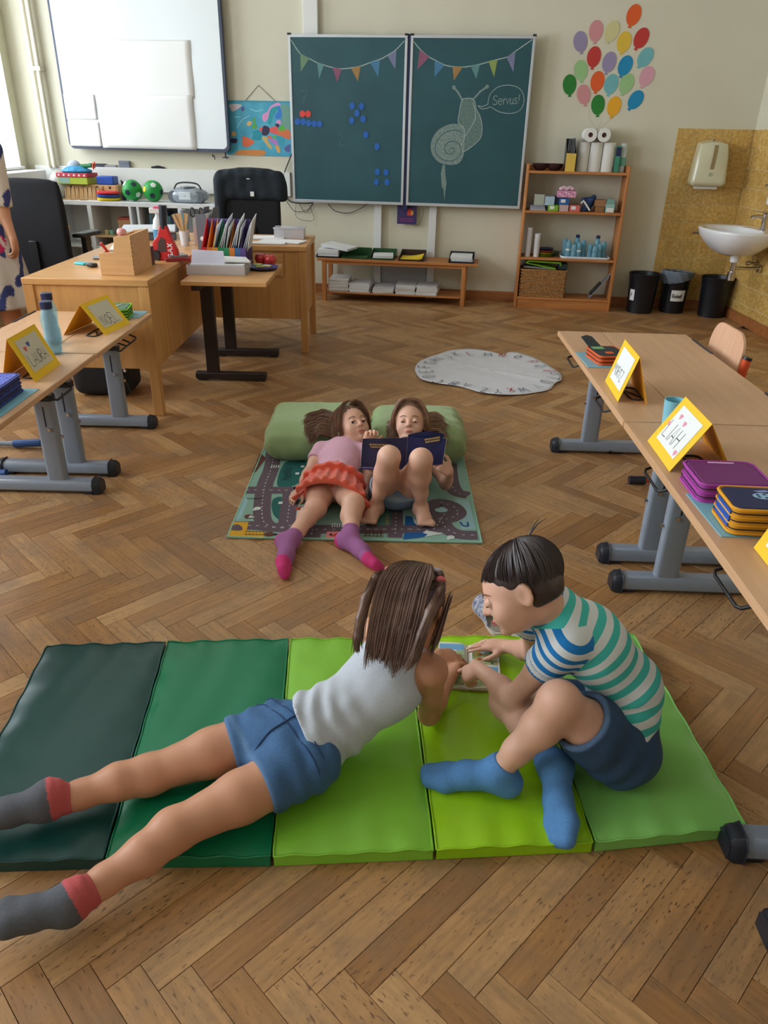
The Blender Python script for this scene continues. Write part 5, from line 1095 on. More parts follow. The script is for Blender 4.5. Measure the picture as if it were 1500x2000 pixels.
tag(s.build('crumpled_tissue', mat('tissue_pink', rgb(226, 196, 206), .8), None, 1), 'crumpled pink tissue paper bulging from the flowered box', 'tissue')
s = Sdf(.006); g = s.grp()
for a, b, r in (((1.80, .26, .02), (1.86, .24, .10), .028), ((1.84, .2, .02), (1.88, .2, .12), .025), ((1.78, .25, .10), (1.86, .2, .11), .018)): g.cone(wpt(a[0], a[1], z + a[2]), wpt(b[0], b[1], z + b[2]), r, r * .8, .02)
g.disp = lambda P: .004 * vnoise(P, 90, 5); g.clip((0, 0, z + .001), (0, 0, -1))
o = s.build('cloth_bundle', mat('cloth_navy', rgb(36, 60, 104), .8), None, 1); tag(o, 'navy and white cloth bundle on the second board', 'cloth')
MB().tube([wpt(1.765, .285, z + .07), wpt(1.78, .29, z + .095), wpt(1.81, .292, z + .06), wpt(1.845, .292, z + .015)], .008, 8).build('white_strap', paper, o, smooth=60)
box_on('small brown wooden box on the second board', 1.895, 1.975, z, z + .045, (150, 104, 64), .2); box_on('narrow brown box resting on the wooden box', 1.885, 1.985, z + .046, z + .10, (170, 120, 80), .18)
o = box_on('small mint green house-shaped box at the right of the second board', 1.985, 2.06, z, z + .07, (150, 190, 180), .25, .08); MB().prism([(-.037, .07), (.037, .07), (.02, .115), (-.02, .115)], -.04, .04, T=lambda x, y, q: (x, q, y)).build('roof', mat('mint_card', rgb(120, 160, 152), .6), o); MB().bx(-.03, .03, -.0412, -.04, .005, .04).build('label_print', paper, o)
# third board
z = BZ[1]
cup_m = plainmat('paper_cup', 226, 226, 230, .5)
for s_, n, h, lb in ((1.335, 13, .255, 'taller'), (1.415, 10, .205, 'shorter')):
    t = wthing('cup_stack', lb + ' stack of white paper cups on the third board', 'cups', s_, .24, z, 'stacks of paper cups')
    for k in range(n):
        z0 = k * (h - .07) / (n - 1); MB().lathe([(.024, z0), (.0275 + .0012 * (k == n - 1), z0 + .066), (.029, z0 + .068), (.026, z0 + .068), (.023, z0 + .01)], seg=20).build('paper_cup', cup_m, t, smooth=40)
for k, (c_, nm) in enumerate((((110, 150, 40), 'green'), ((200, 190, 70), 'yellow'), ((180, 70, 60), 'red'), ((46, 56, 96), 'navy'))):
    wobj(MB().lathe([(.03, 0), (.055, .006), (.07, .02), (.075, .022), (.068, .021), (.045, .008), (0, .006)], seg=26), 'plate', plainmat('plate_' + nm, *c_, .5), nm + ' small bowl in the stack on the third board', 'bowl', 1.505, .2, z + .018 * k, 'stacked coloured bowls', smooth=50)
wobj(MB().lathe([(.04, 0), (.06, .02), (.066, .04), (.06, .038), (0, .03)], seg=26), 'bowl', plainmat('plate_dkgreen', 46, 80, 52, .5), 'dark green bowl beside the tray of bottles', 'bowl', 1.57, .14, z, smooth=50)
tr = wthing('tray', 'white rimmed tray under the clear blue bottles', 'tray', 1.865, .19, z)
MB().prism(rrect(.44, .22, .04, 5), 0, .006).build('tray_base', plainmat('tray_white', 214, 220, 228, .4), tr, smooth=40); P = rrect(.44, .22, .04, 5); MB().tube([(x, y, .012) for x, y in P + P[:1]], .009, 8, cap=False).build('rim', bpy.data.materials['tray_white'], tr, smooth=60)
bot_g = glassy('blue_bottle_plastic', (.50, .80, .90, 1), .08, .72); bot_g2 = glassy('clear_bottle_plastic', (.80, .93, .98, 1), .05, .86); water = glassy('water', (.72, .92, .98, 1), .02, .86)
def bottle(label, loc, h=.19, r=.032, cap=True, group=None, lean=0, glass=None, label_band=False):
    t = thing('water_bottle', label, 'bottle', loc, 0, group, rot=(lean, lean * .5, 0)); G = glass or bot_g
    MB().lathe([(r * .8, 0), (r, .008), (r * .98, h * .28), (r * .86, h * .36), (r * .86, h * .46), (r, h * .55), (r, h * .68), (r * .8, h * .8), (r * .6, h * .86), (r * .58, h * .9), (r * .52, h * .9), (r * .54, h * .85), (r * .92, h * .66), (r * .8, h * .46), (r * .9, h * .28), (r * .9, .012), (0, .01)], seg=22).build('bottle_body', G, t, smooth=60)
    if cap: MB().lathe([(r * .66, h * .87), (r * .7, h * .89), (r * .7, h), (r * .62, h * 1.01), (0, h * 1.01)], seg=22).build('cap', navy, t, smooth=40)
    if label_band: MB().lathe([(r * .87, h * .36), (r * .875, h * .46)], seg=22).build('label_band', paper, t, smooth=60)
    return t
z += .0065
gp = 'blue bottles on the white tray'
for i, (s_, d, h, cap, lean, nm) in enumerate(((1.685, .16, .17, False, -.1, 'open blue bottle leaning at the left end of the tray'), (1.705, .235, .165, False, 0, 'open blue bottle with a pale label, front left of the tray'), (1.755, .255, .13, False, 0, 'short blue beaker at the front, second from the left'), (1.785, .165, .19, True, 0, 'capped blue bottle at the back left of the tray'), (1.80, .245, .15, False, 0, 'blue beaker in front of the left capped bottle'), (1.845, .19, .165, False, 0, 'open blue bottle right of the left capped bottle'), (1.905, .22, .135, False, 0, 'blue beaker in the middle of the tray'), (1.97, .17, .19, True, 0, 'capped blue bottle at the back right of the tray'), (1.985, .245, .14, False, 0, 'blue beaker in front of the right capped bottle'), (2.03, .19, .16, False, 0, 'open blue bottle at the right end of the tray'), (1.945, .27, .12, False, 0, 'small blue beaker at the front right of the tray'))):
    bottle(nm, wpt(s_, d, z), h, .027, cap, gp, lean, label_band=(i in (1, 4)))
# lowest board: basket with boards
z = BZ[0]
bk_ = wthing('wicker_basket', 'woven wicker basket on the lowest board of the pine shelf', 'basket', 1.50, .185, z)
wk = mat('wicker', rgb(196, 146, 90), .8, noise=.4, nscale=60, col2=rgb(140, 92, 48), bump=.8, bscale=90)
MB().bx(-.205, .205, -.125, .115, .0, .006).build('basket_bottom', wk, bk_)
m = MB()
for r in range(17):
    zz = .01 + r * .0138
    for face in range(2):
        y = -.125 if face == 0 else .115; pts = []
        for k in range(45): x = -.205 + .41 * k / 44; pts.append((x, y + .004 * (1 if (k + r) % 2 else -1), zz + .001 * math.sin(k * 2.1 + r)))
        m.tube(pts, .0068, 5, cap=False)
    for x in (-.205, .205): m.tube([(x + .004 * (1 if (k + r) % 2 else -1), -.125 + .24 * k / 24, zz) for k in range(25)], .0068, 5, cap=False)
o = m.build('woven_strand', wk, bk_, smooth=80); o['kind'] = 'stuff'
MB().tube([(-.208, -.128, .245), (.208, -.128, .245), (.208, .118, .245), (-.208, .118, .245), (-.208, -.128, .245)], .008, 8).build('rim', wk, bk_, smooth=60)
grn = plainmat('lime_felt', 116, 166, 26, .8); o = wobj(MB().prism([(-.19, .012), (-.17, .028), (.13, .02), (.135, -.012), (.125, -.012), (.12, .008), (-.16, .015), (-.178, .005), (.09, -.035), (.085, -.047), (-.19, 0)], -.07, .07, T=lambda x, y, q: (x, q, y)), 'felt_mat', grn, 'folded lime green felt mat lying on the wicker basket', 'mat', 1.52, .22, z + .30, smooth=40)
wobj(MB().rbx((0, 0, 0), (.3, .16, .012), Matrix.Rotation(.04, 3, 'Y')), 'grey_board', plainmat('board_grey', 150, 150, 150, .6), 'grey board on the basket under the lime mat', 'board', 1.46, .2, z + .262); wobj(MB().bx(-.04, .04, -.08, .08, 0, .05), 'dark_box', plainmat('box_dkgreen', 20, 50, 52, .5), 'dark green box end on the basket', 'box', 1.675, .2, z + .255, bev=.004)
tl = thing('dustpan', 'black and grey dustpan tool leaning in the right of the lowest board', 'dustpan', wpt(1.95, .2, z), 0, None, rot=(0, math.radians(38), WA))
MB().bx(-.004, .004, -.06, .06, .0, .26).build('blade', plainmat('dustpan_grey', 130, 130, 132, .5), tl, bev=.002); MB().bx(-.022, -.004, -.04, .04, .03, .17).build('bristle_block', black_p, tl, bev=.004); MB().tube([(0, 0, .25), (0, 0, .32)], .008, 8).build('handle', steel, tl, smooth=50)

# low bench with trays and paper stacks
bn = wthing('low_bench', 'low pine bench with paper trays under the chalkboard', 'bench', .115, .24)
MB().bx(-.76, .77, -.18, .18, .372, .395).build('bench_top', pine_h, bn, bev=.003); MB().bx(-.70, .62, -.16, .16, .07, .085).build('lower_shelf', pine_h, bn, bev=.003); MB().bx(-.69, .64, -.165, -.145, .345, .372).build('apron', pine_h, bn, bev=.002)
for sx in (-.695, .645):
    for sy in (-.15, .15): MB().bx(sx - .02, sx + .02, sy - .02, sy + .02, 0, .372).build('leg', pine, bn, bev=.003)
def tray(label, s_, col, w=.23, dd=.24, hh=.07, open_=True, z=.395):
    t = wthing('letter_tray', label, 'tray', s_, dd, z, 'letter trays on the low bench'); mt = mat('tray_col', rgb(*col), .4)
    MB().bx(-w / 2, w / 2, -.15, .14, 0, .004).build('tray_base', mt, t)
    for x in (-w / 2, w / 2 - .004): MB().hexa([(x, -.15, 0), (x + .004, -.15, 0), (x + .004, .14, 0), (x, .14, 0), (x, -.15, hh * .3), (x + .004, -.15, hh * .3), (x + .004, .14, hh), (x, .14, hh)]).build('tray_side', mt, t)
    MB().bx(-w / 2, w / 2, .136, .14, 0, hh).build('tray_back', mt, t); MB().bx(-w / 2, w / 2, -.15, -.146, 0, hh * .22).build('tray_lip', mt, t); return t
def papers(label, loc, w, l, h, n, rz=0, group=None, mt=paper, tilt=0):
    t = thing('paper_stack', label, 'papers', loc, rz, group); rs = random.Random(label)
    for k in range(n):
        a = rs.uniform(-.04, .04); R = Matrix.Rotation(a, 3, 'Z') @ Matrix.Rotation(tilt * (k == n - 1), 3, 'Y'); MB().rbx((rs.uniform(-.004, .004), rs.uniform(-.004, .004), h * (k + .5) / n), (w, l, h / n * .92), R).build('booklet', mt if k % 2 else plainmat('paper_b', 212, 214, 220, .7), t)
    return t
def wst(s_, d, z): return wpt(s_, d, z)
tray('black letter tray at the left end of the bench, heaped with papers', -.545, (40, 42, 48)); papers('thick heap of papers in the leftmost tray on the bench', wst(-.545, .24, .400), .20, .27, .07, 6, WA); t = papers('slanting white sheets sliding off the leftmost tray', wst(-.46, .25, .475), .28, .24, .022, 4, WA - .25)
t.rotation_euler = (.0, .12, WA - .25)
tray('empty dark green letter tray, second from the left on the bench', -.285, (30, 78, 36), .25); tray('dark green letter tray holding loose sheets, third from the left', -.03, (26, 74, 34), .235)
papers('loose white sheets in the third tray', wst(-.03, .25, .400), .19, .23, .03, 4, WA + .1); tray('dark brown letter tray with yellow paper', .255, (50, 32, 28), .24)
yl = wthing('yellow_sheet', 'curved yellow paper in the brown letter tray', 'paper', .255, .26, .402); m = MB(); vs = []; n = 12
for k in range(n + 1): x = -.105 + .21 * k / n; vs += [(x, -.12, .01 + .05 * max(0, k / n - .35) ** 1.6), (x, .10, .014 + .05 * max(0, k / n - .35) ** 1.6)]
vs += [(a, b, c - .018) for a, b, c in vs]; q = 2 * (n + 1)
m.add(vs, [(2 * k, 2 * k + 2, 2 * k + 3, 2 * k + 1) for k in range(n)] + [(q + 2 * k, q + 2 * k + 1, q + 2 * k + 3, q + 2 * k + 2) for k in range(n)] + [(2 * k, q + 2 * k, q + 2 * k + 2, 2 * k + 2) for k in range(n)] + [(0, 1, q + 1, q), (2 * n, q + 2 * n, q + 2 * n + 1, 2 * n + 1)]); m.build('sheet_pad', plainmat('paper_yellow', 232, 200, 40, .6), yl)
tray('navy black letter tray alone at the right end of the bench', .725, (32, 28, 48), .235); papers('white papers in the rightmost tray on the bench', wst(.725, .235, .400), .2, .25, .05, 6, WA)
for k, (s_, w_, h_) in enumerate(((-.45, .19, .12), (-.235, .20, .085), (-.01, .2, .055), (.205, .19, .085), (.415, .2, .085))):
    papers(('stack of booklets on the lower bench board, ' + ('at the left end', 'second from the left', 'low middle one', 'fourth from the left', 'at the right end')[k]), wst(s_, .25, .085), w_, .27, h_, (8, 7, 5, 7, 7)[k], WA + (.05, -.04, .03, .02, -.03)[k], 'booklet stacks under the bench')
# cables
cab = [([(-0.955, 1.278), (-1.038, 1.098), (-1.059, 0.961), (-0.996, 0.862), (-0.868, 0.843), (-0.756, 0.851)], 0.006, 'thick black cable curling from behind the chalkboard to the chair'), ([(-1.046, 0.893), (-0.948, 0.77), (-0.819, 0.784), (-0.756, 0.851)], 0.003, 'thin black cable loop below the left corner of the chalkboard'), ([(-0.895, 0.837), (-0.835, 0.76), (-0.756, 0.841)], 0.003, 'short hanging cable loop under the chalkboard'), ([(-0.93, 0.836), (-0.925, 0.71), (-0.76, 0.692), (-0.788, 0.822)], 0.002, 'thin grey cable hanging below the chalkboard'), ([(-0.614, 0.846), (-0.539, 0.783), (-0.412, 0.768), (-0.296, 0.809), (-0.221, 0.857)], 0.0035, 'black cable sagging under the left chalkboard leaf'), ([(0.193, 0.69), (0.268, 0.679), (0.314, 0.75), (0.326, 0.842)], 0.002, 'thin cable curving beside the violet poster'), ([(-1.752, 1.125), (-1.773, 1.057), (-1.718, 0.92), (-1.701, 0.804)], 0.003, 'white cable running down the trunking behind the radio')]
for P_, r_, lb in cab:
    o = MB().tube(catmull([wpt(a, .03, b) for a, b in P_], 6), r_, 6).build('cable', paper if 'white' in lb else black_p, None, smooth=80); tag(o, lb, 'cable')


# ------------------------------------------------------------ washing corner
cer = plainmat('white_ceramic', 232, 234, 238, .12, coat=.5)
sk = thing('wash_basin', 'white ceramic wash basin on the tiled right wall', 'basin', (3.162, 6.60, 0))
m = MB(); R_ = 14; seg = 40; prof = []
def basin_ring(f, z, shrink=1.0):
    out = []
    for k in range(seg):
        a = 2 * PI * k / seg; x = -.26 + .26 * math.cos(a) * f * shrink; y = .30 * math.sin(a) * f * shrink
        x = -.27 + (math.copysign(abs(math.cos(a)) ** .72, math.cos(a))) * .28 * f; y = .37 * math.copysign(abs(math.sin(a)) ** .85, math.sin(a)) * f
        out.append((min(x, -.001), y, z))
    return out
rings = [basin_ring(.36, .61), basin_ring(.58, .635), basin_ring(.82, .70), basin_ring(.95, .75), basin_ring(1.0, .795), basin_ring(1.0, .808), basin_ring(.97, .815), basin_ring(.92, .812)]
inner = [[(x * .84 - .075, y * .9, z) for x, y, z in basin_ring(f, z)] for f, z in ((.86, .806), (.82, .78), (.66, .71), (.4, .685), (.08, .68))]
rings += inner; vs = [v for r in rings for v in r]
m.add(vs, [(i * seg + k, i * seg + (k + 1) % seg, (i + 1) * seg + (k + 1) % seg, (i + 1) * seg + k) for i in range(len(rings) - 1) for k in range(seg)] + [tuple(range(seg))[::-1], tuple((len(rings) - 1) * seg + k for k in range(seg))])
m.build('basin_bowl', cer, sk, smooth=60)
tp = MB().lathe([(.026, 0), (.026, .004), (.021, .006), (.021, .125), (0, .128)], (-.065, 0, .81), 20).build('tap_body', chrome, sk, smooth=40)
MB().tube([(-.065, 0, .90), (-.12, 0, .915), (-.185, 0, .905)], [.016, .014, .013], 12).build('tap_spout', chrome, tp, smooth=50); MB().hexa([(-.09, -.016, .938), (-.04, -.016, .938), (-.04, .016, .938), (-.09, .016, .938), (-.19, -.012, .955), (-.045, -.018, .953), (-.045, .018, .953), (-.19, .012, .955)]).build('tap_lever', chrome, tp, bev=.003)
MB().cyl((-.24, 0, .55), (-.24, 0, .61), .036, .04, seg=20).build('waste_collar', cer, sk, smooth=40); w = MB().cyl((-.24, 0, .41), (-.24, 0, .55), .02, seg=16).cyl((-.24, 0, .40), (-.24, 0, .47), .03, .034, seg=16).build('bottle_trap', chrome, sk, smooth=40)
MB().tube([(-.24, 0, .50), (-.03, 0, .50)], .014, 12).cyl((-.03, 0, .5), (-.008, 0, .5), .032, seg=18).build('waste_pipe', chrome, sk, smooth=40)
v = MB().tube([(-.008, .09, .53), (-.07, .09, .53)], .012, 10).cyl((-.07, .09, .53), (-.095, .09, .53), .022, .018, seg=12).cyl((-.02, .09, .53), (-.008, .09, .53), .028, seg=16).build('angle_valve', chrome, sk, smooth=40); MB().tube([(-.05, .09, .54), (-.06, .06, .66), (-.08, .03, .72)], .005, 8).build('supply_hose', chrome, sk, smooth=60)
# towel rail beside basin
tr_ = thing('towel_bar', 'short metal towel bar sticking out beside the wash basin', 'towel bar', (3.162, 7.02, .735)); MB().tube([(0, 0, 0), (-.48, 0, 0)], .010, 10).build('bar', steel, tr_, smooth=50); MB().cyl((-.006, 0, 0), (0, 0, 0), .025, seg=16).build('wall_plate', steel, tr_, smooth=40); MB().sphere((-.48, 0, 0), .014, 10, 8).build('end_knob', plainmat('knob_brown', 150, 100, 60, .4), tr_, smooth=60)
# towel dispenser on the back wall tiles
td = wthing('towel_dispenser', 'cream plastic paper towel dispenser on the ochre tiles', 'dispenser', 2.845, .006, 1.10)
dm = plainmat('dispenser_cream', 212, 208, 178, .25, coat=.4)
S_ = Sdf(.007); g = S_.grp(); g.box((0, -.10, .19), (.155, .10, .19), None, .045)
g.disp = lambda P: .045 * np.clip(P[:, 2] / .38, 0, 1) * np.clip(np.abs(P[:, 0]) / .155, 0, 1) ** 2 + .05 * np.clip((P[:, 2] - .2) / .18, 0, 1) ** 2 * np.clip(-P[:, 1] / .2, 0, 1)
g.clip((0, 0, 0), (0, 1, 0)); S_.build('dispenser_cover', dm, td, 2, local=(0, 0, 0))
MB().bx(-.02, .02, -.203, -.197, .16, .33).build('level_window', plainmat('window_tan', 150, 128, 84, .2), td, bev=.002) if False else MB().add([(x + (z - .14) * .05, y, z) for z, y in ((.14, -.2035), (.20, -.2045), (.25, -.2005), (.29, -.1925), (.33, -.181)) for x in (-.014, .016)], [(2 * k, 2 * k + 1, 2 * k + 3, 2 * k + 2) for k in range(4)]).build('level_window', plainmat('window_tan', 150, 128, 84, .2), td)
MB().bx(-.10, .095, -.13, -.10, -.022, .02).build('paper_towel', paper, td); MB().cyl((0, -.198, .10), (0, -.2055, .10), .016, seg=20).build('round_emblem', plainmat('emblem_grey', 176, 176, 152, .4), td, smooth=30); MB().cyl((0, -.1, .365), (0, -.1, .372), .008, seg=10).build('key_lock', black_p, td)
# soap dispenser and mirror edge at the right border
so = thing('soap_dispenser', 'small steel and white soap dispenser above the basin at the right edge', 'dispenser', (3.16, 6.62, 1.0)); MB().bx(-.06, -.005, -.04, .04, .0, .09).build('soap_tank', cer, so, bev=.008); MB().tube([(-.035, 0, .09), (-.035, 0, .15), (-.11, 0, .145)], .010, 8).build('pump', chrome, so, smooth=50)
mi = thing('mirror', 'mirror on the right wall at the frame edge', 'mirror', (3.163, 6.5, 1.30)); MB().bx(-.012, -.002, -.22, .40, 0, .5).build('mirror_glass', mat('mirror_silver', rgb(150, 140, 105), .1, metal=.9), mi, bev=.002)
# bins
bin_m = plainmat('black_bin', 20, 23, 30, .35)
def bin_(label, x, y, lab=None, text=None, lang=0, r=.135):
    t = thing('waste_bin', label, 'bin', (x, y, 0), 0, 'black waste bins')
    MB().lathe([(r * .86, 0), (r * .87, .01), (r * .98, .285), (r * 1.0, .29), (r * 1.03, .34), (r * 1.06, .345), (r * 1.06, .355), (r * 1.0, .352), (r * .95, .30), (r * .84, .015), (0, .012)], seg=40).build('bin_body', bin_m, t, smooth=40)
    if lab:
        m = MB(); vs = []; n = 10; a0, a1 = lab
        for k in range(n + 1):
            a = a0 + (a1 - a0) * k / n
            for z in (.115, .215): rr = r * (.87 + .11 * (z - .01) / .275) + .0012; vs.append((rr * math.cos(a), rr * math.sin(a), z))
        m.add(vs, [(2 * k, 2 * k + 2, 2 * k + 3, 2 * k + 1) for k in range(n)]); l = m.build('paper_label', paper, t, smooth=60)
        m = MB(); Tt = lambda X, Y, Z: ((r * (.87 + .11 * (Y + .14 - .01) / .275) + .0022) * math.cos(a0 + .12 + X / r), (r * (.87 + .11 * (Y + .14) / .275) + .0022) * math.sin(a0 + .12 + X / r), Y + .14)
        write(m, text, 0, .006, .034, .005, 0, Tt, gap=.07, sx=.85); m.build('label_writing', black_p, t)
    return t
bin_('black waste bin, first one right of the pine shelf', 2.385, 7.20, (-2.85, -2.42), 'P'); bin_b = bin_('black waste bin with a bag and a label reading Restmuell', 2.70, 7.235, (-2.12, -1.0), 'Restmüll', r=.125); bin_('black waste bin standing alone under the wash basin', 3.02, 7.08)
S_ = Sdf(.006); g = S_.grp(); g.cone((2.70, 7.235, .31), (2.70, 7.235, .37), .142, .150, .01); g.cone((2.70, 7.235, .20), (2.70, 7.235, .50), .120, .136, .01, sub=True); g.disp = lambda P: .0035 * np.sin(np.arctan2(P[:, 1] - 7.235, P[:, 0] - 2.70) * 13 + P[:, 2] * 60) + .03 * np.sin(np.arctan2(P[:, 1] - 7.235, P[:, 0] - 2.7) * 2 + 1) * 0
g.clip((2.70, 7.235, .30), (.25, .1, -1)); g.clip((2.70, 7.235, .375), (.05, .05, 1)); tag(S_.build('bin_bag', mat('bag_film', rgb(120, 134, 150), .3, alpha=.75), None, 1), 'grey translucent bag folded over the rim of the labelled bin', 'bag')

# ------------------------------------------------------------ white shelf by the window with toys
ws = wthing('white_shelf', 'low white cube shelf along the wall under the white board', 'shelf', -2.42, .26)
W0, W1 = -.86, .89
MB().bx(W0, W1, -.20, .19, .795, .835).build('shelf_top', white_lac, ws, bev=.003); MB().bx(W0, W1, -.20, .19, .0, .04).build('shelf_bottom', white_lac, ws, bev=.003)
for x in (W0 + .02, -.44, -.03, .05, .47, W1 - .02): MB().bx(x - (.02 if abs(x) > .1 else .012), x + (.02 if abs(x) > .1 else .012), -.20, .19, .04, .795).build('divider', white_lac, ws, bev=.002)
MB().bx(W0 + .04, W1 - .04, .17, .185, .04, .795).build('back_board', white_p, ws); MB().bx(W0 + .04, W1 - .04, -.195, .17, .41, .425).build('shelf_board', white_lac, ws, bev=.002)
zt = .8355
def wo(mb, nm, mt, lb, cat, s_, d, z, grp=None, rz=0, **k): return wobj(mb, nm, mt, lb, cat, s_, d, z, grp, rz, **k)
# wooden drawer box with pegs
db = wthing('drawer_box', 'small light wooden drawer box with round holes on the white shelf', 'box', -2.885, .22, zt); lw = wood('light_wood', rgb(206, 168, 120), rgb(186, 146, 98), .5)
MB().bx(-.27, .27, -.09, .12, 0, .135).build('box_body', lw, db, bev=.003)
for k in range(4): q = MB().bx(-.262 + .131 * k, -.138 + .131 * k, -.095, -.09, .07, .13).build('drawer', lw, db, bev=.002); MB().cyl((-.2 + .131 * k, -.0955, .112), (-.2 + .131 * k, -.0965, .112), .012, seg=12).build('finger_hole', black_p, q)
for k in range(26): wo(MB().tube([(0, 0, .0), (.004 * ((k * 5) % 3 - 1), .02, .10 + .006 * ((k * 7) % 4))], .0065, 6), 'wooden_peg', lw, ('one of the upright wooden pegs in the row before the drawer box'), 'peg', -3.14 + .0145 * k, .345, zt, 'row of wooden pegs', smooth=60)
for k, s_ in enumerate((-3.10, -3.02, -2.92)): wo(MB().rbx((0, 0, .008), (.07, .016, .014), Matrix.Rotation(.6, 3, 'Z')), 'wooden_stick', lw, ('left', 'middle', 'right')[k] + ' short wooden stick at the front edge of the white shelf', 'stick', s_, .42, zt)
bxr = wthing('storage_box', 'lime green box with a red starred lid on the wooden drawer box', 'box', -3.04, .26, zt + .136)
MB().bx(-.15, .15, -.10, .10, 0, .07).build('box_body', plainmat('box_lime', 168, 186, 54, .5), bxr, bev=.003); MB().bx(-.158, .158, -.108, .108, .062, .098).build('lid', plainmat('lid_red', 190, 34, 56, .5), bxr, bev=.003); MB().bx(-.14, -.03, -.1015, -.10, .008, .06).build('side_print', plainmat('box_print', 140, 170, 160, .5), bxr)
for k in range(6): a0 = k; MB().flat([(.014 * (1 if q % 2 else .45) * math.cos(q * PI / 5 + k), .014 * (1 if q % 2 else .45) * math.sin(q * PI / 5 + k)) for q in range(10)], 0, 0, lambda x, y, z, k=k: (-.13 + .052 * k + x, -.1087, .08 + y)).build('star_print', paper, bxr)
S_ = Sdf(.008); g = S_.grp(); c0 = np.array(wpt(-3.03, .27, zt + .25)); g.ell(c0, (.15, .09, .03), None, .02); g.ell(c0 + [0, 0, .02], (.10, .07, .03), None, .02); g.disp = lambda P: .005 * vnoise(P, 50, 1); o = S_.build('toy_pile', plainmat('toy_blue', 46, 140, 190, .5), None, 1); tag(o, 'turquoise plastic toy heap on the red starred box', 'toys')
S_ = Sdf(.006); g = S_.grp(); c0 = np.array(wpt(-3.05, .27, zt + .30)); g.ell(c0, (.06, .05, .045), None, .02); tag(S_.build('plush_ball', plainmat('plush_grey', 176, 188, 206, .9), None, 1), 'pale grey round plush toy on top of the turquoise heap', 'toy')
tf = wthing('toy_flower', 'green toy with an orange flower head on the toy heap', 'toy', -2.93, .27, zt + .30); MB().tube([(-.08, 0, -.01), (.06, 0, .0)], [.02, .018], 10).build('stem', plainmat('toy_green', 40, 120, 70, .6), tf, smooth=60)
for k in range(6): a = k * PI / 3; MB().tube([(.075, 0, 0), (.085 + .01 * math.cos(a), .03 * math.sin(a), .035 * math.cos(a))], [.012, .005], 6).build('petal', plainmat('toy_orange', 226, 88, 56, .6) if k == 0 else bpy.data.materials['toy_orange'], tf, smooth=60)
wo(MB().bx(-.085, .085, -.06, .06, 0, .075), 'blue_box', plainmat('box_blue', 34, 78, 176, .4), 'blue plastic box on the wooden drawer box', 'box', -2.745, .24, zt + .136, bev=.008)
for k, (c_, nm) in enumerate((((226, 200, 40), 'yellow'), ((40, 70, 160), 'blue'), ((206, 44, 50), 'red'))): wo(MB().lathe([(.085, 0), (.105, .006), (.108, .02), (.10, .026), (.07, .028), (0, .028)], seg=30), 'throwing_disc', plainmat('disc_' + nm, *c_, .5), nm + ' round disc in the small stack beside the balls', 'disc', -2.70, .35, zt + .0285 * k, 'stack of discs', smooth=50)
# soccer balls
def ball(lb, s_, d, rot):
    c = Vector(wpt(s_, d, zt + .095)); t = thing('soccer_ball', lb, 'ball', c, 0, 'green soccer balls', rot=rot); r = .094
    MB().sphere((0, 0, 0), r, 32, 20).build('ball_skin', plainmat('ball_green', 20, 150, 62, .5), t, smooth=180)
    ph = (1 + 5 ** .5) / 2; ic = [Vector(v).normalized() for v in [(0, 1, ph), (0, -1, ph), (0, 1, -ph), (0, -1, -ph), (1, ph, 0), (-1, ph, 0), (1, -ph, 0), (-1, -ph, 0), (ph, 0, 1), (-ph, 0, 1), (ph, 0, -1), (-ph, 0, -1)]]
    cs = [plainmat('ball_white', 226, 230, 228, .5), plainmat('ball_dark', 16, 44, 60, .5), plainmat('ball_yellow', 226, 210, 40, .5)]
    for i, n in enumerate(ic):
        a = n.orthogonal().normalized(); b = n.cross(a); m = MB(); vs = [n * (r + .003)] + [(n + (a * math.cos(k * 2 * PI / 5) + b * math.sin(k * 2 * PI / 5)) * .31).normalized() * (r + .0030) for k in range(5)]
        m.add(vs, [(0, k + 1, (k + 1) % 5 + 1) for k in range(5)]); m.build('pentagon_patch', cs[i % 3], t, smooth=60)
ball('left green soccer ball on the white shelf', -2.46, .33, (.3, .2, .4)); ball('right green soccer ball on the white shelf', -2.26, .31, (1.1, .5, 1.3))
rd = wthing('cd_radio', 'silver grey portable radio with a round lid on the white shelf', 'radio', -1.92, .27, zt); rm = plainmat('radio_silver', 150, 158, 166, .35, metal=.3)
S_ = Sdf(.007); g = S_.grp(); g.ell((0, 0, .065), (.20, .11, .075), None, .02); g.box((0, 0, .05), (.13, .09, .05), None, .03, .04); g.clip((0, 0, .002), (0, 0, -1)); S_.build('radio_body', rm, rd, 2, local=(0, 0, 0))
for x in (-.13, .13): MB().lathe([(.052, 0), (.05, .006), (.02, .008), (0, .008)], seg=24).build('speaker_grille', plainmat('grille_grey', 90, 96, 104, .6), rd, smooth=50); bpy.context.scene.collection.objects[-1].location = (x, -.088, .06) if False else (0, 0, 0)
for o in [c for c in rd.children if c.name.startswith('speaker_grille')]: o.rotation_euler = (PI / 2, 0, 0)
for o, x in zip([c for c in rd.children if c.name.startswith('speaker_grille')], (-.125, .125)): o.location = (x, -.084, .055)
MB().bx(-.06, .06, -.112, -.09, .03, .10).build('front_panel', plainmat('radio_light', 206, 214, 220, .3), rd, bev=.006); MB().lathe([(.075, 0), (.07, .012), (0, .018)], (0, 0, .128), 28).build('disc_lid', plainmat('radio_dark', 60, 70, 84, .3), rd, smooth=50); MB().tube(catmull([(-.14, -.02, .11), (-.1, -.02, .165), (0, -.02, .178), (.1, -.02, .165), (.14, -.02, .11)], 5), .007, 8).build('carry_handle', black_p, rd, smooth=60)
wo(MB().lathe([(.02, 0), (.02, .07), (.018, .07), (.018, .004), (0, .004)], seg=14), 'pen_pot', navy, 'navy pot with scissors behind the balls', 'pot', -2.585, .26, zt, smooth=40)
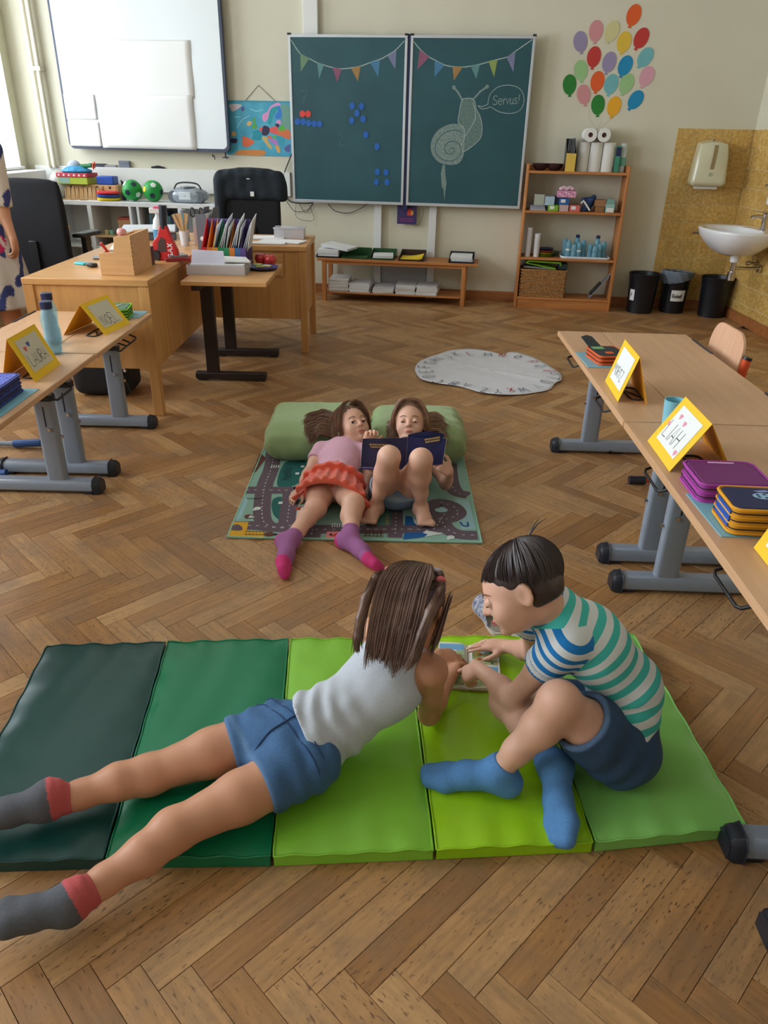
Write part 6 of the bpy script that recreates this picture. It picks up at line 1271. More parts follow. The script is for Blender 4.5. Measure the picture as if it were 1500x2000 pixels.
wo(MB().tube([(0, 0, .05), (.005, 0, .16)], .006, 6).tube([(.01, 0, .05), (-.012, 0, .17)], .006, 6), 'scissors', black_p, 'black scissors standing in the navy pot', 'scissors', -2.585, .26, zt + .01)
# books in the shelf, boxes in the shelf
for k in range(11):
    c_ = [(40, 50, 54), (70, 110, 124), (90, 90, 84), (54, 120, 140), (120, 136, 60), (60, 140, 70), (44, 52, 74), (96, 120, 130), (50, 90, 96), (36, 44, 60), (100, 100, 110)][k]; h = .17 + .012 * ((k * 5) % 4)
    wo(MB().bx(-.012, .012, -.08, .08, 0, h), 'book', mat('book_spine_%d' % k, rgb(*c_), .6), ['black', 'slate blue', 'grey', 'teal', 'olive', 'green', 'navy', 'pale blue', 'sea green', 'dark navy', 'light grey'][k] + ' book in the dim row under the radio', 'book', -2.30 + .027 * k, .33, .55 - .0, 'books in the white shelf', bev=.001)
MB().bx(.065, .455, -.19, .17, .535, .55).build('inner_board', white_lac, ws)
MB().bx(-.425, -.045, -.19, .17, .51, .525).build('inner_board', lw, ws)
wo(MB().bx(-.07, .07, -.07, .07, 0, .14), 'carton', plainmat('carton_tan', 176, 132, 90, .7), 'tan carton with a red top in the white shelf', 'box', -2.56, .30, .5255, bev=.002); o = [x for x in COL.objects if x.name == 'carton'][0]; MB().bx(-.072, .072, -.072, .072, .14, .16).build('lid', plainmat('lid_rust', 166, 70, 50, .6), o, bev=.002)
for k, s_ in enumerate((-2.75, -2.70)): wo(MB().lathe([(.02, 0), (.022, .03), (.02, .045), (0, .045)], seg=14), 'paint_jar', plainmat('jar_%d' % k, *((180, 170, 120), (120, 170, 160))[k], .4), ('olive', 'mint')[k] + ' small jar beside the carton in the white shelf', 'jar', s_, .38, .5255, smooth=40)
# things on the wall ledge
for k, (s_, w_, h_, c_, lb) in enumerate(((-2.94, .17, .03, (50, 56, 66), 'dark flat case lying on the white ledge'), (-2.80, .12, .02, (150, 150, 156), 'thin grey case on the white ledge'), (-2.655, .11, .03, (120, 128, 140), 'lower grey cassette box on the ledge under the white board'))): wo(MB().bx(-w_ / 2, w_ / 2, -.014, .014, 0, h_), 'flat_case', mat('case_c', rgb(*c_), .5), lb, 'case', s_, .017, 1.1155, bev=.002)
o = wo(MB().bx(-.055, .055, -.014, .014, 0, .03), 'flat_case', plainmat('case_d', 110, 118, 132, .5), 'upper grey cassette box on the ledge under the white board', 'case', -2.655, .017, 1.146, bev=.002)
wo(MB().tube([(-.07, 0, .008), (.0, 0, .016), (.07, 0, .006)], [.008, .012, .006], 8), 'marker_pen', black_p, 'black marker lying on the white ledge above the balls', 'pen', -2.31, .017, 1.1155, smooth=60)
bag = Sdf(.010); g = bag.grp(); c0 = np.array(wpt(-3.22, .24, .96)); g.ell(c0, (.13, .10, .13), None, .03); g.ell(c0 - [.05, 0, .05], (.13, .12, .09), None, .03); g.disp = lambda P: .007 * vnoise(P, 45, 2); g.clip((0, 0, .8365), (0, 0, -1)); tag(bag.build('plastic_bag', mat('bag_grey', rgb(168, 166, 160), .35), None, 1), 'crumpled pale plastic bag at the left end of the white shelf', 'bag')

# ------------------------------------------------------------ on the teacher desk (top at .748)
Z = .7485
wb2 = thing('wooden_box', 'stepped open wooden box with finger joints on the teacher desk', 'box', (-1.457, 4.30, Z), 0); bm = wood('box_beech', rgb(222, 176, 124), rgb(206, 158, 106), .45, axis=0); bs = .5
PF = [(-.095, 0), (.085, 0), (.085, .205), (.0, .195), (-.015, .118), (-.095, .112)]
for y in (-.165, .153): MB().prism(PF if y < 0 else PF, y, y + .012, T=lambda x, yy, q: (x, q, yy)).build('side_wall', bm, wb2, bev=.0015)
MB().bx(-.095, -.085, -.153, .153, 0, .112).build('end_wall', bm, wb2); MB().bx(.075, .085, -.153, .153, 0, .205).build('end_wall', bm, wb2); MB().bx(-.085, .075, -.153, .153, 0, .01).build('box_bottom', bm, wb2); MB().hexa([(-.01, -.153, .01), (-.002, -.153, .01), (-.002, .153, .01), (-.01, .153, .01), (-.008, -.153, .19), (.0, -.153, .19), (.0, .153, .19), (-.008, .153, .19)]).build('divider', bm, wb2)
for k in range(9): MB().bx(.0835, .0858, -.1655, -.1535, .006 + .022 * k, .016 + .022 * k).build('finger_joint', plainmat('joint_dark', 168, 120, 76, .6), wb2)
tag(MB().tube([(-1.50, 4.24, .80), (-1.555, 4.20, .905)], [.006, .008], 8).build('red_pen', plainmat('pen_red', 190, 40, 40, .4), None, smooth=50), 'red pen sticking out of the wooden box', 'pen')
tag(MB().rbx((-1.50, 4.30, .855), (.05, .12, .06), Matrix.Rotation(.3, 3, 'X')).build('folded_paper', paper, None), 'folded white paper in the front compartment of the wooden box', 'paper')
S_ = Sdf(.004); g = S_.grp(); g.ell((-1.455, 4.26, .955), (.026, .022, .022), None, .01); g.disp = lambda P: .003 * vnoise(P, 150, 2); tag(S_.build('ribbon_roll', plainmat('ribbon_rose', 222, 160, 160, .5), None, 1), 'rose coloured ribbon roll on top of the wooden box', 'ribbon')
fob = thing('key_ring', 'key ring with a turquoise tag on the teacher desk', 'keys', (-1.73, 4.44, Z), -.5); MB().bx(-.10, -.02, -.022, .022, 0, .012).build('key_tag', plainmat('tag_turquoise', 60, 190, 206, .4), fob, bev=.004); MB().tube([(.014 * math.cos(a / 8 * 2 * PI), .014 * math.sin(a / 8 * 2 * PI), .006) for a in range(9)], .002, 5).build('ring', chrome, fob)
for k in range(3): MB().bx(.01, .07, -.008 + .0, .004, .002 + .004 * k, .005 + .004 * k).build('key', steel if k else black_p, fob); fob.children[-1].rotation_euler = (0, 0, -.6 + .5 * k)
MB().rbx((.06, -.03, .012), (.05, .04, .02)).build('black_fob', black_p, fob, bev=.005)
# red hand tool
rt = thing('tape_gun', 'red hand tape dispenser with a black grip and white lettering standing on the desk', 'tool', (-1.36, 4.70, Z), -.1); redm = plainmat('tool_red', 196, 34, 36, .35)
MB().prism([(-.01, .20), (.03, .20), (.05, .14), (.085, .06), (.085, .01), (.03, .0), (-.03, .0), (-.07, .04), (-.065, .10), (-.03, .14)], -.018, .018, T=lambda x, y, q: (x, q, y)).build('body', redm, rt, bev=.006, smooth=None); MB().tube([(.01, 0, .18), (.018, 0, .31)], [.022, .024], 12).build('grip', darkcap, rt, smooth=50)
MB().prism([(-.035, .045), (.02, .05), (.02, .12), (-.005, .135), (-.03, .1)], -.019, .019, T=lambda x, y, q: (x, q, y)).build('finger_opening', plainmat('opening_brown', 70, 40, 34, .6), rt); m = MB(); write(m, 'SAX', 0, 0, .035, .006, 0, lambda X, Y, Zz: (.058 - Y * .85, -.0195, .02 + X * 1.1)); m.build('lettering', paper, rt); MB().tube([(-.05, -.03, .03), (-.05, .03, .03)], .03, 16).build('tape_roll', black_p, rt, smooth=40)
tag(MB().rbx((-1.30, 4.72, Z + .010), (.14, .16, .018), Matrix.Rotation(.4, 3, 'Z')).build('red_booklet', plainmat('booklet_red', 150, 36, 40, .5), None), 'red booklet lying by the tape dispenser', 'booklet'); tag(MB().rbx((-1.305, 4.735, Z + .026), (.11, .13, .012), Matrix.Rotation(.6, 3, 'Z')).build('silver_case', steel, None), 'silver flat case on the red booklet', 'case')
tag(MB().rbx((-1.40, 4.52, Z + .05), (.04, .07, .10)).build('hole_punch', black_p, None, bev=.004), 'black desk gadget between the wooden box and the red tool', 'gadget')
sp = thing('spray_bottle', 'white spray bottle with a pink nozzle on the teacher desk', 'bottle', (-1.58, 5.38, Z)); MB().lathe([(.036, 0), (.038, .01), (.038, .12), (.03, .16), (.014, .185), (.014, .20), (0, .2)], seg=22).build('bottle_body', plainmat('bottle_white', 218, 224, 228, .35), sp, smooth=50); MB().bx(-.05, .022, -.014, .014, .20, .235).build('spray_head', paper, sp, bev=.005); MB().bx(-.02, .022, -.0145, .0145, .23, .245).build('nozzle', plainmat('nozzle_pink', 222, 90, 130, .4), sp, bev=.004); MB().lathe([(.0385, .04), (.0387, .10)], seg=22).build('label_band', plainmat('label_blue', 80, 150, 190, .5), sp, smooth=50)
ot = thing('water_bottle', 'blue patterned bottle behind the cup of wooden sticks', 'bottle', (-1.47, 5.62, Z)); MB().lathe([(.034, 0), (.035, .12), (.025, .16), (.02, .18), (0, .18)], seg=20).build('bottle_body', plainmat('bottle_teal', 90, 150, 176, .4), ot, smooth=50); MB().lathe([(.022, .18), (.022, .205), (0, .205)], seg=16).build('cap', grey_met, ot, smooth=40); MB().lathe([(.0345, .03), (.0355, .08)], seg=20).build('label_band', plainmat('label_orange', 226, 140, 80, .5), ot, smooth=50)
cu = thing('stick_cup', 'white cup holding wooden craft sticks on the teacher desk', 'cup', (-1.405, 5.36, Z)); MB().lathe([(.024, 0), (.033, .095), (.030, .095), (.022, .01), (0, .01)], seg=22).build('cup_body', cup_m, cu, smooth=50)
for k, (dx, dy) in enumerate(((-.05, .0), (-.035, .02), (-.01, -.01), (.012, .01), (.025, 0), (-.02, .015))): tag(MB().rbx(Vector((-1.405 + dx * .6, 5.36 + dy, Z + .12)), (.018, .003, .17), Matrix.Rotation(dx * 8, 3, 'Y')).build('craft_stick', lw, None, bev=.001), ('leftmost', 'second', 'third', 'fourth', 'rightmost', 'rear')[k] + ' wooden stick standing in the white cup', 'stick', 'craft sticks in the white cup')
ob = thing('scissor_holder', 'clear holder with orange liquid-like tint and scissors beside the grey file', 'holder', (-1.335, 5.52, Z)); MB().bx(-.035, .035, -.035, .035, 0, .165).build('holder_body', glassy('holder_clear', (.9, .9, .9, 1), .1, .6), ob); MB().bx(-.033, .033, -.033, .033, .002, .10).build('orange_card', plainmat('card_orange', 214, 96, 30, .5), ob)
ob['label'] = 'clear box holder with orange card beside the grey magazine file'
sc_ = thing('scissors', 'black handled scissors standing upright in the clear holder', 'scissors', (-1.345, 5.52, Z + .16)); 
for q in (-1, 1): MB().tube([(q * .03 + .016 * math.cos(a * PI / 6), 0, .04 + .028 * math.sin(a * PI / 6)) for a in range(13)], .005, 6).build('finger_loop', black_p, sc_, smooth=60)
MB().bx(-.012, -.003, -.002, .002, -.12, .02).bx(.003, .012, -.004, 0, -.12, .02).build('blades', steel, sc_)
mf = thing('magazine_file', 'dark grey magazine file with a round finger hole on the desk', 'file box', (-1.22, 5.30, Z), -.15); gm_ = plainmat('file_grey', 96, 98, 106, .5)
MB().prism([(-.12, 0), (.12, 0), (.12, .25), (.03, .25), (-.12, .12)], -.035, -.031, T=lambda x, y, q: (q, x, y)).build('side_panel', gm_, mf); MB().prism([(-.12, 0), (.12, 0), (.12, .25), (.03, .25), (-.12, .12)], .031, .035, T=lambda x, y, q: (q, x, y)).build('side_panel', gm_, mf); MB().bx(-.035, .035, -.124, -.12, 0, .22).build('spine_panel', gm_, mf); MB().cyl((0, -.1245, .07), (0, -.1255, .07), .014, seg=20).build('finger_hole', paper, mf)
for k in range(4): MB().bx(-.025 + .013 * k, -.02 + .013 * k, -.1, .1, .004, .20 + .006 * k).build('paper_sheet', paper, mf)
# rainbow sorter on the side table
rs_ = thing('rainbow_sorter', 'rainbow coloured desk sorter full of white papers and folders', 'file sorter', (-1.02, 5.13, .6805 if False else .6805)); rs_.location = (-1.035, 5.0, .6805)
rcs = [(206, 40, 50), (222, 120, 40), (228, 150, 40), (24, 130, 74), (40, 140, 90), (214, 122, 44), (58, 96, 150), (92, 66, 130), (60, 40, 100)]
for k, c_ in enumerate(rcs):
    x = -.15 + .035 * k; mt = mat('sorter_%d' % k, rgb(*c_), .5)
    MB().hexa([(x, -.10, 0), (x + .003, -.10, 0), (x + .003, .12, 0), (x, .12, 0), (x, -.10, .11), (x + .003, -.10, .11), (x + .003, .12, .27), (x, .12, .27)]).build('divider', mt, rs_); MB().bx(x + .0005, x + .0345, -.104, -.100, 0, .12).build('front_band', mt, rs_) if k < 8 else None
MB().bx(-.15, .13, .12, .124, 0, .27).build('back_panel', bpy.data.materials['sorter_7'], rs_)
for k in range(12):
    x = -.10 + .019 * k; lean = .05 + .012 * ((k * 3) % 4); h = .26 + .012 * ((k * 5) % 4)
    tag(MB().hexa([(x - 1.035, 4.93, .69), (x - 1.031, 4.93, .69), (x - 1.031, 5.11, .69), (x - 1.035, 5.11, .69), (x - 1.035 + lean, 4.93, .69 + h - .03), (x - 1.031 + lean, 4.93, .69 + h - .03), (x - 1.031 + lean, 5.11, .69 + h), (x - 1.035 + lean, 5.11, .69 + h)]).build('paper_folder', paper if k % 3 else plainmat('folder_pale', 200, 204, 216, .6), None), 'one of the white sheets and folders standing in the rainbow sorter', 'folder', 'white folders in the rainbow sorter')
# clear tray with papers
ct = thing('clear_tray', 'clear plastic letter tray heaped with papers at the front of the side table', 'tray', (-1.04, 4.72, .6805)); cg = glassy('clear_grey_plastic', (.86, .84, .88, 1), .15, .5)
MB().bx(-.175, .175, -.11, .13, 0, .004).build('tray_base', cg, ct)
for a in ((-.175, -.171, -.11, .13), (.171, .175, -.11, .13), (-.171, .171, -.11, -.106), (-.171, .171, .126, .13)): MB().bx(*a, .004, .055).build('tray_wall', cg, ct)
papers('heap of white papers inside the clear tray', (-1.03, 4.73, .686), .32, .215, .055, 8); tag(MB().hexa([(-1.19, 4.64, .74), (-.99, 4.64, .74), (-.99, 4.645, .74), (-1.19, 4.645, .74), (-1.19, 4.68, .815), (-1.0, 4.68, .81), (-1.0, 4.685, .81), (-1.19, 4.685, .815)]).build('index_card', plainmat('card_lilac', 206, 204, 224, .6), None), 'pale lilac card standing up at the front of the paper heap', 'card')
tag(MB().rbx((-.95, 4.76, .752), (.16, .2, .008), Matrix.Rotation(.3, 3, 'Z') @ Matrix.Rotation(.06, 3, 'Y')).build('loose_papers', paper, None), 'loose papers sliding to the right on the paper heap', 'papers')
pl = thing('plate', 'dark blue plate with cheese pieces on the side table', 'plate', (-.795, 4.86, .6805)); MB().lathe([(.05, 0), (.085, .006), (.097, .02), (.094, .021), (.08, .011), (0, .008)], seg=34).build('plate_body', plainmat('plate_navy', 58, 66, 120, .35), pl, smooth=50)
for k, (x, y, r, c_) in enumerate(((-.02, .0, .4, (190, 190, 110)), (.025, .005, -.3, (220, 200, 130)), (-.035, .02, 1, (170, 186, 110)))): tag(MB().rbx((-.795 + x, 4.86 + y, .6995 + .004 * k), (.05, .035, .006), Matrix.Rotation(r, 3, 'Z')).build('cheese_slice', mat('cheese_%d' % k, rgb(*c_), .5), None, bev=.001), ('greenish', 'pale yellow', 'olive green')[k] + ' slice lying on the dark blue plate', 'food', 'slices on the plate')
for k, (x, y, lb) in enumerate(((-.835, 5.05, 'left'), (-.77, 5.00, 'right'))):
    a = thing('red_apple', lb + ' red apple behind the blue plate', 'apple', (x, y, .6805)); MB().lathe([(.0, .004), (.018, 0), (.036, .018), (.042, .04), (.036, .062), (.02, .072), (.006, .066), (0, .064)], seg=24).build('apple_body', plainmat('apple_red', 190, 44, 44, .25, coat=.4) if k == 0 else bpy.data.materials['apple_red'], a, smooth=80); MB().tube([(0, 0, .064), (.004, 0, .08)], .002, 5).build('stem', brown_met, a)
# side desk things
cn = thing('clear_container', 'clear plastic container with red and blue dice on the side desk', 'container', (-.75, 5.90, Z)); m = MB()
for a in ((-.11, .11, -.07, -.067, 0, .07), (-.11, .11, .067, .07, 0, .07), (-.11, -.107, -.067, .067, 0, .07), (.107, .11, -.067, .067, 0, .07), (-.107, .107, -.067, .067, 0, .003)): MB().bx(*a).build('container_wall', cg, cn)
MB().bx(-.116, .116, -.076, .076, .07, .078).build('lid', cg, cn, bev=.003)
rs = random.Random(5)
for k in range(26): tag(MB().rbx((-.75 + rs.uniform(-.035, .09), 5.90 + rs.uniform(-.055, .05), Z + .012 + .016 * (k // 10)), (.016, .016, .016), Matrix.Rotation(rs.uniform(0, 1.5), 3, 'Z')).build('game_die', red_d if k % 2 else navy, None, bev=.001), ('red' if k % 2 else 'blue') + ' small cube inside the clear container', 'cube', ('red' if k % 2 else 'blue') + ' cubes in the clear container')
for k, (x, y, w_, l_, r, lb) in enumerate(((-.92, 5.86, .26, .18, .1, 'white papers left of the clear container'), (-.80, 5.66, .27, .17, -.15, 'spread sheets at the front right of the side desk'), (-.86, 5.54, .24, .10, .02, 'printed sheet at the front edge of the side desk'), (-.66, 5.62, .08, .16, -.3, 'narrow printed card on the side desk'))): tag(MB().rbx((x, y, Z + .005 + .0005 * k), (w_, l_, .008), Matrix.Rotation(r, 3, 'Z')).build('papers', paper, None), lb, 'papers')
lp = thing('laptop', 'closed pale laptop on a grey stand at the far left of the desk', 'laptop', (-1.77, 5.78, Z), .25); MB().bx(-.19, .19, -.2, .2, .0, .05).build('stand', plainmat('stand_grey', 90, 98, 112, .5), lp, bev=.006); MB().bx(-.19, .19, -.21, .2, .052, .066).build('laptop_lid', plainmat('laptop_white', 214, 218, 224, .35), lp, bev=.006)
for k, (x, y) in enumerate(((-1.72, 4.72), (-1.70, 4.80))): tag(MB().rbx((x, y, Z + .006 + .006 * k), (.16, .10, .008), Matrix.Rotation(.3 + k * .3, 3, 'Z')).build('note_pad', paper if k else steel, None), ('grey', 'white')[k] + ' flat pad behind the key ring', 'pad')

# ------------------------------------------------------------ on the school tables (top at .600)
yel = plainmat('card_yellow', 240, 196, 24, .6); yel2 = plainmat('card_orange_inside', 240, 168, 36, .6); ink = plainmat('pencil_ink', 60, 62, 70, .8)
card = mat('card_white', rgb(232, 234, 232), .7); tr_card = mat('card_cream', rgb(206, 200, 180), .7)
def name_tent(label, f0, f1, r0, r1, b0, b1, text, cm=card, hearts=None, th=.042, pos=(.12, .12)):
    """front foot f0-f1, ridge r0-r1, back foot b0-b1, all given left to right as the writing runs"""
    t = thing('name_tent', label, 'name card', tuple((Vector(f0) + Vector(b0)) / 2), 0, 'yellow folded name cards'); L = Vector(t.location)
    f0, f1, r0, r1, b0, b1 = [Vector(v) - L for v in (f0, f1, r0, r1, b0, b1)]
    dr = (r0 + r1) / 2 - (f0 + f1) / 2; dr -= (f1 - f0) * (dr.dot(f1 - f0) / (f1 - f0).length_squared) * .8; r0, r1 = f0 + dr, f1 + dr; db = (b0 + b1) / 2 - (f0 + f1) / 2; b0, b1 = f0 + db, f1 + db
    def sheet_(a, b, c, d, nm, mt, th_=.0012):
        n = (b - a).cross(d - a).normalized() * th_; m = MB(); m.hexa([a - n, b - n, c - n, d - n, a, b, c, d]); return m.build(nm, mt, t)
    sheet_(f0, f1, r1, r0, 'front_panel', yel); sheet_(b1, b0, r0, r1, 'back_panel', yel2)
    ux = (f1 - f0); W_ = ux.length; ux.normalize(); uy = (r0 + r1 - f0 - f1) / 2; H_ = uy.length; uy.normalize(); n = ux.cross(uy).normalized()
    T = lambda x, y, z: f0 + ux * x + uy * y + n * (.0006 + z)
    MB().prism([(W_ * .14, H_ * .17), (W_ * .87, H_ * .17), (W_ * .87, H_ * .88), (W_ * .14, H_ * .88)], 0, .0006, T=T).build('white_inlay', cm, t)
    m = MB(); write(m, text, W_ * pos[0] + .01, H_ * pos[1] + .01, th, .0032, .0008, T, gap=.16, jit=.08); m.build('name_writing', ink, t)
    for (hx_, hy_, s_, mt) in hearts or []:
        m = MB(); m.flat([(W_ * hx_ + s_ * 16 * math.sin(a) ** 3 / 16, H_ * hy_ + s_ * (13 * math.cos(a) - 5 * math.cos(2 * a) - 2 * math.cos(3 * a)) / 16) for a in [2 * PI * k / 20 for k in range(20)]], .001, 0, T); m.build('drawn_heart', mt, t)
pinkh = plainmat('crayon_pink', 226, 150, 170, .8); redh = plainmat('crayon_red', 210, 90, 80, .8); blh = plainmat('crayon_blue', 60, 90, 150, .8)
# right row: writing faces the aisle (-x)
name_tent('yellow folded name card on the right row, farthest from the camera', (.862, 2.86, .601), (.842, 2.60, .601), (.900, 2.79, .775), (.896, 2.59, .767), (.955, 2.84, .601), (.950, 2.575, .601), 'MORITZ', th=.036, pos=(.13, .25))
name_tent('yellow folded name card with pink hearts beside the light blue mug', (.832, 2.215, .601), (.820, 1.97, .601), (.912, 2.17, .756), (.910, 1.93, .750), (1.015, 2.22, .601), (1.005, 1.985, .601), 'LIAH', hearts=[(.3, .72, .011, pinkh), (.5, .68, .011, pinkh), (.16, .5, .010, pinkh), (.80, .26, .011, pinkh)], th=.055, pos=(.16, .22))
name_tent('yellow name card cut off by the right edge of the picture', (.872, 1.53, .601), (.86, 1.29, .601), (.92, 1.50, .75), (.92, 1.28, .75), (.99, 1.52, .601), (.985, 1.29, .601), '')
# left row: writing faces the aisle (+x)
name_tent('yellow folded name card beside the lime green pencil case', (-1.306, 3.415, .601), (-1.268, 3.665, .601), (-1.40, 3.46, .735), (-1.375, 3.66, .735), (-1.488, 3.40, .601), (-1.46, 3.65, .601), 'NOEL', tr_card, th=.050, pos=(.2, .16))
name_tent('yellow folded name card in front of the water bottles, with two small drawings', (-1.312, 2.68, .601), (-1.318, 2.93, .601), (-1.39, 2.69, .755), (-1.385, 2.88, .770), (-1.455, 2.72, .601), (-1.45, 2.95, .601), 'LAURA', tr_card, [(.30, .66, .012, redh), (.45, .72, .013, blh)], th=.044, pos=(.17, .22))
def pencil_case(label, x, y, z, w, l, h, rz, top, side, n=3, piping=None):
    t = thing('pencil_case', label, 'pencil case', (x, y, z), rz, 'pencil cases'); P = rrect(w, l, .022, 5)
    MB().prism(rrect(w - .004, l - .004, .02, 5), 0, h - .004).build('case_body', side, t, bev=.006, seg=3)
    MB().prism(rrect(w - .012, l - .012, .018, 5), h - .006, h).build('lid_panel', top, t, bev=.003)
    for k in range(n + 1): zz = .004 + (h - .008) * k / n; MB().tube([(a, b, zz) for a, b in P + P[:1]], .0042 if k in (0, n) else .0028, 6, cap=False).build('piping', piping or side, t, smooth=60)
    for k in range(n): zz = .004 + (h - .008) * (k + .5) / n; MB().tube([(a * 1.004, b * 1.004, zz) for a, b in P + P[:1]], .0018, 5, cap=False).build('zipper', plainmat('zip_dark', 50, 30, 40, .6), t, smooth=60)
    return t
pur = plainmat('case_purple', 120, 44, 112, .7, noise=.1, nscale=200); pur2 = plainmat('case_magenta', 168, 60, 160, .6)
t = pencil_case('purple pencil case with magenta sides on the right row', .925, 1.845, .601, .19, .165, .055, -.04, pur, pur2, 2); MB().bx(-.03, .04, .062, .070, .0552, .0562).build('brand_print', plainmat('print_pink', 230, 180, 220, .6), t)
yc = plainmat('case_amber', 226, 158, 30, .7); nv = plainmat('case_navy', 24, 36, 84, .6, noise=.2, nscale=60)
t = pencil_case('navy and amber pencil case with a football print', .937, 1.645, .606, .20, .135, .070, -.06, nv, yc, 3, yc)
TZ = lambda x, y, z: (x, y, .0705 + z)
o = MB().flat(circ(-.005, .01, .026, 22, .018), 0, 0, TZ).build('ball_print', plainmat('print_lightblue', 150, 190, 220, .6), t)
for k in range(5): a = k * 2 * PI / 5; MB().flat(circ(-.005 + .015 * math.cos(a), .01 + .010 * math.sin(a), .005, 5), .0003, 0, TZ).build('ball_patch', nv, t)
MB().flat([(-.02, .04), (.012, .048), (.025, .038), (-.008, .03)], 0, 0, TZ).build('stripe_print', plainmat('print_silver', 130, 140, 190, .6), t); m = MB(); write(m, 'PU', .03, .005, .018, .003, 0, TZ); m.build('print_letters', paper, t); MB().flat(circ(.045, -.022, .016, 10), 0, 0, TZ).build('cog_print', plainmat('print_teal', 40, 130, 160, .6), t); MB().flat([(.03, -.045), (.06, -.04), (.063, -.048), (.035, -.053)], 0, 0, TZ).build('stripe_print', bpy.data.materials['print_silver'], t)
MB().bx(-.1015, -.1, -.05, .04, .012, .058).build('blue_side', plainmat('side_blue', 20, 88, 190, .5), t)
mx_ = plainmat('desk_mat_blue', 128, 186, 206, .4)
for (x, y, lb, w_, l_) in ((.90, 1.70, 'light blue card under the navy and amber pencil case', .17, .24), (.895, 3.17, 'light blue card under the black and orange pencil case', .11, .24), (-1.33, 2.43, 'pale green card under the blue pencil case', .13, .34), (-1.34, 3.86, 'pale green card under the green pencil case', .16, .16)): tag(MB().bx(x - w_ / 2, x + w_ / 2, y - l_ / 2, y + l_ / 2, .6004, .6030).build('desk_card', mx_, None), lb, 'card')
ork = plainmat('case_black', 26, 38, 44, .6); orr = plainmat('case_orange', 222, 92, 30, .6)
t = pencil_case('black pencil case with orange sides and open flap on the far right table', .945, 3.165, .6035, .13, .17, .040, .12, ork, orr, 2); MB().bx(-.05, .0, .03, .07, .0402, .041).build('green_patch', plainmat('patch_green', 110, 170, 110, .6), t); MB().bx(-.02, .01, -.05, -.02, .0402, .042).build('orange_patch', orr, t); MB().prism([(-.055, .075), (.0, .07), (-.01, .17), (-.03, .185), (-.06, .17)], .036, .040, T=lambda x, y, z: (x, y, z + max(0, y - .075) * .22)).build('open_flap', ork, t)
tlg = plainmat('case_lime', 120, 196, 50, .6); t = pencil_case('lime green pencil case with a picture lid beside the name card', -1.375, 3.80, .6035, .13, .17, .050, .15, plainmat('case_picture', 90, 130, 110, .5, noise=.5, nscale=30), tlg, 3)
MB().tube(cat2([(-.03, -.05), (.0, .0), (.03, .05)], 3) and [(-.03, -.05, .051), (0, 0, .052), (.02, .05, .051)], [.002, .007, .002], 6, flat=.4).build('animal_print', paper, t)
t = pencil_case('blue speckled pencil case at the left edge of the picture', -1.375, 2.43, .6035, .14, .30, .062, .03, plainmat('case_blue', 36, 52, 160, .8, noise=.5, nscale=120, col2=rgb(120, 130, 210)), plainmat('case_blue_dark', 26, 40, 104, .8, noise=.4, nscale=90, col2=rgb(70, 80, 150)), 2)
bottle('clear water bottle with a navy cap, nearer one on the left table', (-1.405, 3.085, .601), .215, .034, True, 'clear water bottles', glass=bot_g2, label_band=False); bottle('clear water bottle with a navy cap, farther one on the left table', (-1.475, 3.26, .601), .215, .034, True, 'clear water bottles', glass=bot_g2)
for (x, y, lb) in ((-1.405, 3.085, 'water inside the nearer clear bottle'), (-1.475, 3.26, 'water inside the farther clear bottle')): tag(MB().lathe([(.029, .004), (.031, .03), (.031, .062), (0, .0621)], (x, y, .601), 20).build('water', water, None, smooth=60), lb, 'water')
c2 = thing('blue_mug', 'light blue plastic mug between the two name cards on the right row', 'mug', (.955, 2.36, .601)); MB().lathe([(.03, 0), (.036, .09), (.033, .09), (.028, .006), (0, .005)], seg=26).build('mug_body', plainmat('mug_blue', 130, 196, 214, .4), c2, smooth=50)
# dark cut-outs (inkwell grips) in the table tops behind the cards
for (x, y, lb) in ((.925, 2.70, 'black handle insert in the far right table top'), (.925, 2.02, 'black handle insert in the second right table top'), (-1.36, 3.46, 'black handle insert in the left table top, under the farther name card'), (-1.36, 2.80, 'black handle insert in the left table top, under the nearer name card'), (.90, 1.42, 'black handle insert under the cut-off name card')):
    m = MB(); P = rrect(.05, .15, .02, 4); m.tube([(x + a, y + b, .6015) for a, b in P + P[:1]], .004, 6, cap=False); m.rbx((x, y, .6015), (.01, .12, .003), Matrix.Rotation(.4, 3, 'Z')); tag(m.build('handle_insert', black_p, None, smooth=60), lb, 'handle')
# backpack under the teacher desk
S_ = Sdf(.012); g = S_.grp(); g.box((-1.72, 4.45, .135), (.17, .14, .13), None, .05); g.disp = lambda P: .008 * vnoise(P, 25, 4); o = S_.build('school_bag', mat('bag_black', rgb(20, 21, 26), .7), None, 1); tag(o, 'black school bag on the floor under the teacher desk', 'bag')
for k in range(4): MB().sphere((-1.57 + .004 * k, 4.30, .225 - .018 * k), .009, 8, 6).build('white_charm', paper, o, smooth=60)
MB().tube([(-1.6, 4.31, .2), (-1.56, 4.3, .1), (-1.54, 4.3, .04)], .005, 6).build('strap', black_p, o, smooth=60)
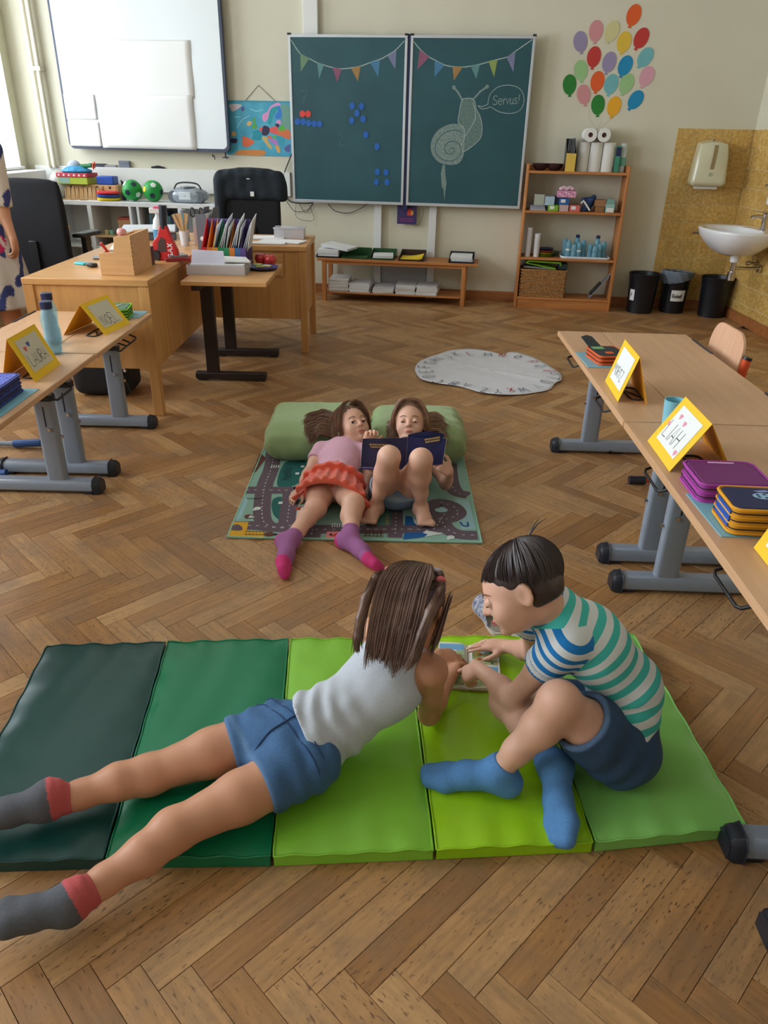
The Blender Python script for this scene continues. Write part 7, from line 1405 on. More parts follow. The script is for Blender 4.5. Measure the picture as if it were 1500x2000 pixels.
# slippers behind the boy
sl_m = plainmat('slipper_print', 44, 66, 112, .8, noise=.8, nscale=90, col2=rgb(190, 190, 200)); sol = plainmat('slipper_sole', 196, 188, 176, .7); lin_ = plainmat('slipper_lining', 150, 140, 130, .9)
for k, (x, y, rz, lb) in enumerate(((.366, 2.075, .28, 'left slipper'), (.462, 2.06, -.1, 'right slipper mostly hidden behind the boy'))):
    t = thing('slipper', lb + ' with a blue floral print on the floor', 'slipper', (x, y, 0), rz, 'floral slippers'); P = [(-.026, -.09), (0, -.10), (.026, -.09), (.034, -.05), (.03, 0), (.038, .05), (.03, .09), (0, .105), (-.03, .09), (-.036, .05), (-.028, 0), (-.032, -.05)]
    P = cat2(P, 3, True); MB().prism(P, 0, .012).build('sole', sol, t, smooth=50); MB().prism([(a * .86, b * .9) for a, b in P], .0121, .014).build('insole', lin_, t)
    S_ = Sdf(.003); g = S_.grp(); g.ell((0, .045, .012), (.040, .062, .046), None, .01); g.cone((0, -.06, .02), (0, .04, .02), .034, .036, .02); h_ = g.ell((0, .03, .016), (.034, .058, .036), None, .006, sub=True); g.ell((0, -.045, .03), (.029, .052, .035), None, .006, sub=True)
    g.clip((0, 0, .011), (0, 0, -1)); g.clip((0, .0, .048), (0, -.55, 1)); S_.build('upper', sl_m, t, 1, local=(0, 0, 0))
# comic book on the mat
cb = thing('comic_book', 'open comic book lying on the lime panel of the gym mat', 'book', (.262, 1.79, .0455), -.07)
pgm = mat('page_paper', rgb(226, 222, 214), .8); cv = plainmat('book_cover_brown', 190, 140, 110, .6)
TPg = None
for q, w_ in ((-1, .092), (1, .095)):
    x0, x1 = (q * .002, q * w_); a, b = min(x0, x1), max(x0, x1); MB().bx(a, b, -.135, .075, 0, .003).build('book_cover', cv, cb)
    m = MB(); n = 8; vs = []
    for k in range(n + 1): u_ = k / n; x = q * (.001 + (w_ - .004) * u_); z = .003 + .011 * (1 - u_ * .25) * (1 - (1 - u_) ** 6); vs += [(x, -.132, z), (x, .072, z), (x, -.132, .003), (x, .072, .003)]
    m.add(vs, [(4 * k, 4 * k + 4, 4 * k + 5, 4 * k + 1)[::1 if q > 0 else -1] for k in range(n)] + [(4 * k + 2, 4 * k + 6, 4 * k + 4, 4 * k)[::1 if q > 0 else -1] for k in range(n)] + [(4 * k + 1, 4 * k + 5, 4 * k + 7, 4 * k + 3)[::1 if q > 0 else -1] for k in range(n)] + [(4 * n, 4 * n + 2, 4 * n + 3, 4 * n + 1)[::1 if q > 0 else -1]])
    pgb = m.build('page_block', pgm, cb, smooth=30)
    for r_ in range(2):
        y0 = -.125 + .098 * r_; zz = .0148; pm_ = mat('comic_panel', rgb(104, 150, 80) if (r_ + q) else rgb(110, 160, 110), .7, noise=.6, nscale=40, col2=rgb(190, 190, 150))
        TT = lambda x, y, z, q=q: (q * x, y, .0142 - max(0, x / .09) * .0026 + z)
        MB().flat([(.012, y0), (.086, y0), (.086, y0 + .09), (.012, y0 + .09)][::1 if q > 0 else -1], 0, 0, TT).build('comic_panel', pm_, cb); MB().flat([(.012, y0 + .06), (.086, y0 + .062), (.086, y0 + .09), (.012, y0 + .09)][::1 if q > 0 else -1], .0003, 0, TT).build('panel_sky', plainmat('comic_sky', 110, 166, 206, .7), cb)
        rs = random.Random(r_ * 3 + q)
        for k in range(9): c_ = rs.choice([(230, 230, 224), (206, 70, 50), (230, 180, 60), (40, 40, 50), (60, 120, 60), (150, 196, 224)]); x = rs.uniform(.018, .08); y = y0 + rs.uniform(.008, .06); MB().flat(circ(x, y, rs.uniform(.003, .007), 8, rs.uniform(.003, .006))[::1 if q > 0 else -1], .0006 + .00005 * k, 0, TT).build('print_blot', mat('print_blot', rgb(*c_), .7), cb)
        if q > 0 and r_ == 1: MB().flat(circ(.05, y0 + .065, .02, 14, .010), .0012, 0, TT).build('speech_bubble', plainmat('bubble_blue', 170, 206, 232, .7), cb)

# ------------------------------------------------------------ clothes and hair materials
denim = mat('denim_blue', rgb(56, 92, 138), .85, attr='Col', noise=.22, nscale=260, bump=.4, bscale=500)
knit = mat('jersey_cloth', rgb(200, 200, 200), .9, attr='Col', noise=.10, nscale=240, bump=.25, bscale=600)
sockm = mat('sock_knit', rgb(200, 200, 200), .95, attr='Col', noise=.22, nscale=300, bump=.5, bscale=500)
satin = mat('coral_satin', rgb(226, 92, 66), .45, noise=.16, nscale=40, bump=.3, bscale=60, sheen=.3)
def hair_mat(n, a, b): return mat(n, rgb(*a), .42, noise=1, nscale=18, col2=rgb(*b), spec=.5)
hair_p = hair_mat('hair_brown', (118, 90, 76), (86, 62, 52)); hair_b = hair_mat('hair_dark', (66, 50, 48), (46, 34, 35)); hair_s = hair_mat('hair_chestnut', (136, 98, 76), (96, 66, 50)); hair_r = hair_mat('hair_light_brown', (172, 134, 104), (126, 94, 72))
def stripe_mat():
    m = mat('striped_jersey', rgb(220, 226, 230), .9, bump=.25, bscale=600); nt = m.node_tree; N = nt.nodes; L = nt.links; p = N['Principled BSDF']
    a = N.new('ShaderNodeAttribute'); a.attribute_name = 'Col'; sx = N.new('ShaderNodeSeparateColor'); L.new(a.outputs['Color'], sx.inputs[0])
    def M(op, x, y):
        n = N.new('ShaderNodeMath'); n.operation = op
        for i, v in enumerate((x, y)):
            if isinstance(v, (int, float)): n.inputs[i].default_value = v
            else: L.new(v, n.inputs[i])
        return n.outputs[0]
    def mix(f, A_, B_):
        n = N.new('ShaderNodeMix'); n.data_type = 'RGBA'; L.new(f, n.inputs[0])
        for i, v in ((6, A_), (7, B_)):
            if isinstance(v, tuple): n.inputs[i].default_value = v
            else: L.new(v, n.inputs[i])
        return n.outputs[2]
    w_ = rgb(226, 232, 236); b1 = mix(M('LESS_THAN', M('FRACT', sx.outputs[0], 0), .5), w_, rgb(70, 196, 188)); b2 = mix(M('LESS_THAN', M('FRACT', sx.outputs[2], 0), .48), w_, rgb(24, 128, 206))
    L.new(mix(M('GREATER_THAN', sx.outputs[1], .5), b1, b2), p.inputs['Base Color']); return m
stripe_m = stripe_mat()
tie_m = plainmat('hair_tie_pink', 226, 110, 116, .7)
A = lambda *v: np.array(v, float)
def flatcol(r, g, b):
    c = np.array([lin(r), lin(g), lin(b)]); return lambda V: np.tile(c, (len(V), 1))
def person(label, sdf, m):
    o = sdf.build('person', m, None, 2); tag(o, label, 'person'); return o
def hems(base, planes, light=(110, 146, 186), w=.010):
    b = np.array([lin(x) for x in base]); l = np.array([lin(x) for x in light])
    def f(V):
        c = np.tile(b, (len(V), 1)) * (1 + .10 * vnoise(V, 30, 2))[:, None]
        for p, n in planes:
            d = np.abs((V - A(*p)) @ nrm(n)); k = np.clip(1 - d / w, 0, 1)[:, None] * .6; c = c * (1 - k) + l * k
        return c
    return f
ZM = .044

# ============================================================ girl lying on her front on the gym mat
pel = A(-.222, 1.330, .140); wai = A(-.112, 1.405, .158); che = A(.005, 1.480, .215); nkb = A(.052, 1.532, .300)
hL = A(-.268, 1.386, .132); hR = A(-.178, 1.276, .132)
kL = A(*(-0.538, 1.273, 0.098)); aL = A(*(-0.744, 1.177, 0.1)); kR = A(*(-0.442, 1.118, 0.098)); aR = A(*(-0.615, 0.96, 0.062))
sR = A(.128, 1.472, .262); sL = A(-.018, 1.612, .275); eR = A(*(0.131, 1.516, 0.082)); wR = A(.195, 1.660, .086); eL = A(.085, 1.700, .085); wL = A(.165, 1.745, .098)
sp = nrm(nkb - pel); lat = nrm(sR - sL); nb = nrm(np.cross(lat, sp)); nb = nb if nb[2] > 0 else -nb
hd = Head((0.085, 1.546, 0.398), (.42, .68, -.50), (-.08, .1, 1), .96)
S_ = Sdf(.0045)
def torsoP(g, inf=0.0, full=True):
    g.cone(pel, wai, .094 + inf, .080 + inf, .03, (nb, .80)); g.cone(wai, che, .080 + inf, .096 + inf, .03, (nb, .76)); g.cone(che, nkb - sp * .02, .096 + inf, .072 + inf, .03, (nb, .72))
    if full: g.cone(nkb - sp * .015, sR, .045 + inf, .036 + inf, .03); g.cone(nkb - sp * .015, sL, .045 + inf, .036 + inf, .03)
def buttP(g, inf=0.0):
    l_ = nrm(hR - hL); up = A(0, 0, 1)
    for q in (-1, 1): g.ell(pel + l_ * q * .045 - sp * .035 + up * .018, (.052 + inf, .062 + inf, .060 + inf), None, .018)
g = S_.grp(); torsoP(g); buttP(g); leg(g, hL, kL, aL, 1.0, (0, 0, -1)); leg(g, hR, kR, aR, 1.0, (0, 0, -1))
for s_, e_, w_ in ((sR, eR, wR), (sL, eL, wL)): g.cone(s_, s_ + (e_ - s_) * .5, .037, .031, .02); g.cone(s_ + (e_ - s_) * .5, e_, .031, .027, .02); g.cone(e_, e_ + (w_ - e_) * .35, .029, .028, .015); g.cone(e_ + (w_ - e_) * .35, w_, .028, .019, .015)
hand(g, wR, (.15, .6, .05), (.5, -.1, -.6), (-.5, .3, .6), .85, (.5, .6, .7, .8)); hand(g, wL, (.8, .25, -.15), (.1, .2, -1), (.1, -.8, .2), .85, (.35, .4, .5, .6))
foot(g, aL, aL + A(-.135, -.045, -.035), (.25, .1, -1), .95); foot(g, aR, aR + A(-.13, -.045, -.022), (.25, .1, -1), .95)
g.cone(nkb, hd.p(0, -.03, -.055), .040, .038, .03); hd.skin(g)
girl = person('girl in grey tank top and denim shorts lying on her front on the gym mat', S_, skin_t); hd.face(girl, .7, skin=skin_t)
# tank top
S_ = Sdf(.004); g = S_.grp(); torsoP(g, .0065, False); g.cone(pel + sp * .0, wai, .112, .093, .03, (nb, .90))
for q, s_ in ((1, sR), (-1, sL)): g.cone(che + lat * q * .05 + sp * .03, nkb + lat * q * .045 + nb * .004 + sp * .002, .048, .030, .02)
g.ell(sR + lat * .012 - sp * .012, (.048, .048, .062), None, .008, sub=True); g.ell(sL - lat * .012 - sp * .012, (.048, .048, .062), None, .008, sub=True); g.ell(nkb + sp * .035 + nb * .02, (.048, .048, .048), None, .01, sub=True)
hemp = pel + sp * .062 + lat * .0; g.clip(hemp, -sp - .32 * lat)
def dsp(P):
    t = (P - pel) @ sp; l = (P - pel) @ lat
    return -.0045 * np.sin(t * 120 + l * 44 + 2.2 * np.sin(l * 22)) * np.exp(-((t - .11) / .06) ** 2) - .003 * np.sin(l * 70 + t * 25) * np.exp(-((t - .05) / .04) ** 2) + .0015 * vnoise(P, 60, 3)
g.disp = dsp
c1 = np.array([lin(196), lin(202), lin(212)])
def tankcol(V):
    t = (V - hemp) @ sp; c = np.tile(c1, (len(V), 1)); return c * (1 - .12 * np.exp(-((t - .012) / .0012) ** 2))[:, None]
S_.build('tank_top', knit, girl, 2, tankcol)
S_ = Sdf(.004); g = S_.grp(.01); torsoP(g, .006, False); buttP(g, .009); g.clip(wai + sp * .01, sp); g.pr = g.pr[:1] + g.pr[3:]
pls = []
for h_, k_ in ((hL, kL), (hR, kR)):
    d_ = nrm(k_ - h_); g = S_.grp(.018); g.cone(h_ - d_ * .02, h_ + d_ * .14, .073, .0665, .02); e_ = h_ + d_ * .100; n_c = d_ * .9 - sp * .0 + A(0, 0, .0); g.clip(e_, n_c); pls.append((e_, d_))
    g.disp = (lambda d_: lambda P: .0028 * np.sin((P @ d_) * 120 + 3 * vnoise(P, 14, 1)) + .002 * vnoise(P, 45, 2))(d_)
S_.g[0].disp = lambda P: .0022 * np.sin(((P - pel) @ sp) * 90 + 2 * vnoise(P, 20, 5)) + .0015 * vnoise(P, 50, 2)
sh_ = S_.build('denim_shorts', denim, girl, 2, hems((66, 106, 152), pls))
# waistband, seams
def surf(F_, p, n, r=.2):   # march from outside onto the cloth surface
    p = A(*p) + nrm(n) * r; n = nrm(n)
    for _ in range(60):
        d = min(float(v) for v in [q for q in [gg.ev(p[None, :].astype(np.float32), p, .001) for gg in F_.g] if q is not None] or [.02]); 
        if d < .0004: break
        p = p - n * max(d, .0005) * .7
    return p
zz = A(0, 0, 1); l2 = nrm(hR - hL)
pts = [surf(S_, pel + sp * (.035 - .13 * k / 14) + l2 * .004, zz) for k in range(15)]
MB().tube([tuple(p + A(0, 0, .0022)) for p in pts], .0020, 5).build('centre_seam', plainmat('denim_seam', 40, 66, 104, .9), girl, smooth=60)
for off in (.0, .028):
    pts = [surf(S_, pel + sp * (.028 - off) + l2 * x + A(0, 0, -.01), nrm(zz * math.cos(x * 9) + l2 * math.sin(x * 9))) for x in [-.10 + .2 * k / 16 for k in range(17)]]
    MB().tube([tuple(p + A(0, 0, .0022)) for p in pts], .0017, 5).build('waistband_seam', bpy.data.materials['denim_seam'], girl, smooth=60)
# socks
def socks(parent, ank, toe, up, kn, s, colf, cuff=.05, cuffcol=None, name='sock', inf=.005, side=1):
    S1 = Sdf(.004); g = S1.grp(); foot(g, ank, toe, up, s, inf, side=side); d_ = nrm(A(*kn) - A(*ank)); g.cone(ank, A(*ank) + d_ * (cuff + .03), .0285 * s + inf, .031 * s + inf + .001, .02); e_ = A(*ank) + d_ * cuff; g.clip(e_, d_)
    g.disp = lambda P: .0013 * np.sin(((P - A(*ank)) @ d_) * 260) * np.clip(((P - A(*ank)) @ d_) / .03, 0, 1)
    return S1.build(name, sockm, parent, 2, colf)
gc, pc = np.array([lin(96), lin(98), lin(106)]), np.array([lin(206), lin(96), lin(98)])
for ank, kn in ((aL, kL), (aR, kR)):
    d_ = nrm(kn - ank); toe = ank + (A(-.135, -.045, -.035) if ank is aL else A(-.13, -.045, -.022))
    def cf(V, ank=ank, d_=d_, toe=toe):
        t = (V - ank) @ d_; f = (V - ank) @ nrm(toe - ank); k = ((t > .012) | (f > .115))[:, None]; return np.where(k, pc, gc)
    socks(girl, ank, toe, (.25, .1, -1), kn, .95, cf, .060)
# hair: cap, centre part, two pigtails and the loose back hair
S_ = Sdf(.004); g = S_.grp(); g.ell(hd.p(0, -.016, .025), (.0725, .0865, .0785), hd.ax, .02)
g.ell(hd.p(0, .085, -.045), (.075, .075, .085), hd.ax, .01, sub=True); g.clip(hd.p(0, 0, -.045), -hd.u + hd.f * .5); g = S_.grp(.012)
tieL, tieR = hd.p(-.074, -.040, .080), hd.p(.072, -.038, .078)
HV = [([hd.p(x * .8, -.070, .07), hd.p(x * .9, -.090, .0), hd.p(x * .9, -.098, -.055), hd.p(x * .85, -.100, -.10), hd.p(x * .8, -.100, -.135)], .015) for x in (-.05, -.018, .018, .05)]
pgR = [tieR, hd.p(.090, -.076, .056), hd.p(.088, -.110, .0), hd.p(.084, -.128, -.055), hd.p(.078, -.136, -.105), hd.p(.068, -.138, -.14)]
pgL = [tieL, hd.p(-.094, -.074, .058), hd.p(-.098, -.098, .0), hd.p(-.098, -.108, -.05), hd.p(-.094, -.112, -.095), hd.p(-.088, -.114, -.13)]
for P_, r in HV: limb(g, P_, [.016, r, r * .95, r * .7, r * .35], .02)
for P_ in (pgR, pgL): limb(g, P_, [.006, .010, .013, .012, .009, .004], .006)
g.disp = lambda P: .0007 * np.sin(((P - hd.c) @ hd.r) * 420 + 3 * vnoise(P, 12, 1))
ha = S_.build('hair', hair_p, girl, 1)
gd = []
for x in np.linspace(-.068, .068, 13): gd.append(([hd.p(x * .2, .002, .112), hd.p(x * .5, -.034, .112), hd.p(x * .8, -.070, .094), hd.p(x * .93, -.099, .050), hd.p(x * .95, -.110, -.015), hd.p(x * .92, -.115, -.07), hd.p(x * .86, -.116, -.115), hd.p(x * .82 + .008 * math.sin(x * 90), -.118, -.152 - .016 * math.sin(x * 60))], 60, .0075))
for T_, pg in ((tieR, pgR), (tieL, pgL)):
    q = 1 if T_ is tieR else -1
    for k in range(7): a = -1.2 + .5 * k; gd.append(([hd.p(q * .006, .045 - .02 * k, .108 - .0015 * k * k), hd.p(q * .035, .035 - .018 * k, .105 - .002 * k * k), T_ + hd.f * (.016 - .006 * k)], 26, .0065))
    gd.append((pg, 150, .013)); gd.append(([hd.p(q * .075, .03, .05), hd.p(q * .084, -.01, .0), hd.p(q * .088, -.04, -.05), hd.p(q * .085, -.06, -.10)], 40, .012))
strands('hair_strands', gd, hair_p, ha, r=.0013, tipf=.85, seg=4, steps=4)
for T_ in (tieR, tieL): MB().sphere(T_ + hd.u * .005 - hd.f * .004, (.0125, .0125, .010), 12, 8, R=Matrix([hd.r, hd.f, hd.u]).transposed()).build('hair_tie', tie_m, ha, smooth=80)
MB().tube([hd.p(.080 + .003 * math.cos(a), -.01, -.045 + .003 * math.sin(a)) for a in [k * PI / 4 for k in range(9)]], .0012, 5).build('earring', plainmat('gold', 220, 180, 90, .2, metal=1.0), girl)

# ============================================================ boy sitting on the mat, leaning over the book
pel = A(*(0.588, 1.4, 0.15)); wai = A(.603, 1.440, .245); che = A(.510, 1.462, .365); nkb = A(.395, 1.468, .462)
hL = pel + A(-.02, -.058, -.005); hR = pel + A(-.04, .06, -.005)
kL = A(*(0.404, 1.302, 0.318)); aL = A(*(0.284, 1.297, 0.105)); kR = A(.338, 1.520, .125); aR = A(*(0.423, 1.319, 0.1))
tL = A(*(0.123, 1.331, 0.075)) + A(0, 0, .016); tR = A(*(0.395, 1.158, 0.066))
sL = A(.425, 1.388, .420); sR = A(.372, 1.548, .420); eL = A(*(0.34, 1.482, 0.175)); wL = A(*(0.273, 1.621, 0.15)); eR = A(.425, 1.665, .180); wR = A(*(0.381, 1.812, 0.088))
hd = Head((0.313, 1.443, 0.528), (-.86, -.06, -.40), (-.25, .42, .85), .97)
S_ = Sdf(.0045); g = S_.grp(); fb = A(0, 1, 0)
def torsoB(g, inf=0.0, full=True):
    n1 = nrm(np.cross(wai - pel, fb)); n2 = nrm(np.cross(che - wai, fb)); n3 = nrm(np.cross(nkb - che, fb))
    g.cone(pel, wai, .098 + inf, .085 + inf, .03, (n1, .80)); g.cone(wai, che, .085 + inf, .098 + inf, .03, (n2, .76)); g.cone(che, nkb - nrm(nkb - che) * .025, .098 + inf, .070 + inf, .03, (n3, .74))
    if full: g.cone(nkb - A(-.01, 0, .012), sR, .045 + inf, .037 + inf, .03); g.cone(nkb - A(-.01, 0, .012), sL, .045 + inf, .037 + inf, .03)
torsoB(g); leg(g, hL, kL, aL, 1.0); leg(g, hR, kR, aR, .98)
for s_, e_, w_ in ((sR, eR, wR), (sL, eL, wL)): g.cone(s_, s_ + (e_ - s_) * .5, .037, .031, .02); g.cone(s_ + (e_ - s_) * .5, e_, .031, .027, .02); g.cone(e_, e_ + (w_ - e_) * .35, .029, .029, .015); g.cone(e_ + (w_ - e_) * .35, w_, .029, .020, .015)
hand(g, wR, (-.9, .22, -.08), (-.1, 0, -1), (.2, -1, 0), .88, (.12, .15, .2, .25), .14, .3)
hand(g, wL, (-.62, .30, -.55), (.35, .3, -.9), (.3, .9, .2), .88, (.25, 1.0, 1.15, 1.2), .05, .7)
foot(g, aL, tL, (.25, .0, 1), 1.0, side=-1); foot(g, aR, tR, (-.55, .1, .8), 1.0)
g.cone(nkb, hd.p(0, -.035, -.050), .040, .040, .03); hd.skin(g)
boy = person('boy in striped T-shirt and denim shorts sitting on the gym mat', S_, skin_m); hd.face(boy, 1.1)
# T-shirt body (teal and white) and blue striped sleeves
axp = [pel - A(0, 0, .05), pel, wai, che, nkb, nkb + (nkb - che) * .5]
def along(V):
    best = np.full(len(V), 9.0); t = np.zeros(len(V)); acc = 0
    for a, b in zip(axp[:-1], axp[1:]):
        ab = b - a; L = np.linalg.norm(ab); u_ = np.clip((V - a) @ ab / L ** 2, 0, 1); d = np.linalg.norm(V - a - u_[:, None] * ab, axis=1); k = d < best; best = np.where(k, d, best); t = np.where(k, acc + u_ * L, t); acc += L
    return t
def shirtcol(V):
    d1 = nrm(nkb - pel); t = (along(V) * .45 + ((V - pel) @ d1) * .55 + .003 * vnoise(V, 10, 3)) / .040; z = np.full(len(V), -9.0); u_ = np.zeros(len(V))
    for s_, e_ in ((sL, eL), (sR, eR)):
        d_ = nrm(e_ - s_); o_ = nrm(s_ - nkb); n_ = nrm(o_ * .8 + d_ * .5); zz_ = (V - (s_ - n_ * .036)) @ n_; uu_ = np.clip((V - s_) @ d_, .0, .2); vv_ = np.clip((V - s_) @ -o_, 0, .09); dd_ = np.minimum(np.linalg.norm(V - s_ - uu_[:, None] * d_, axis=1), np.linalg.norm(V - s_ + vv_[:, None] * o_, axis=1)); zz_ = np.minimum(zz_, .062 - dd_); tt = ((V - s_) @ d_ + .010 + .002 * vnoise(V, 12, 3)) / .034
        tt = np.where((V - s_) @ d_ > .102, .2, np.where((V - s_) @ d_ > .086, .7, tt)); k = zz_ > z; z = np.where(k, zz_, z); u_ = np.where(k, tt, u_)
    nz = ((V - nkb) @ nrm(nkb - che)) - .014; u_ = np.where(nz > z, .2, u_); z = np.maximum(z, nz)
    return np.stack([t + 10, np.clip(.5 + z * 25, 0, 1), u_ + 10], 1)
S_ = Sdf(.004); g = S_.grp(); torsoB(g, .008, True); g.cone(pel + A(0, 0, .0), wai, .108, .096, .03, (nrm(np.cross(wai - pel, fb)), .86))
g.clip(pel + A(0, 0, .035), (.25, 0, -1)); g.ell(nkb + nrm(hd.c - nkb) * .045, (.046, .046, .046), None, .008, sub=True)
for s_, e_ in ((sL, eL), (sR, eR)): g.clip(s_ + nrm(e_ - s_) * .03 + A(0, (-.02 if s_ is sL else .02), 0), nrm(e_ - s_) + A(-.2, (-.8 if s_ is sL else .8), 0), .01) if False else None
g.disp = lambda P: .0028 * np.sin(along(P) * 110 + 2.5 * vnoise(P, 16, 6)) * np.exp(-((along(P) - .12) / .08) ** 2) + .002 * vnoise(P, 40, 1)
S_.g[0].k = .02
for s_, e_ in ((sL, eL), (sR, eR)):
    d_ = nrm(e_ - s_); g = S_.grp(.03); g.cone(s_ - d_ * .004, s_ + d_ * .15, .0475, .0510, .02); g.clip(s_ + d_ * .112, d_); g.cone(s_ + d_ * .10, s_ + d_ * .18, .040, .040, .004, sub='post'); g.disp = lambda P: .002 * vnoise(P, 42, 9)
S_.build('t_shirt', stripe_m, boy, 2, shirtcol)
S_ = Sdf(.004); g = S_.grp(.02); n1 = nrm(np.cross(wai - pel, fb)); g.cone(pel - A(0, 0, .012), pel + (wai - pel) * .62, .110, .098, .03, (n1, .9)); g.ell(pel + A(.03, -.045, -.040), (.070, .062, .062), None, .03); g.ell(pel + A(.03, .045, -.040), (.070, .062, .062), None, .03); g.clip(pel + A(0, 0, .075), (-.15, 0, 1))
pls = []
for h_, k_, ln in ((hL, kL, .155), (hR, kR, .12)):
    d_ = nrm(k_ - h_); g = S_.grp(.022); g.cone(h_ - d_ * .02, h_ + d_ * (ln + .04), .086, .076, .02); g.clip(h_ + d_ * ln, d_); g.cone(h_ + d_ * (ln - .02), h_ + d_ * (ln + .06), .0595, .058, .004, sub='post'); pls.append((h_ + d_ * ln, d_))
    g.disp = (lambda d_: lambda P: .003 * np.sin((P @ d_) * 70 + 3 * vnoise(P, 12, 1)) + .002 * vnoise(P, 40, 2))(d_)
S_.g[0].disp = lambda P: .0025 * vnoise(P, 34, 7); S_.grp
for g in S_.g: g.clip((0, 0, .046), (0, 0, -1))
S_.build('denim_shorts', denim, boy, 2, hems((50, 80, 118), pls, (110, 140, 180)))
bcf = flatcol(92, 146, 206)
socks(boy, aL, tL, (.25, 0, 1), kL, 1.0, bcf, .035, side=-1); socks(boy, aR, tR, (-.55, .1, .8), kR, 1.0, bcf, .040)
# short dark hair
S_ = Sdf(.0035); g = S_.grp(); g.ell(hd.p(0, -.018, .028), (.0735, .089, .079), hd.ax, .02); g.ell(hd.p(0, -.045, -.010), (.066, .058, .058), hd.ax, .02)
g.ell(hd.p(0, .098, -.034), (.10, .075, .068), hd.ax, .008, sub=True); g.clip(hd.p(0, -.02, -.052), -hd.u - hd.f * .10, .004); 
for q in (-1, 1): g.ell(hd.p(q * .078, .014, -.045), (.03, .040, .046), hd.ax, .006, sub=True); g.ell(hd.p(q * .08, -.010, -.012), (.022, .020, .030), hd.ax, .006, sub=True)
g.disp = lambda P: .0004 * np.sin(((P - hd.c) @ hd.f) * 300 + 4 * vnoise(P, 25, 1))
hb = S_.build('hair', hair_b, boy, 1); gd = []; crown = (0, -.045, .108)
rs = random.Random(11)
for k in range(92):
    ph = 2 * PI * k / 92 + rs.uniform(-.05, .05); P_ = []; fr = math.sin(ph)   # +1 towards the brow
    mx_t = 1.33 + .37 * max(0, 1 - max(0, fr) * 1.6) if fr > 0 else 1.70 + .60 * min(1, -fr * 1.4)
    for j in range(6):
        th = .12 + (mx_t - .12) * j / 5; e_ = 1.02
        x = .0750 * e_ * math.sin(th) * math.cos(ph); z0 = .0805 * e_ * math.cos(th); y = .0905 * e_ * math.sin(th) * math.sin(ph)
        P_.append(hd.p(x, -.018 + y - .02 * (1 - j / 5), .028 + z0))
    gd.append((P_, 17, .0055))
strands('hair_strands', gd, hair_b, hb, r=.0012, tipf=1.0, seg=4, steps=3, jit=.05, endj=False)
MB().tube([hd.p(0, -.07, .108), hd.p(.004, -.10, .125), hd.p(.006, -.125, .130)], [.0025, .0016, .0004], 5).tube([hd.p(.006, -.07, .108), hd.p(.012, -.095, .128), hd.p(.02, -.11, .136)], [.002, .0014, .0004], 5).build('cowlick', hair_b, hb, smooth=60)

# ============================================================ girl in the orange skirt lying on the rug
pel = A(-.226, 2.935, .088); wai = A(-.215, 3.045, .098); che = A(-.205, 3.160, .112); nkb = A(-.196, 3.265, .135)
hR = A(-.272, 2.925, .080); hL = A(-.175, 2.925, .085); kR = A(*(-0.282, 2.744, 0.07)); aR = A(*(-0.361, 2.499, 0.045)); kL = A(*(-0.126, 2.714, 0.105)); aL = A(*(-0.13, 2.542, 0.045))
tR = A(*(-0.327, 2.296, 0.045)); tL = A(*(0.0, 2.391, 0.04))
sR = A(-.298, 3.232, .125); sL = A(-.098, 3.215, .130); eR = A(-.352, 3.095, .062); wR = A(*(-0.364, 2.962, 0.045)); eL = A(-.070, 3.085, .065); wL = A(*(-0.089, 2.992, 0.045))
hd = Head((-0.162, 3.33, 0.215), (.42, -.66, .62), (-.30, .62, .75), .98)
S_ = Sdf(.0052)
def torsoS(g, inf=0.0, full=True):
    z = A(0, 0, 1); g.cone(pel, wai, .086 + inf, .076 + inf, .03, (z, .80)); g.cone(wai, che, .076 + inf, .088 + inf, .03, (z, .78)); g.cone(che, nkb - A(0, .02, 0), .088 + inf, .062 + inf, .03, (z, .74))
    if full:
        for s_ in (sR, sL): g.cone(nkb - A(0, .015, 0), s_, .040 + inf, .034 + inf, .03)
g = S_.grp(); torsoS(g); leg(g, hR, kR, aR, .92); leg(g, hL, kL, aL, .92)
for s_, e_, w_ in ((sR, eR, wR), (sL, eL, wL)): g.cone(s_, s_ + (e_ - s_) * .5, .034, .029, .02); g.cone(s_ + (e_ - s_) * .5, e_, .029, .025, .02); g.cone(e_, e_ + (w_ - e_) * .35, .027, .026, .015); g.cone(e_ + (w_ - e_) * .35, w_, .026, .018, .015)
hand(g, wR, (-.6, -.75, -.15), (.1, .3, -1), (.9, -.2, 0), .78, (.5, .6, .7, .8)); hand(g, wL, (.0, -1, -.15), (0, 0, -1), (-.9, 0, 0), .78, (.35, .4, .5, .6))
foot(g, aR, tR, (.9, .2, .3), .9); foot(g, aL, tL, (.0, .8, .5), .9); g.cone(nkb, hd.p(0, -.03, -.055), .036, .035, .025); hd.skin(g)
sg = person('girl in pink T-shirt and orange ruffled skirt lying on the rug', S_, skin_m); hd.face(sg, .95, look=(.003, -.005), smile=.35)
S_ = Sdf(.005); g = S_.grp(); torsoS(g, .007); g.clip(pel + A(0, .045, 0), (0, -1, 0)); g.ell(nkb + A(.01, .05, .03), (.040, .045, .04), None, .008, sub=True)
for s_, e_ in ((sR, eR), (sL, eL)):
    d_ = nrm(e_ - s_); g2 = S_.grp(.012); g2.cone(s_, s_ + d_ * .10, .044, .044, .01); g2.clip(s_ + d_ * .068, d_)
for gg in S_.g: gg.disp = lambda P: .0028 * np.sin((P[:, 1] * 80 + P[:, 0] * 30) + 2 * vnoise(P, 18, 2)) * np.exp(-((P[:, 1] - 3.07) / .07) ** 2) + .0015 * vnoise(P, 50, 1)
S_.build('t_shirt', knit, sg, 2, flatcol(216, 168, 188))
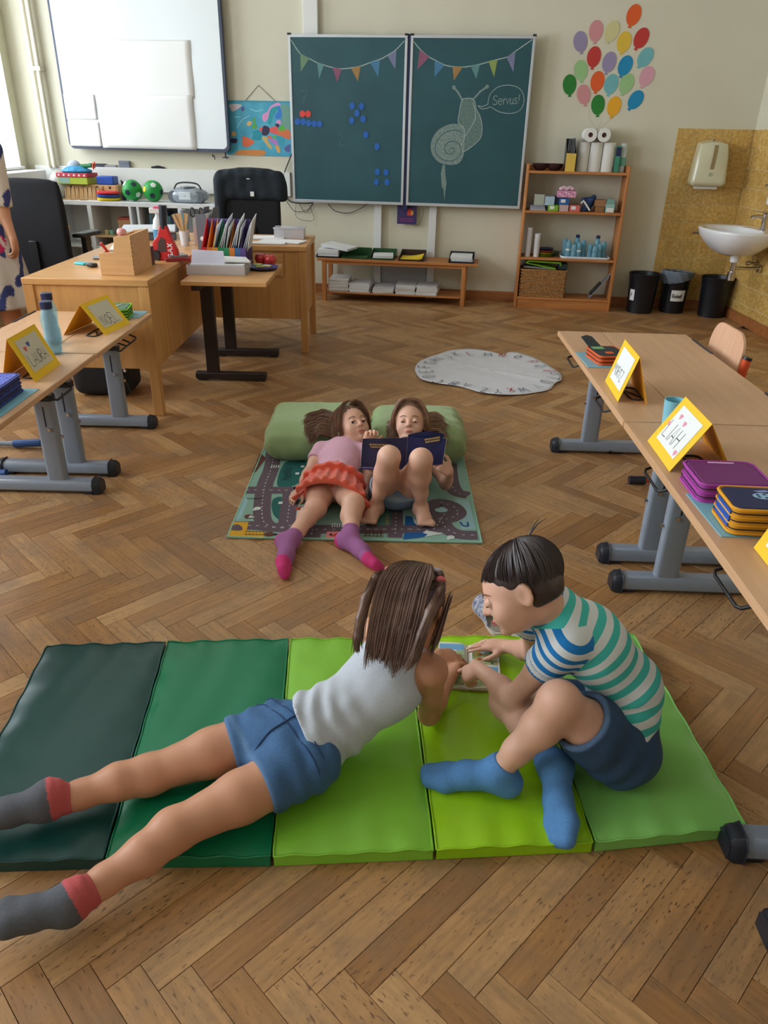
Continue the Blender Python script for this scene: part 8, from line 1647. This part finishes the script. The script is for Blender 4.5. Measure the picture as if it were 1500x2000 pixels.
# ruffled skirt in two tiers, laid over hips and thighs
S_ = Sdf(.0048); g = S_.grp(.006)
def ruff(c, amp, nfr):
    return lambda P: -amp * (np.sin(np.arctan2(P[:, 2] - .03, P[:, 0] - c) * nfr + 2 * vnoise(P, 10, 1)) * .6 + .4 * vnoise(P, 55, 6)) * np.clip((3.0 - P[:, 1]) / .12, 0, 1)
g.cone(A(-.222, 3.005, .095), A(-.222, 2.94, .088), .090, .142, .02, (A(0, 0, 1), .80)); g.clip((0, 2.915, 0), (0, -1, 0)); g.clip((0, 3.005, 0), (.1, 1, 0)); g.disp = ruff(-.222, .014, 19)
g = S_.grp(.006); g.cone(A(-.222, 2.965, .092), A(-.232, 2.745, .084), .104, .168, .02, (A(0, 0, 1), .70)); g.clip((-.22, 2.768, 0), (-.16, -1, .05)); g.disp = ruff(-.225, .015, 23)
g.cone(A(-.226, 2.885, .078), A(-.236, 2.74, .070), .118, .152, .02, (A(0, 0, 1), .62), sub='post')
for gg in S_.g: gg.clip((0, 0, .0095), (0, 0, -1))
S_.build('ruffled_skirt', satin, sg, 2)
S_ = Sdf(.005); g = S_.grp(); g.cone(A(-.222, 3.0, .096), A(-.222, 2.955, .095), .086, .090, .02, (A(0, 0, 1), .82)); g.clip((0, 3.03, 0), (0, 1, 0)); g.clip((0, 2.99, 0), (0, -1, 0)); g.disp = lambda P: -.006 * np.sin(P[:, 0] * 170 + 2 * vnoise(P, 20, 3)); S_.build('waist_ruffle', satin, sg, 2)
S_ = Sdf(.005); g = S_.grp(.015)
for h_, k_ in ((hR, kR), (hL, kL)): d_ = nrm(k_ - h_); g2 = S_.grp(.01); g2.cone(h_, h_ + d_ * .12, .072, .062, .02); g2.clip(h_ + d_ * .055, d_); g2.clip((0, 0, .0095), (0, 0, -1))
g.cone(pel, wai, .090, .08, .02, (A(0, 0, 1), .8)); S_.build('under_shorts', satin, sg, 1)
mauve, pnk = np.array([lin(166), lin(104), lin(158)]), np.array([lin(216), lin(60), lin(128)])
for ank, toe, up, kn in ((aR, tR, (.9, .2, .3), kR), (aL, tL, (.0, .8, .5), kL)):
    f_ = nrm(toe - ank); u_ = nrm(np.array(up) - f_ * (np.array(up) @ f_)); heel = ank - f_ * .022 - u_ * .028; L_ = np.linalg.norm(toe - ank)
    socks(sg, ank, toe, up, kn, .92, (lambda V, heel=heel, f_=f_, ank=ank, L_=L_: np.where(((np.linalg.norm(V - heel, axis=1) < .034) | (((V - ank) @ f_) > L_ * .70))[:, None], pnk, mauve)), .055)
S_ = Sdf(.0045); g = S_.grp(); g.ell(hd.p(0, -.019, .027), (.0735, .088, .080), hd.ax, .02); g.ell(hd.p(0, .090, -.035), (.068, .072, .082), hd.ax, .01, sub=True)
for q in (-1, 1): limb(g, [hd.p(q * .045, .020, .075), hd.p(q * .070, .020, .02), hd.p(q * .076, .005, -.04), hd.p(q * .07, -.02, -.09)], [.012, .013, .012, .008], .015)
g.disp = lambda P: .001 * np.sin(((P - hd.c) @ hd.r) * 300)
hs_ = S_.build('hair', hair_s, sg, 1); W_ = lambda x, y, z: A(x, y, z); gd = []
for q in (-1, 1):
    for k in range(7): y0 = .055 - .02 * k; gd.append(([hd.p(.01 * q, y0 + .01, .108 - .0002 * k), hd.p(q * .05, y0, .092), hd.p(q * .078, y0 - .012, .04), hd.p(q * .083, y0 - .03, -.02), hd.p(q * .076, y0 - .05, -.075)], 24, .008))
for k, (tx, tz) in enumerate(((-.375, .225), (-.38, .215), (-.37, .20), (-.365, .19), (-.35, .185), (-.34, .18))):
    y1 = 3.47 - .035 * k; gd.append(([hd.p(-.07, -.02, .03 - .02 * k), hd.p(-.095, -.04, .0 - .022 * k), A(-.29, y1 + .01, .225 - .008 * k), A(-.335, y1, .222 - .01 * k), A(tx - .01, y1 - .02, tz - .015), A(tx, y1 - .05, tz - .03)], 60, .015))
for k in range(3): gd.append(([hd.p(.078, -.02, .02), hd.p(.09, -.04, -.03), hd.p(.08, -.03, -.08), hd.p(.05 + .02 * k, -.03, -.13)], 24, .010))
strands('hair_strands', gd, hair_s, hs_, r=.0017, tipf=1.1, steps=4, jit=.3)

# ============ girl lying with her knees up, reading
pel = A(.048, 2.900, .088); wai = A(.062, 2.985, .104); che = A(.085, 3.075, .130); nkb = A(.105, 3.205, .160)
hR = A(.0, 2.900, .080); hL = A(.100, 2.900, .080); kR = A(*(0.015, 2.681, 0.33)); kL = A(*(0.139, 2.662, 0.33)); aR = A(*(-0.035, 2.791, 0.062)); aL = A(*(0.154, 2.791, 0.062)); tR = A(*(-0.07, 2.694, 0.02)) + A(0, 0, .038); tL = A(*(0.178, 2.688, 0.02)) + A(0, 0, .038)
sR = A(.008, 3.165, .150); sL = A(.198, 3.160, .150)
eR = A(-.055, 3.02, .15); wR = A(*(-0.076, 2.93, 0.287)); eL = A(.272, 3.02, .065); wL = A(*(0.273, 2.88, 0.185))
hd = Head((0.114, 3.308, 0.245), (-.10, -.80, .45), (0, .45, 1), .98)
S_ = Sdf(.0042)
g = S_.grp(); torsoS(g); leg(g, hR, kR, aR, .90); leg(g, hL, kL, aL, .90)
for s_, e_, w_ in ((sR, eR, wR), (sL, eL, wL)): g.cone(s_, s_ + (e_ - s_) * .5, .034, .029, .02); g.cone(s_ + (e_ - s_) * .5, e_, .029, .025, .02); g.cone(e_, e_ + (w_ - e_) * .35, .027, .026, .015); g.cone(e_ + (w_ - e_) * .35, w_, .026, .018, .015)
hand(g, wR, (.25, -.1, .95), (.1, -.95, 0), (.8, .1, .3), .80, (.7, .75, .8, .85), .1, .3); hand(g, wL, (-.75, -.05, .55), (-.15, .95, .05), (-.1, -.8, .5), .80, (.5, .55, .6, .65), .12, .3)
foot(g, aR, tR, (.0, .0, 1), .95, bare=True, side=-1); foot(g, aL, tL, (.0, .0, 1), .95, bare=True, side=1); g.cone(nkb, hd.p(0, -.03, -.055), .036, .035, .025); hd.skin(g)
rg_ = person('barefoot girl lying with knees up, reading a dark blue book', S_, skin_m); hd.face(rg_, 1.2, look=(0, -.004))
S_ = Sdf(.005); g = S_.grp(); torsoS(g, .007); g.clip(pel + A(0, .06, 0), (0, -1, 0)); g.ell(nkb + A(0, .05, .03), (.040, .045, .04), None, .008, sub=True)
for s_, e_ in ((sR, eR), (sL, eL)): d_ = nrm(e_ - s_); g2 = S_.grp(.012); g2.cone(s_, s_ + d_ * .10, .044, .044, .01); g2.clip(s_ + d_ * .07, d_)
S_.build('t_shirt', knit, rg_, 1, flatcol(60, 44, 60))
S_ = Sdf(.005); g = S_.grp(.02); g.cone(pel, wai + A(0, .0, 0), .094, .084, .02, (A(0, 0, 1), .86)); g.ell(pel + A(0, -.02, -.012), (.095, .07, .062), None, .03); g.clip(wai, (0, 1, 0)); pls = []
for h_, k_ in ((hR, kR), (hL, kL)): d_ = nrm(k_ - h_); g2 = S_.grp(.015); g2.cone(h_ - d_ * .02, h_ + d_ * .15, .070, .064, .02); g2.clip(h_ + d_ * .07, d_); g2.cone(h_ + d_ * .06, h_ + d_ * .16, .056, .056, .004, sub='post'); pls.append((h_ + d_ * .07, d_))
for gg in S_.g: gg.clip((0, 0, .0095), (0, 0, -1)); gg.disp = lambda P: .002 * vnoise(P, 45, 3)
S_.build('denim_shorts', denim, rg_, 2, hems((120, 142, 170), pls, (170, 186, 206), .014))
S_ = Sdf(.0045); g = S_.grp(); g.ell(hd.p(0, -.019, .027), (.0735, .088, .080), hd.ax, .02); g.ell(hd.p(0, .090, -.030), (.064, .072, .086), hd.ax, .01, sub=True)
for q in (-1, 1): limb(g, [hd.p(q * .045, .020, .075), hd.p(q * .070, .018, .02), hd.p(q * .078, .0, -.03)], [.012, .012, .008], .015)
hs_ = S_.build('hair', hair_r, rg_, 1); gd = []
for q in (-1, 1):
    for k in range(7): y0 = .058 - .02 * k; gd.append(([hd.p(.012, y0 + .012, .108), hd.p(q * .045, y0 + .004, .096), hd.p(q * .077, y0 - .012, .045), hd.p(q * .085, y0 - .03, -.01), hd.p(q * .082, y0 - .06, -.045)], 24, .008))
for k in range(6): y1 = 3.46 - .035 * k; gd.append(([hd.p(.07, -.03, .03 - .015 * k), hd.p(.10, -.05, .0 - .02 * k), A(.225, y1, .235 - .008 * k), A(.265, y1 - .005, .225 - .01 * k), A(.285 + .01 * (k % 2), y1 - .02, .21 - .012 * k)], 50, .014))
for k in range(3): gd.append(([hd.p(-.07, -.02, .02), hd.p(-.088, -.03, -.02), hd.p(-.085, -.03, -.06), hd.p(-.095, -.03, -.09)], 20, .009))
strands('hair_strands', gd, hair_r, hs_, r=.0017, tipf=1.1, steps=4, jit=.3)
# her book
bkm = mat('book_cover_navy', rgb(30, 40, 92), .35, noise=.3, nscale=14, col2=rgb(22, 30, 66)); bb_ = thing('picture_book', 'open dark blue picture book held up over the raised knees', 'book', (.075, 2.88, .30)); O = Vector(bb_.location)
c4 = [[Vector(p) - O for p in [(-0.104, 2.885, 0.186), (0.086, 2.905, 0.177), (0.09, 2.915, 0.32), (-0.096, 2.895, 0.321)]], [Vector(p) - O for p in [(0.09, 2.905, 0.182), (0.24, 2.865, 0.228), (0.251, 2.875, 0.337), (0.094, 2.915, 0.327)]]]
gold = plainmat('gold_print', 186, 150, 90, .5); lil = plainmat('lilac_print', 110, 110, 170, .5)
for i, (a, b, c, d) in enumerate(c4):
    n = (b - a).cross(d - a).normalized(); n = n if n.y > 0 else -n
    MB().hexa([a, b, b + n * .003, a + n * .003, d, c, c + n * .003, d + n * .003]).build('cover', bkm, bb_); MB().hexa([a.lerp(d, .02) + n * .0032, b.lerp(c, .02) + n * .0032, b.lerp(c, .02) + n * .012, a.lerp(d, .02) + n * .008, d.lerp(a, .02) + n * .0032, c.lerp(b, .02) + n * .0032, c.lerp(b, .02) + n * .012, d.lerp(a, .02) + n * .008]).build('page_block', pgm, bb_)
    ux = (b - a); uy = (d - a); T = (lambda a, ux, uy, n: lambda x, y, z: a + ux * x + uy * y - n * (.0004 + z))(a, ux, uy, n)
    for k in range(2 if i == 0 else 2):
        m = MB(); rs = random.Random(i + k); x = .16 + .03 * k + .3 * i
        while x < (.62 if i == 0 else .88): w_ = rs.uniform(.02, .05); m.flat([(x, .80 - .08 * k), (x + w_, .80 - .08 * k), (x + w_, .85 - .08 * k), (x, .85 - .08 * k)], 0, 0, T); x += w_ + .012
        m.build('title_print', gold, bb_)['kind'] = 'stuff'
    if i == 0: MB().flat([(.03, .04), (.42, .04), (.42, .09), (.03, .09)], 0, 0, T).build('bottom_print', lil, bb_)
m = MB(); a, b, c, d = c4[1]; vs = []
for k in range(9): u_ = k / 8; p = d.lerp(c, u_ * .93) + Vector((0, .008 + .004 * u_, .004 + .020 * math.sin(u_ * PI * .8))); vs += [tuple(p), tuple(p + Vector((0, .012, -.06))), tuple(p + Vector((0, .002, .0006))), tuple(p + Vector((0, .014, -.06)))]
m.add(vs, [(4 * k, 4 * k + 4, 4 * k + 5, 4 * k + 1) for k in range(8)] + [(4 * k + 2, 4 * k + 3, 4 * k + 7, 4 * k + 6) for k in range(8)]); m.build('lifted_page', bkm, bb_, smooth=60)

# ============================================================ grown-up at the left edge
S_ = Sdf(.009); ax_, ay_ = -2.56, 4.90
g = S_.grp(); P = lambda x, y, z: A(ax_ + x, ay_ + y, z); hd = Head(P(-.02, .10, 1.56), (-.2, 1, -.25), (0, 0, 1), 1.12)
g.cone(P(0, 0, .92), P(0, .01, 1.08), .16, .13, .04, (A(0, 1, 0), .68)); g.cone(P(0, .01, 1.08), P(0, .0, 1.28), .13, .15, .04, (A(0, 1, 0), .66)); g.cone(P(0, 0, 1.28), P(0, .02, 1.38), .13, .07, .04, (A(0, 1, 0), .7)); g.cone(P(0, .03, 1.38), P(-.01, .07, 1.50), .05, .05, .03)
for q in (-1, 1):
    k_ = P(q * .085, .02, .48); an = P(q * .09, -.02, .09); leg(g, P(q * .085, 0, .9), k_, an, 1.45, (0, 1, 0)); foot(g, an, an + A(0, .17, -.02), (0, .2, 1), 1.4)
    s_ = P(q * .17, .0, 1.33); g.cone(P(0, 0, 1.33), s_, .06, .05, .03)
    e_ = A(*(-2.372, 4.86, 0.983)) if q > 0 else P(-.24, 0, 1.05); w_ = A(*(-2.322, 4.82, 0.832)) if q > 0 else P(-.22, .1, .82)
    g.cone(s_, e_, .048, .038, .02); g.cone(e_, w_, .037, .024, .02); hand(g, w_, (.06, 0, -1), (-1, 0, 0), (0, 1, 0), 1.1, (.5, .6, .7, .8))
hd.skin(g); ad = person('woman in a patterned blue and white dress, cut off by the left edge', S_, skin_t); hd.face(ad, .4, skin=skin_t)
drm = mat('dress_print', rgb(206, 196, 186), .85, attr='Col', noise=.08, nscale=60)
def drcol(V):
    a = np.sin(V[:, 0] * 42 + 3 * np.sin(V[:, 2] * 17)) + np.sin(V[:, 2] * 30 + 2.5 * np.sin(V[:, 0] * 30 + V[:, 1] * 24)); cr_ = np.array([lin(212), lin(202), lin(192)]); nv_ = np.array([lin(52), lin(62), lin(118)]); rd_ = np.array([lin(196), lin(40), lin(96)])
    c = np.where((a > .45)[:, None], nv_, cr_); r_ = np.sin(V[:, 0] * 14 + 1) * np.sin(V[:, 2] * 13 + .5); return np.where(((r_ > .72) & (a > -.3))[:, None], rd_, c)
S_ = Sdf(.009); g = S_.grp(.02); g.cone(P(0, 0, .92), P(0, .01, 1.08), .185, .145, .04, (A(0, 1, 0), .72)); g.cone(P(0, .01, 1.08), P(0, .0, 1.28), .145, .165, .04, (A(0, 1, 0), .70)); g.cone(P(0, 0, 1.28), P(0, .02, 1.36), .145, .08, .04, (A(0, 1, 0), .74)); g.cone(P(0, 0, .92), P(.0, -.01, .30), .19, .30, .04, (A(0, 1, 0), .75)); g.clip((0, 0, .415), (0, 0, -1)); g.disp = lambda Q: .010 * np.sin(np.arctan2(Q[:, 1] - ay_, Q[:, 0] - ax_) * 9) * np.clip((.95 - Q[:, 2]) / .4, 0, 1)
for q, e_ in ((1, A(*(-2.372, 4.86, 0.983))), (-1, P(-.24, 0, 1.05))): g = S_.grp(.02); s_ = P(q * .17, .0, 1.33); g.cone(s_, e_, .066, .062, .02); g.clip(s_ + (e_ - s_) * .92, nrm(e_ - s_))
S_.build('dress', drm, ad, 2, drcol)
S_ = Sdf(.009); g = S_.grp(); g.ell(hd.p(0, -.022, .028), (.084, .098, .088), hd.ax, .02); g.ell(hd.p(0, -.07, -.05), (.06, .04, .07), hd.ax, .02); g.ell(hd.p(0, .09, -.035), (.07, .072, .08), hd.ax, .01, sub=True); S_.build('hair', hair_p, ad, 1)
MB().tube([A(*(-2.342, 4.84, 0.781)) + A(.012 * math.cos(t), .012 * math.sin(t), 0) for t in [k * PI / 4 for k in range(9)]], .003, 6).build('ring', black_p, ad, smooth=60)
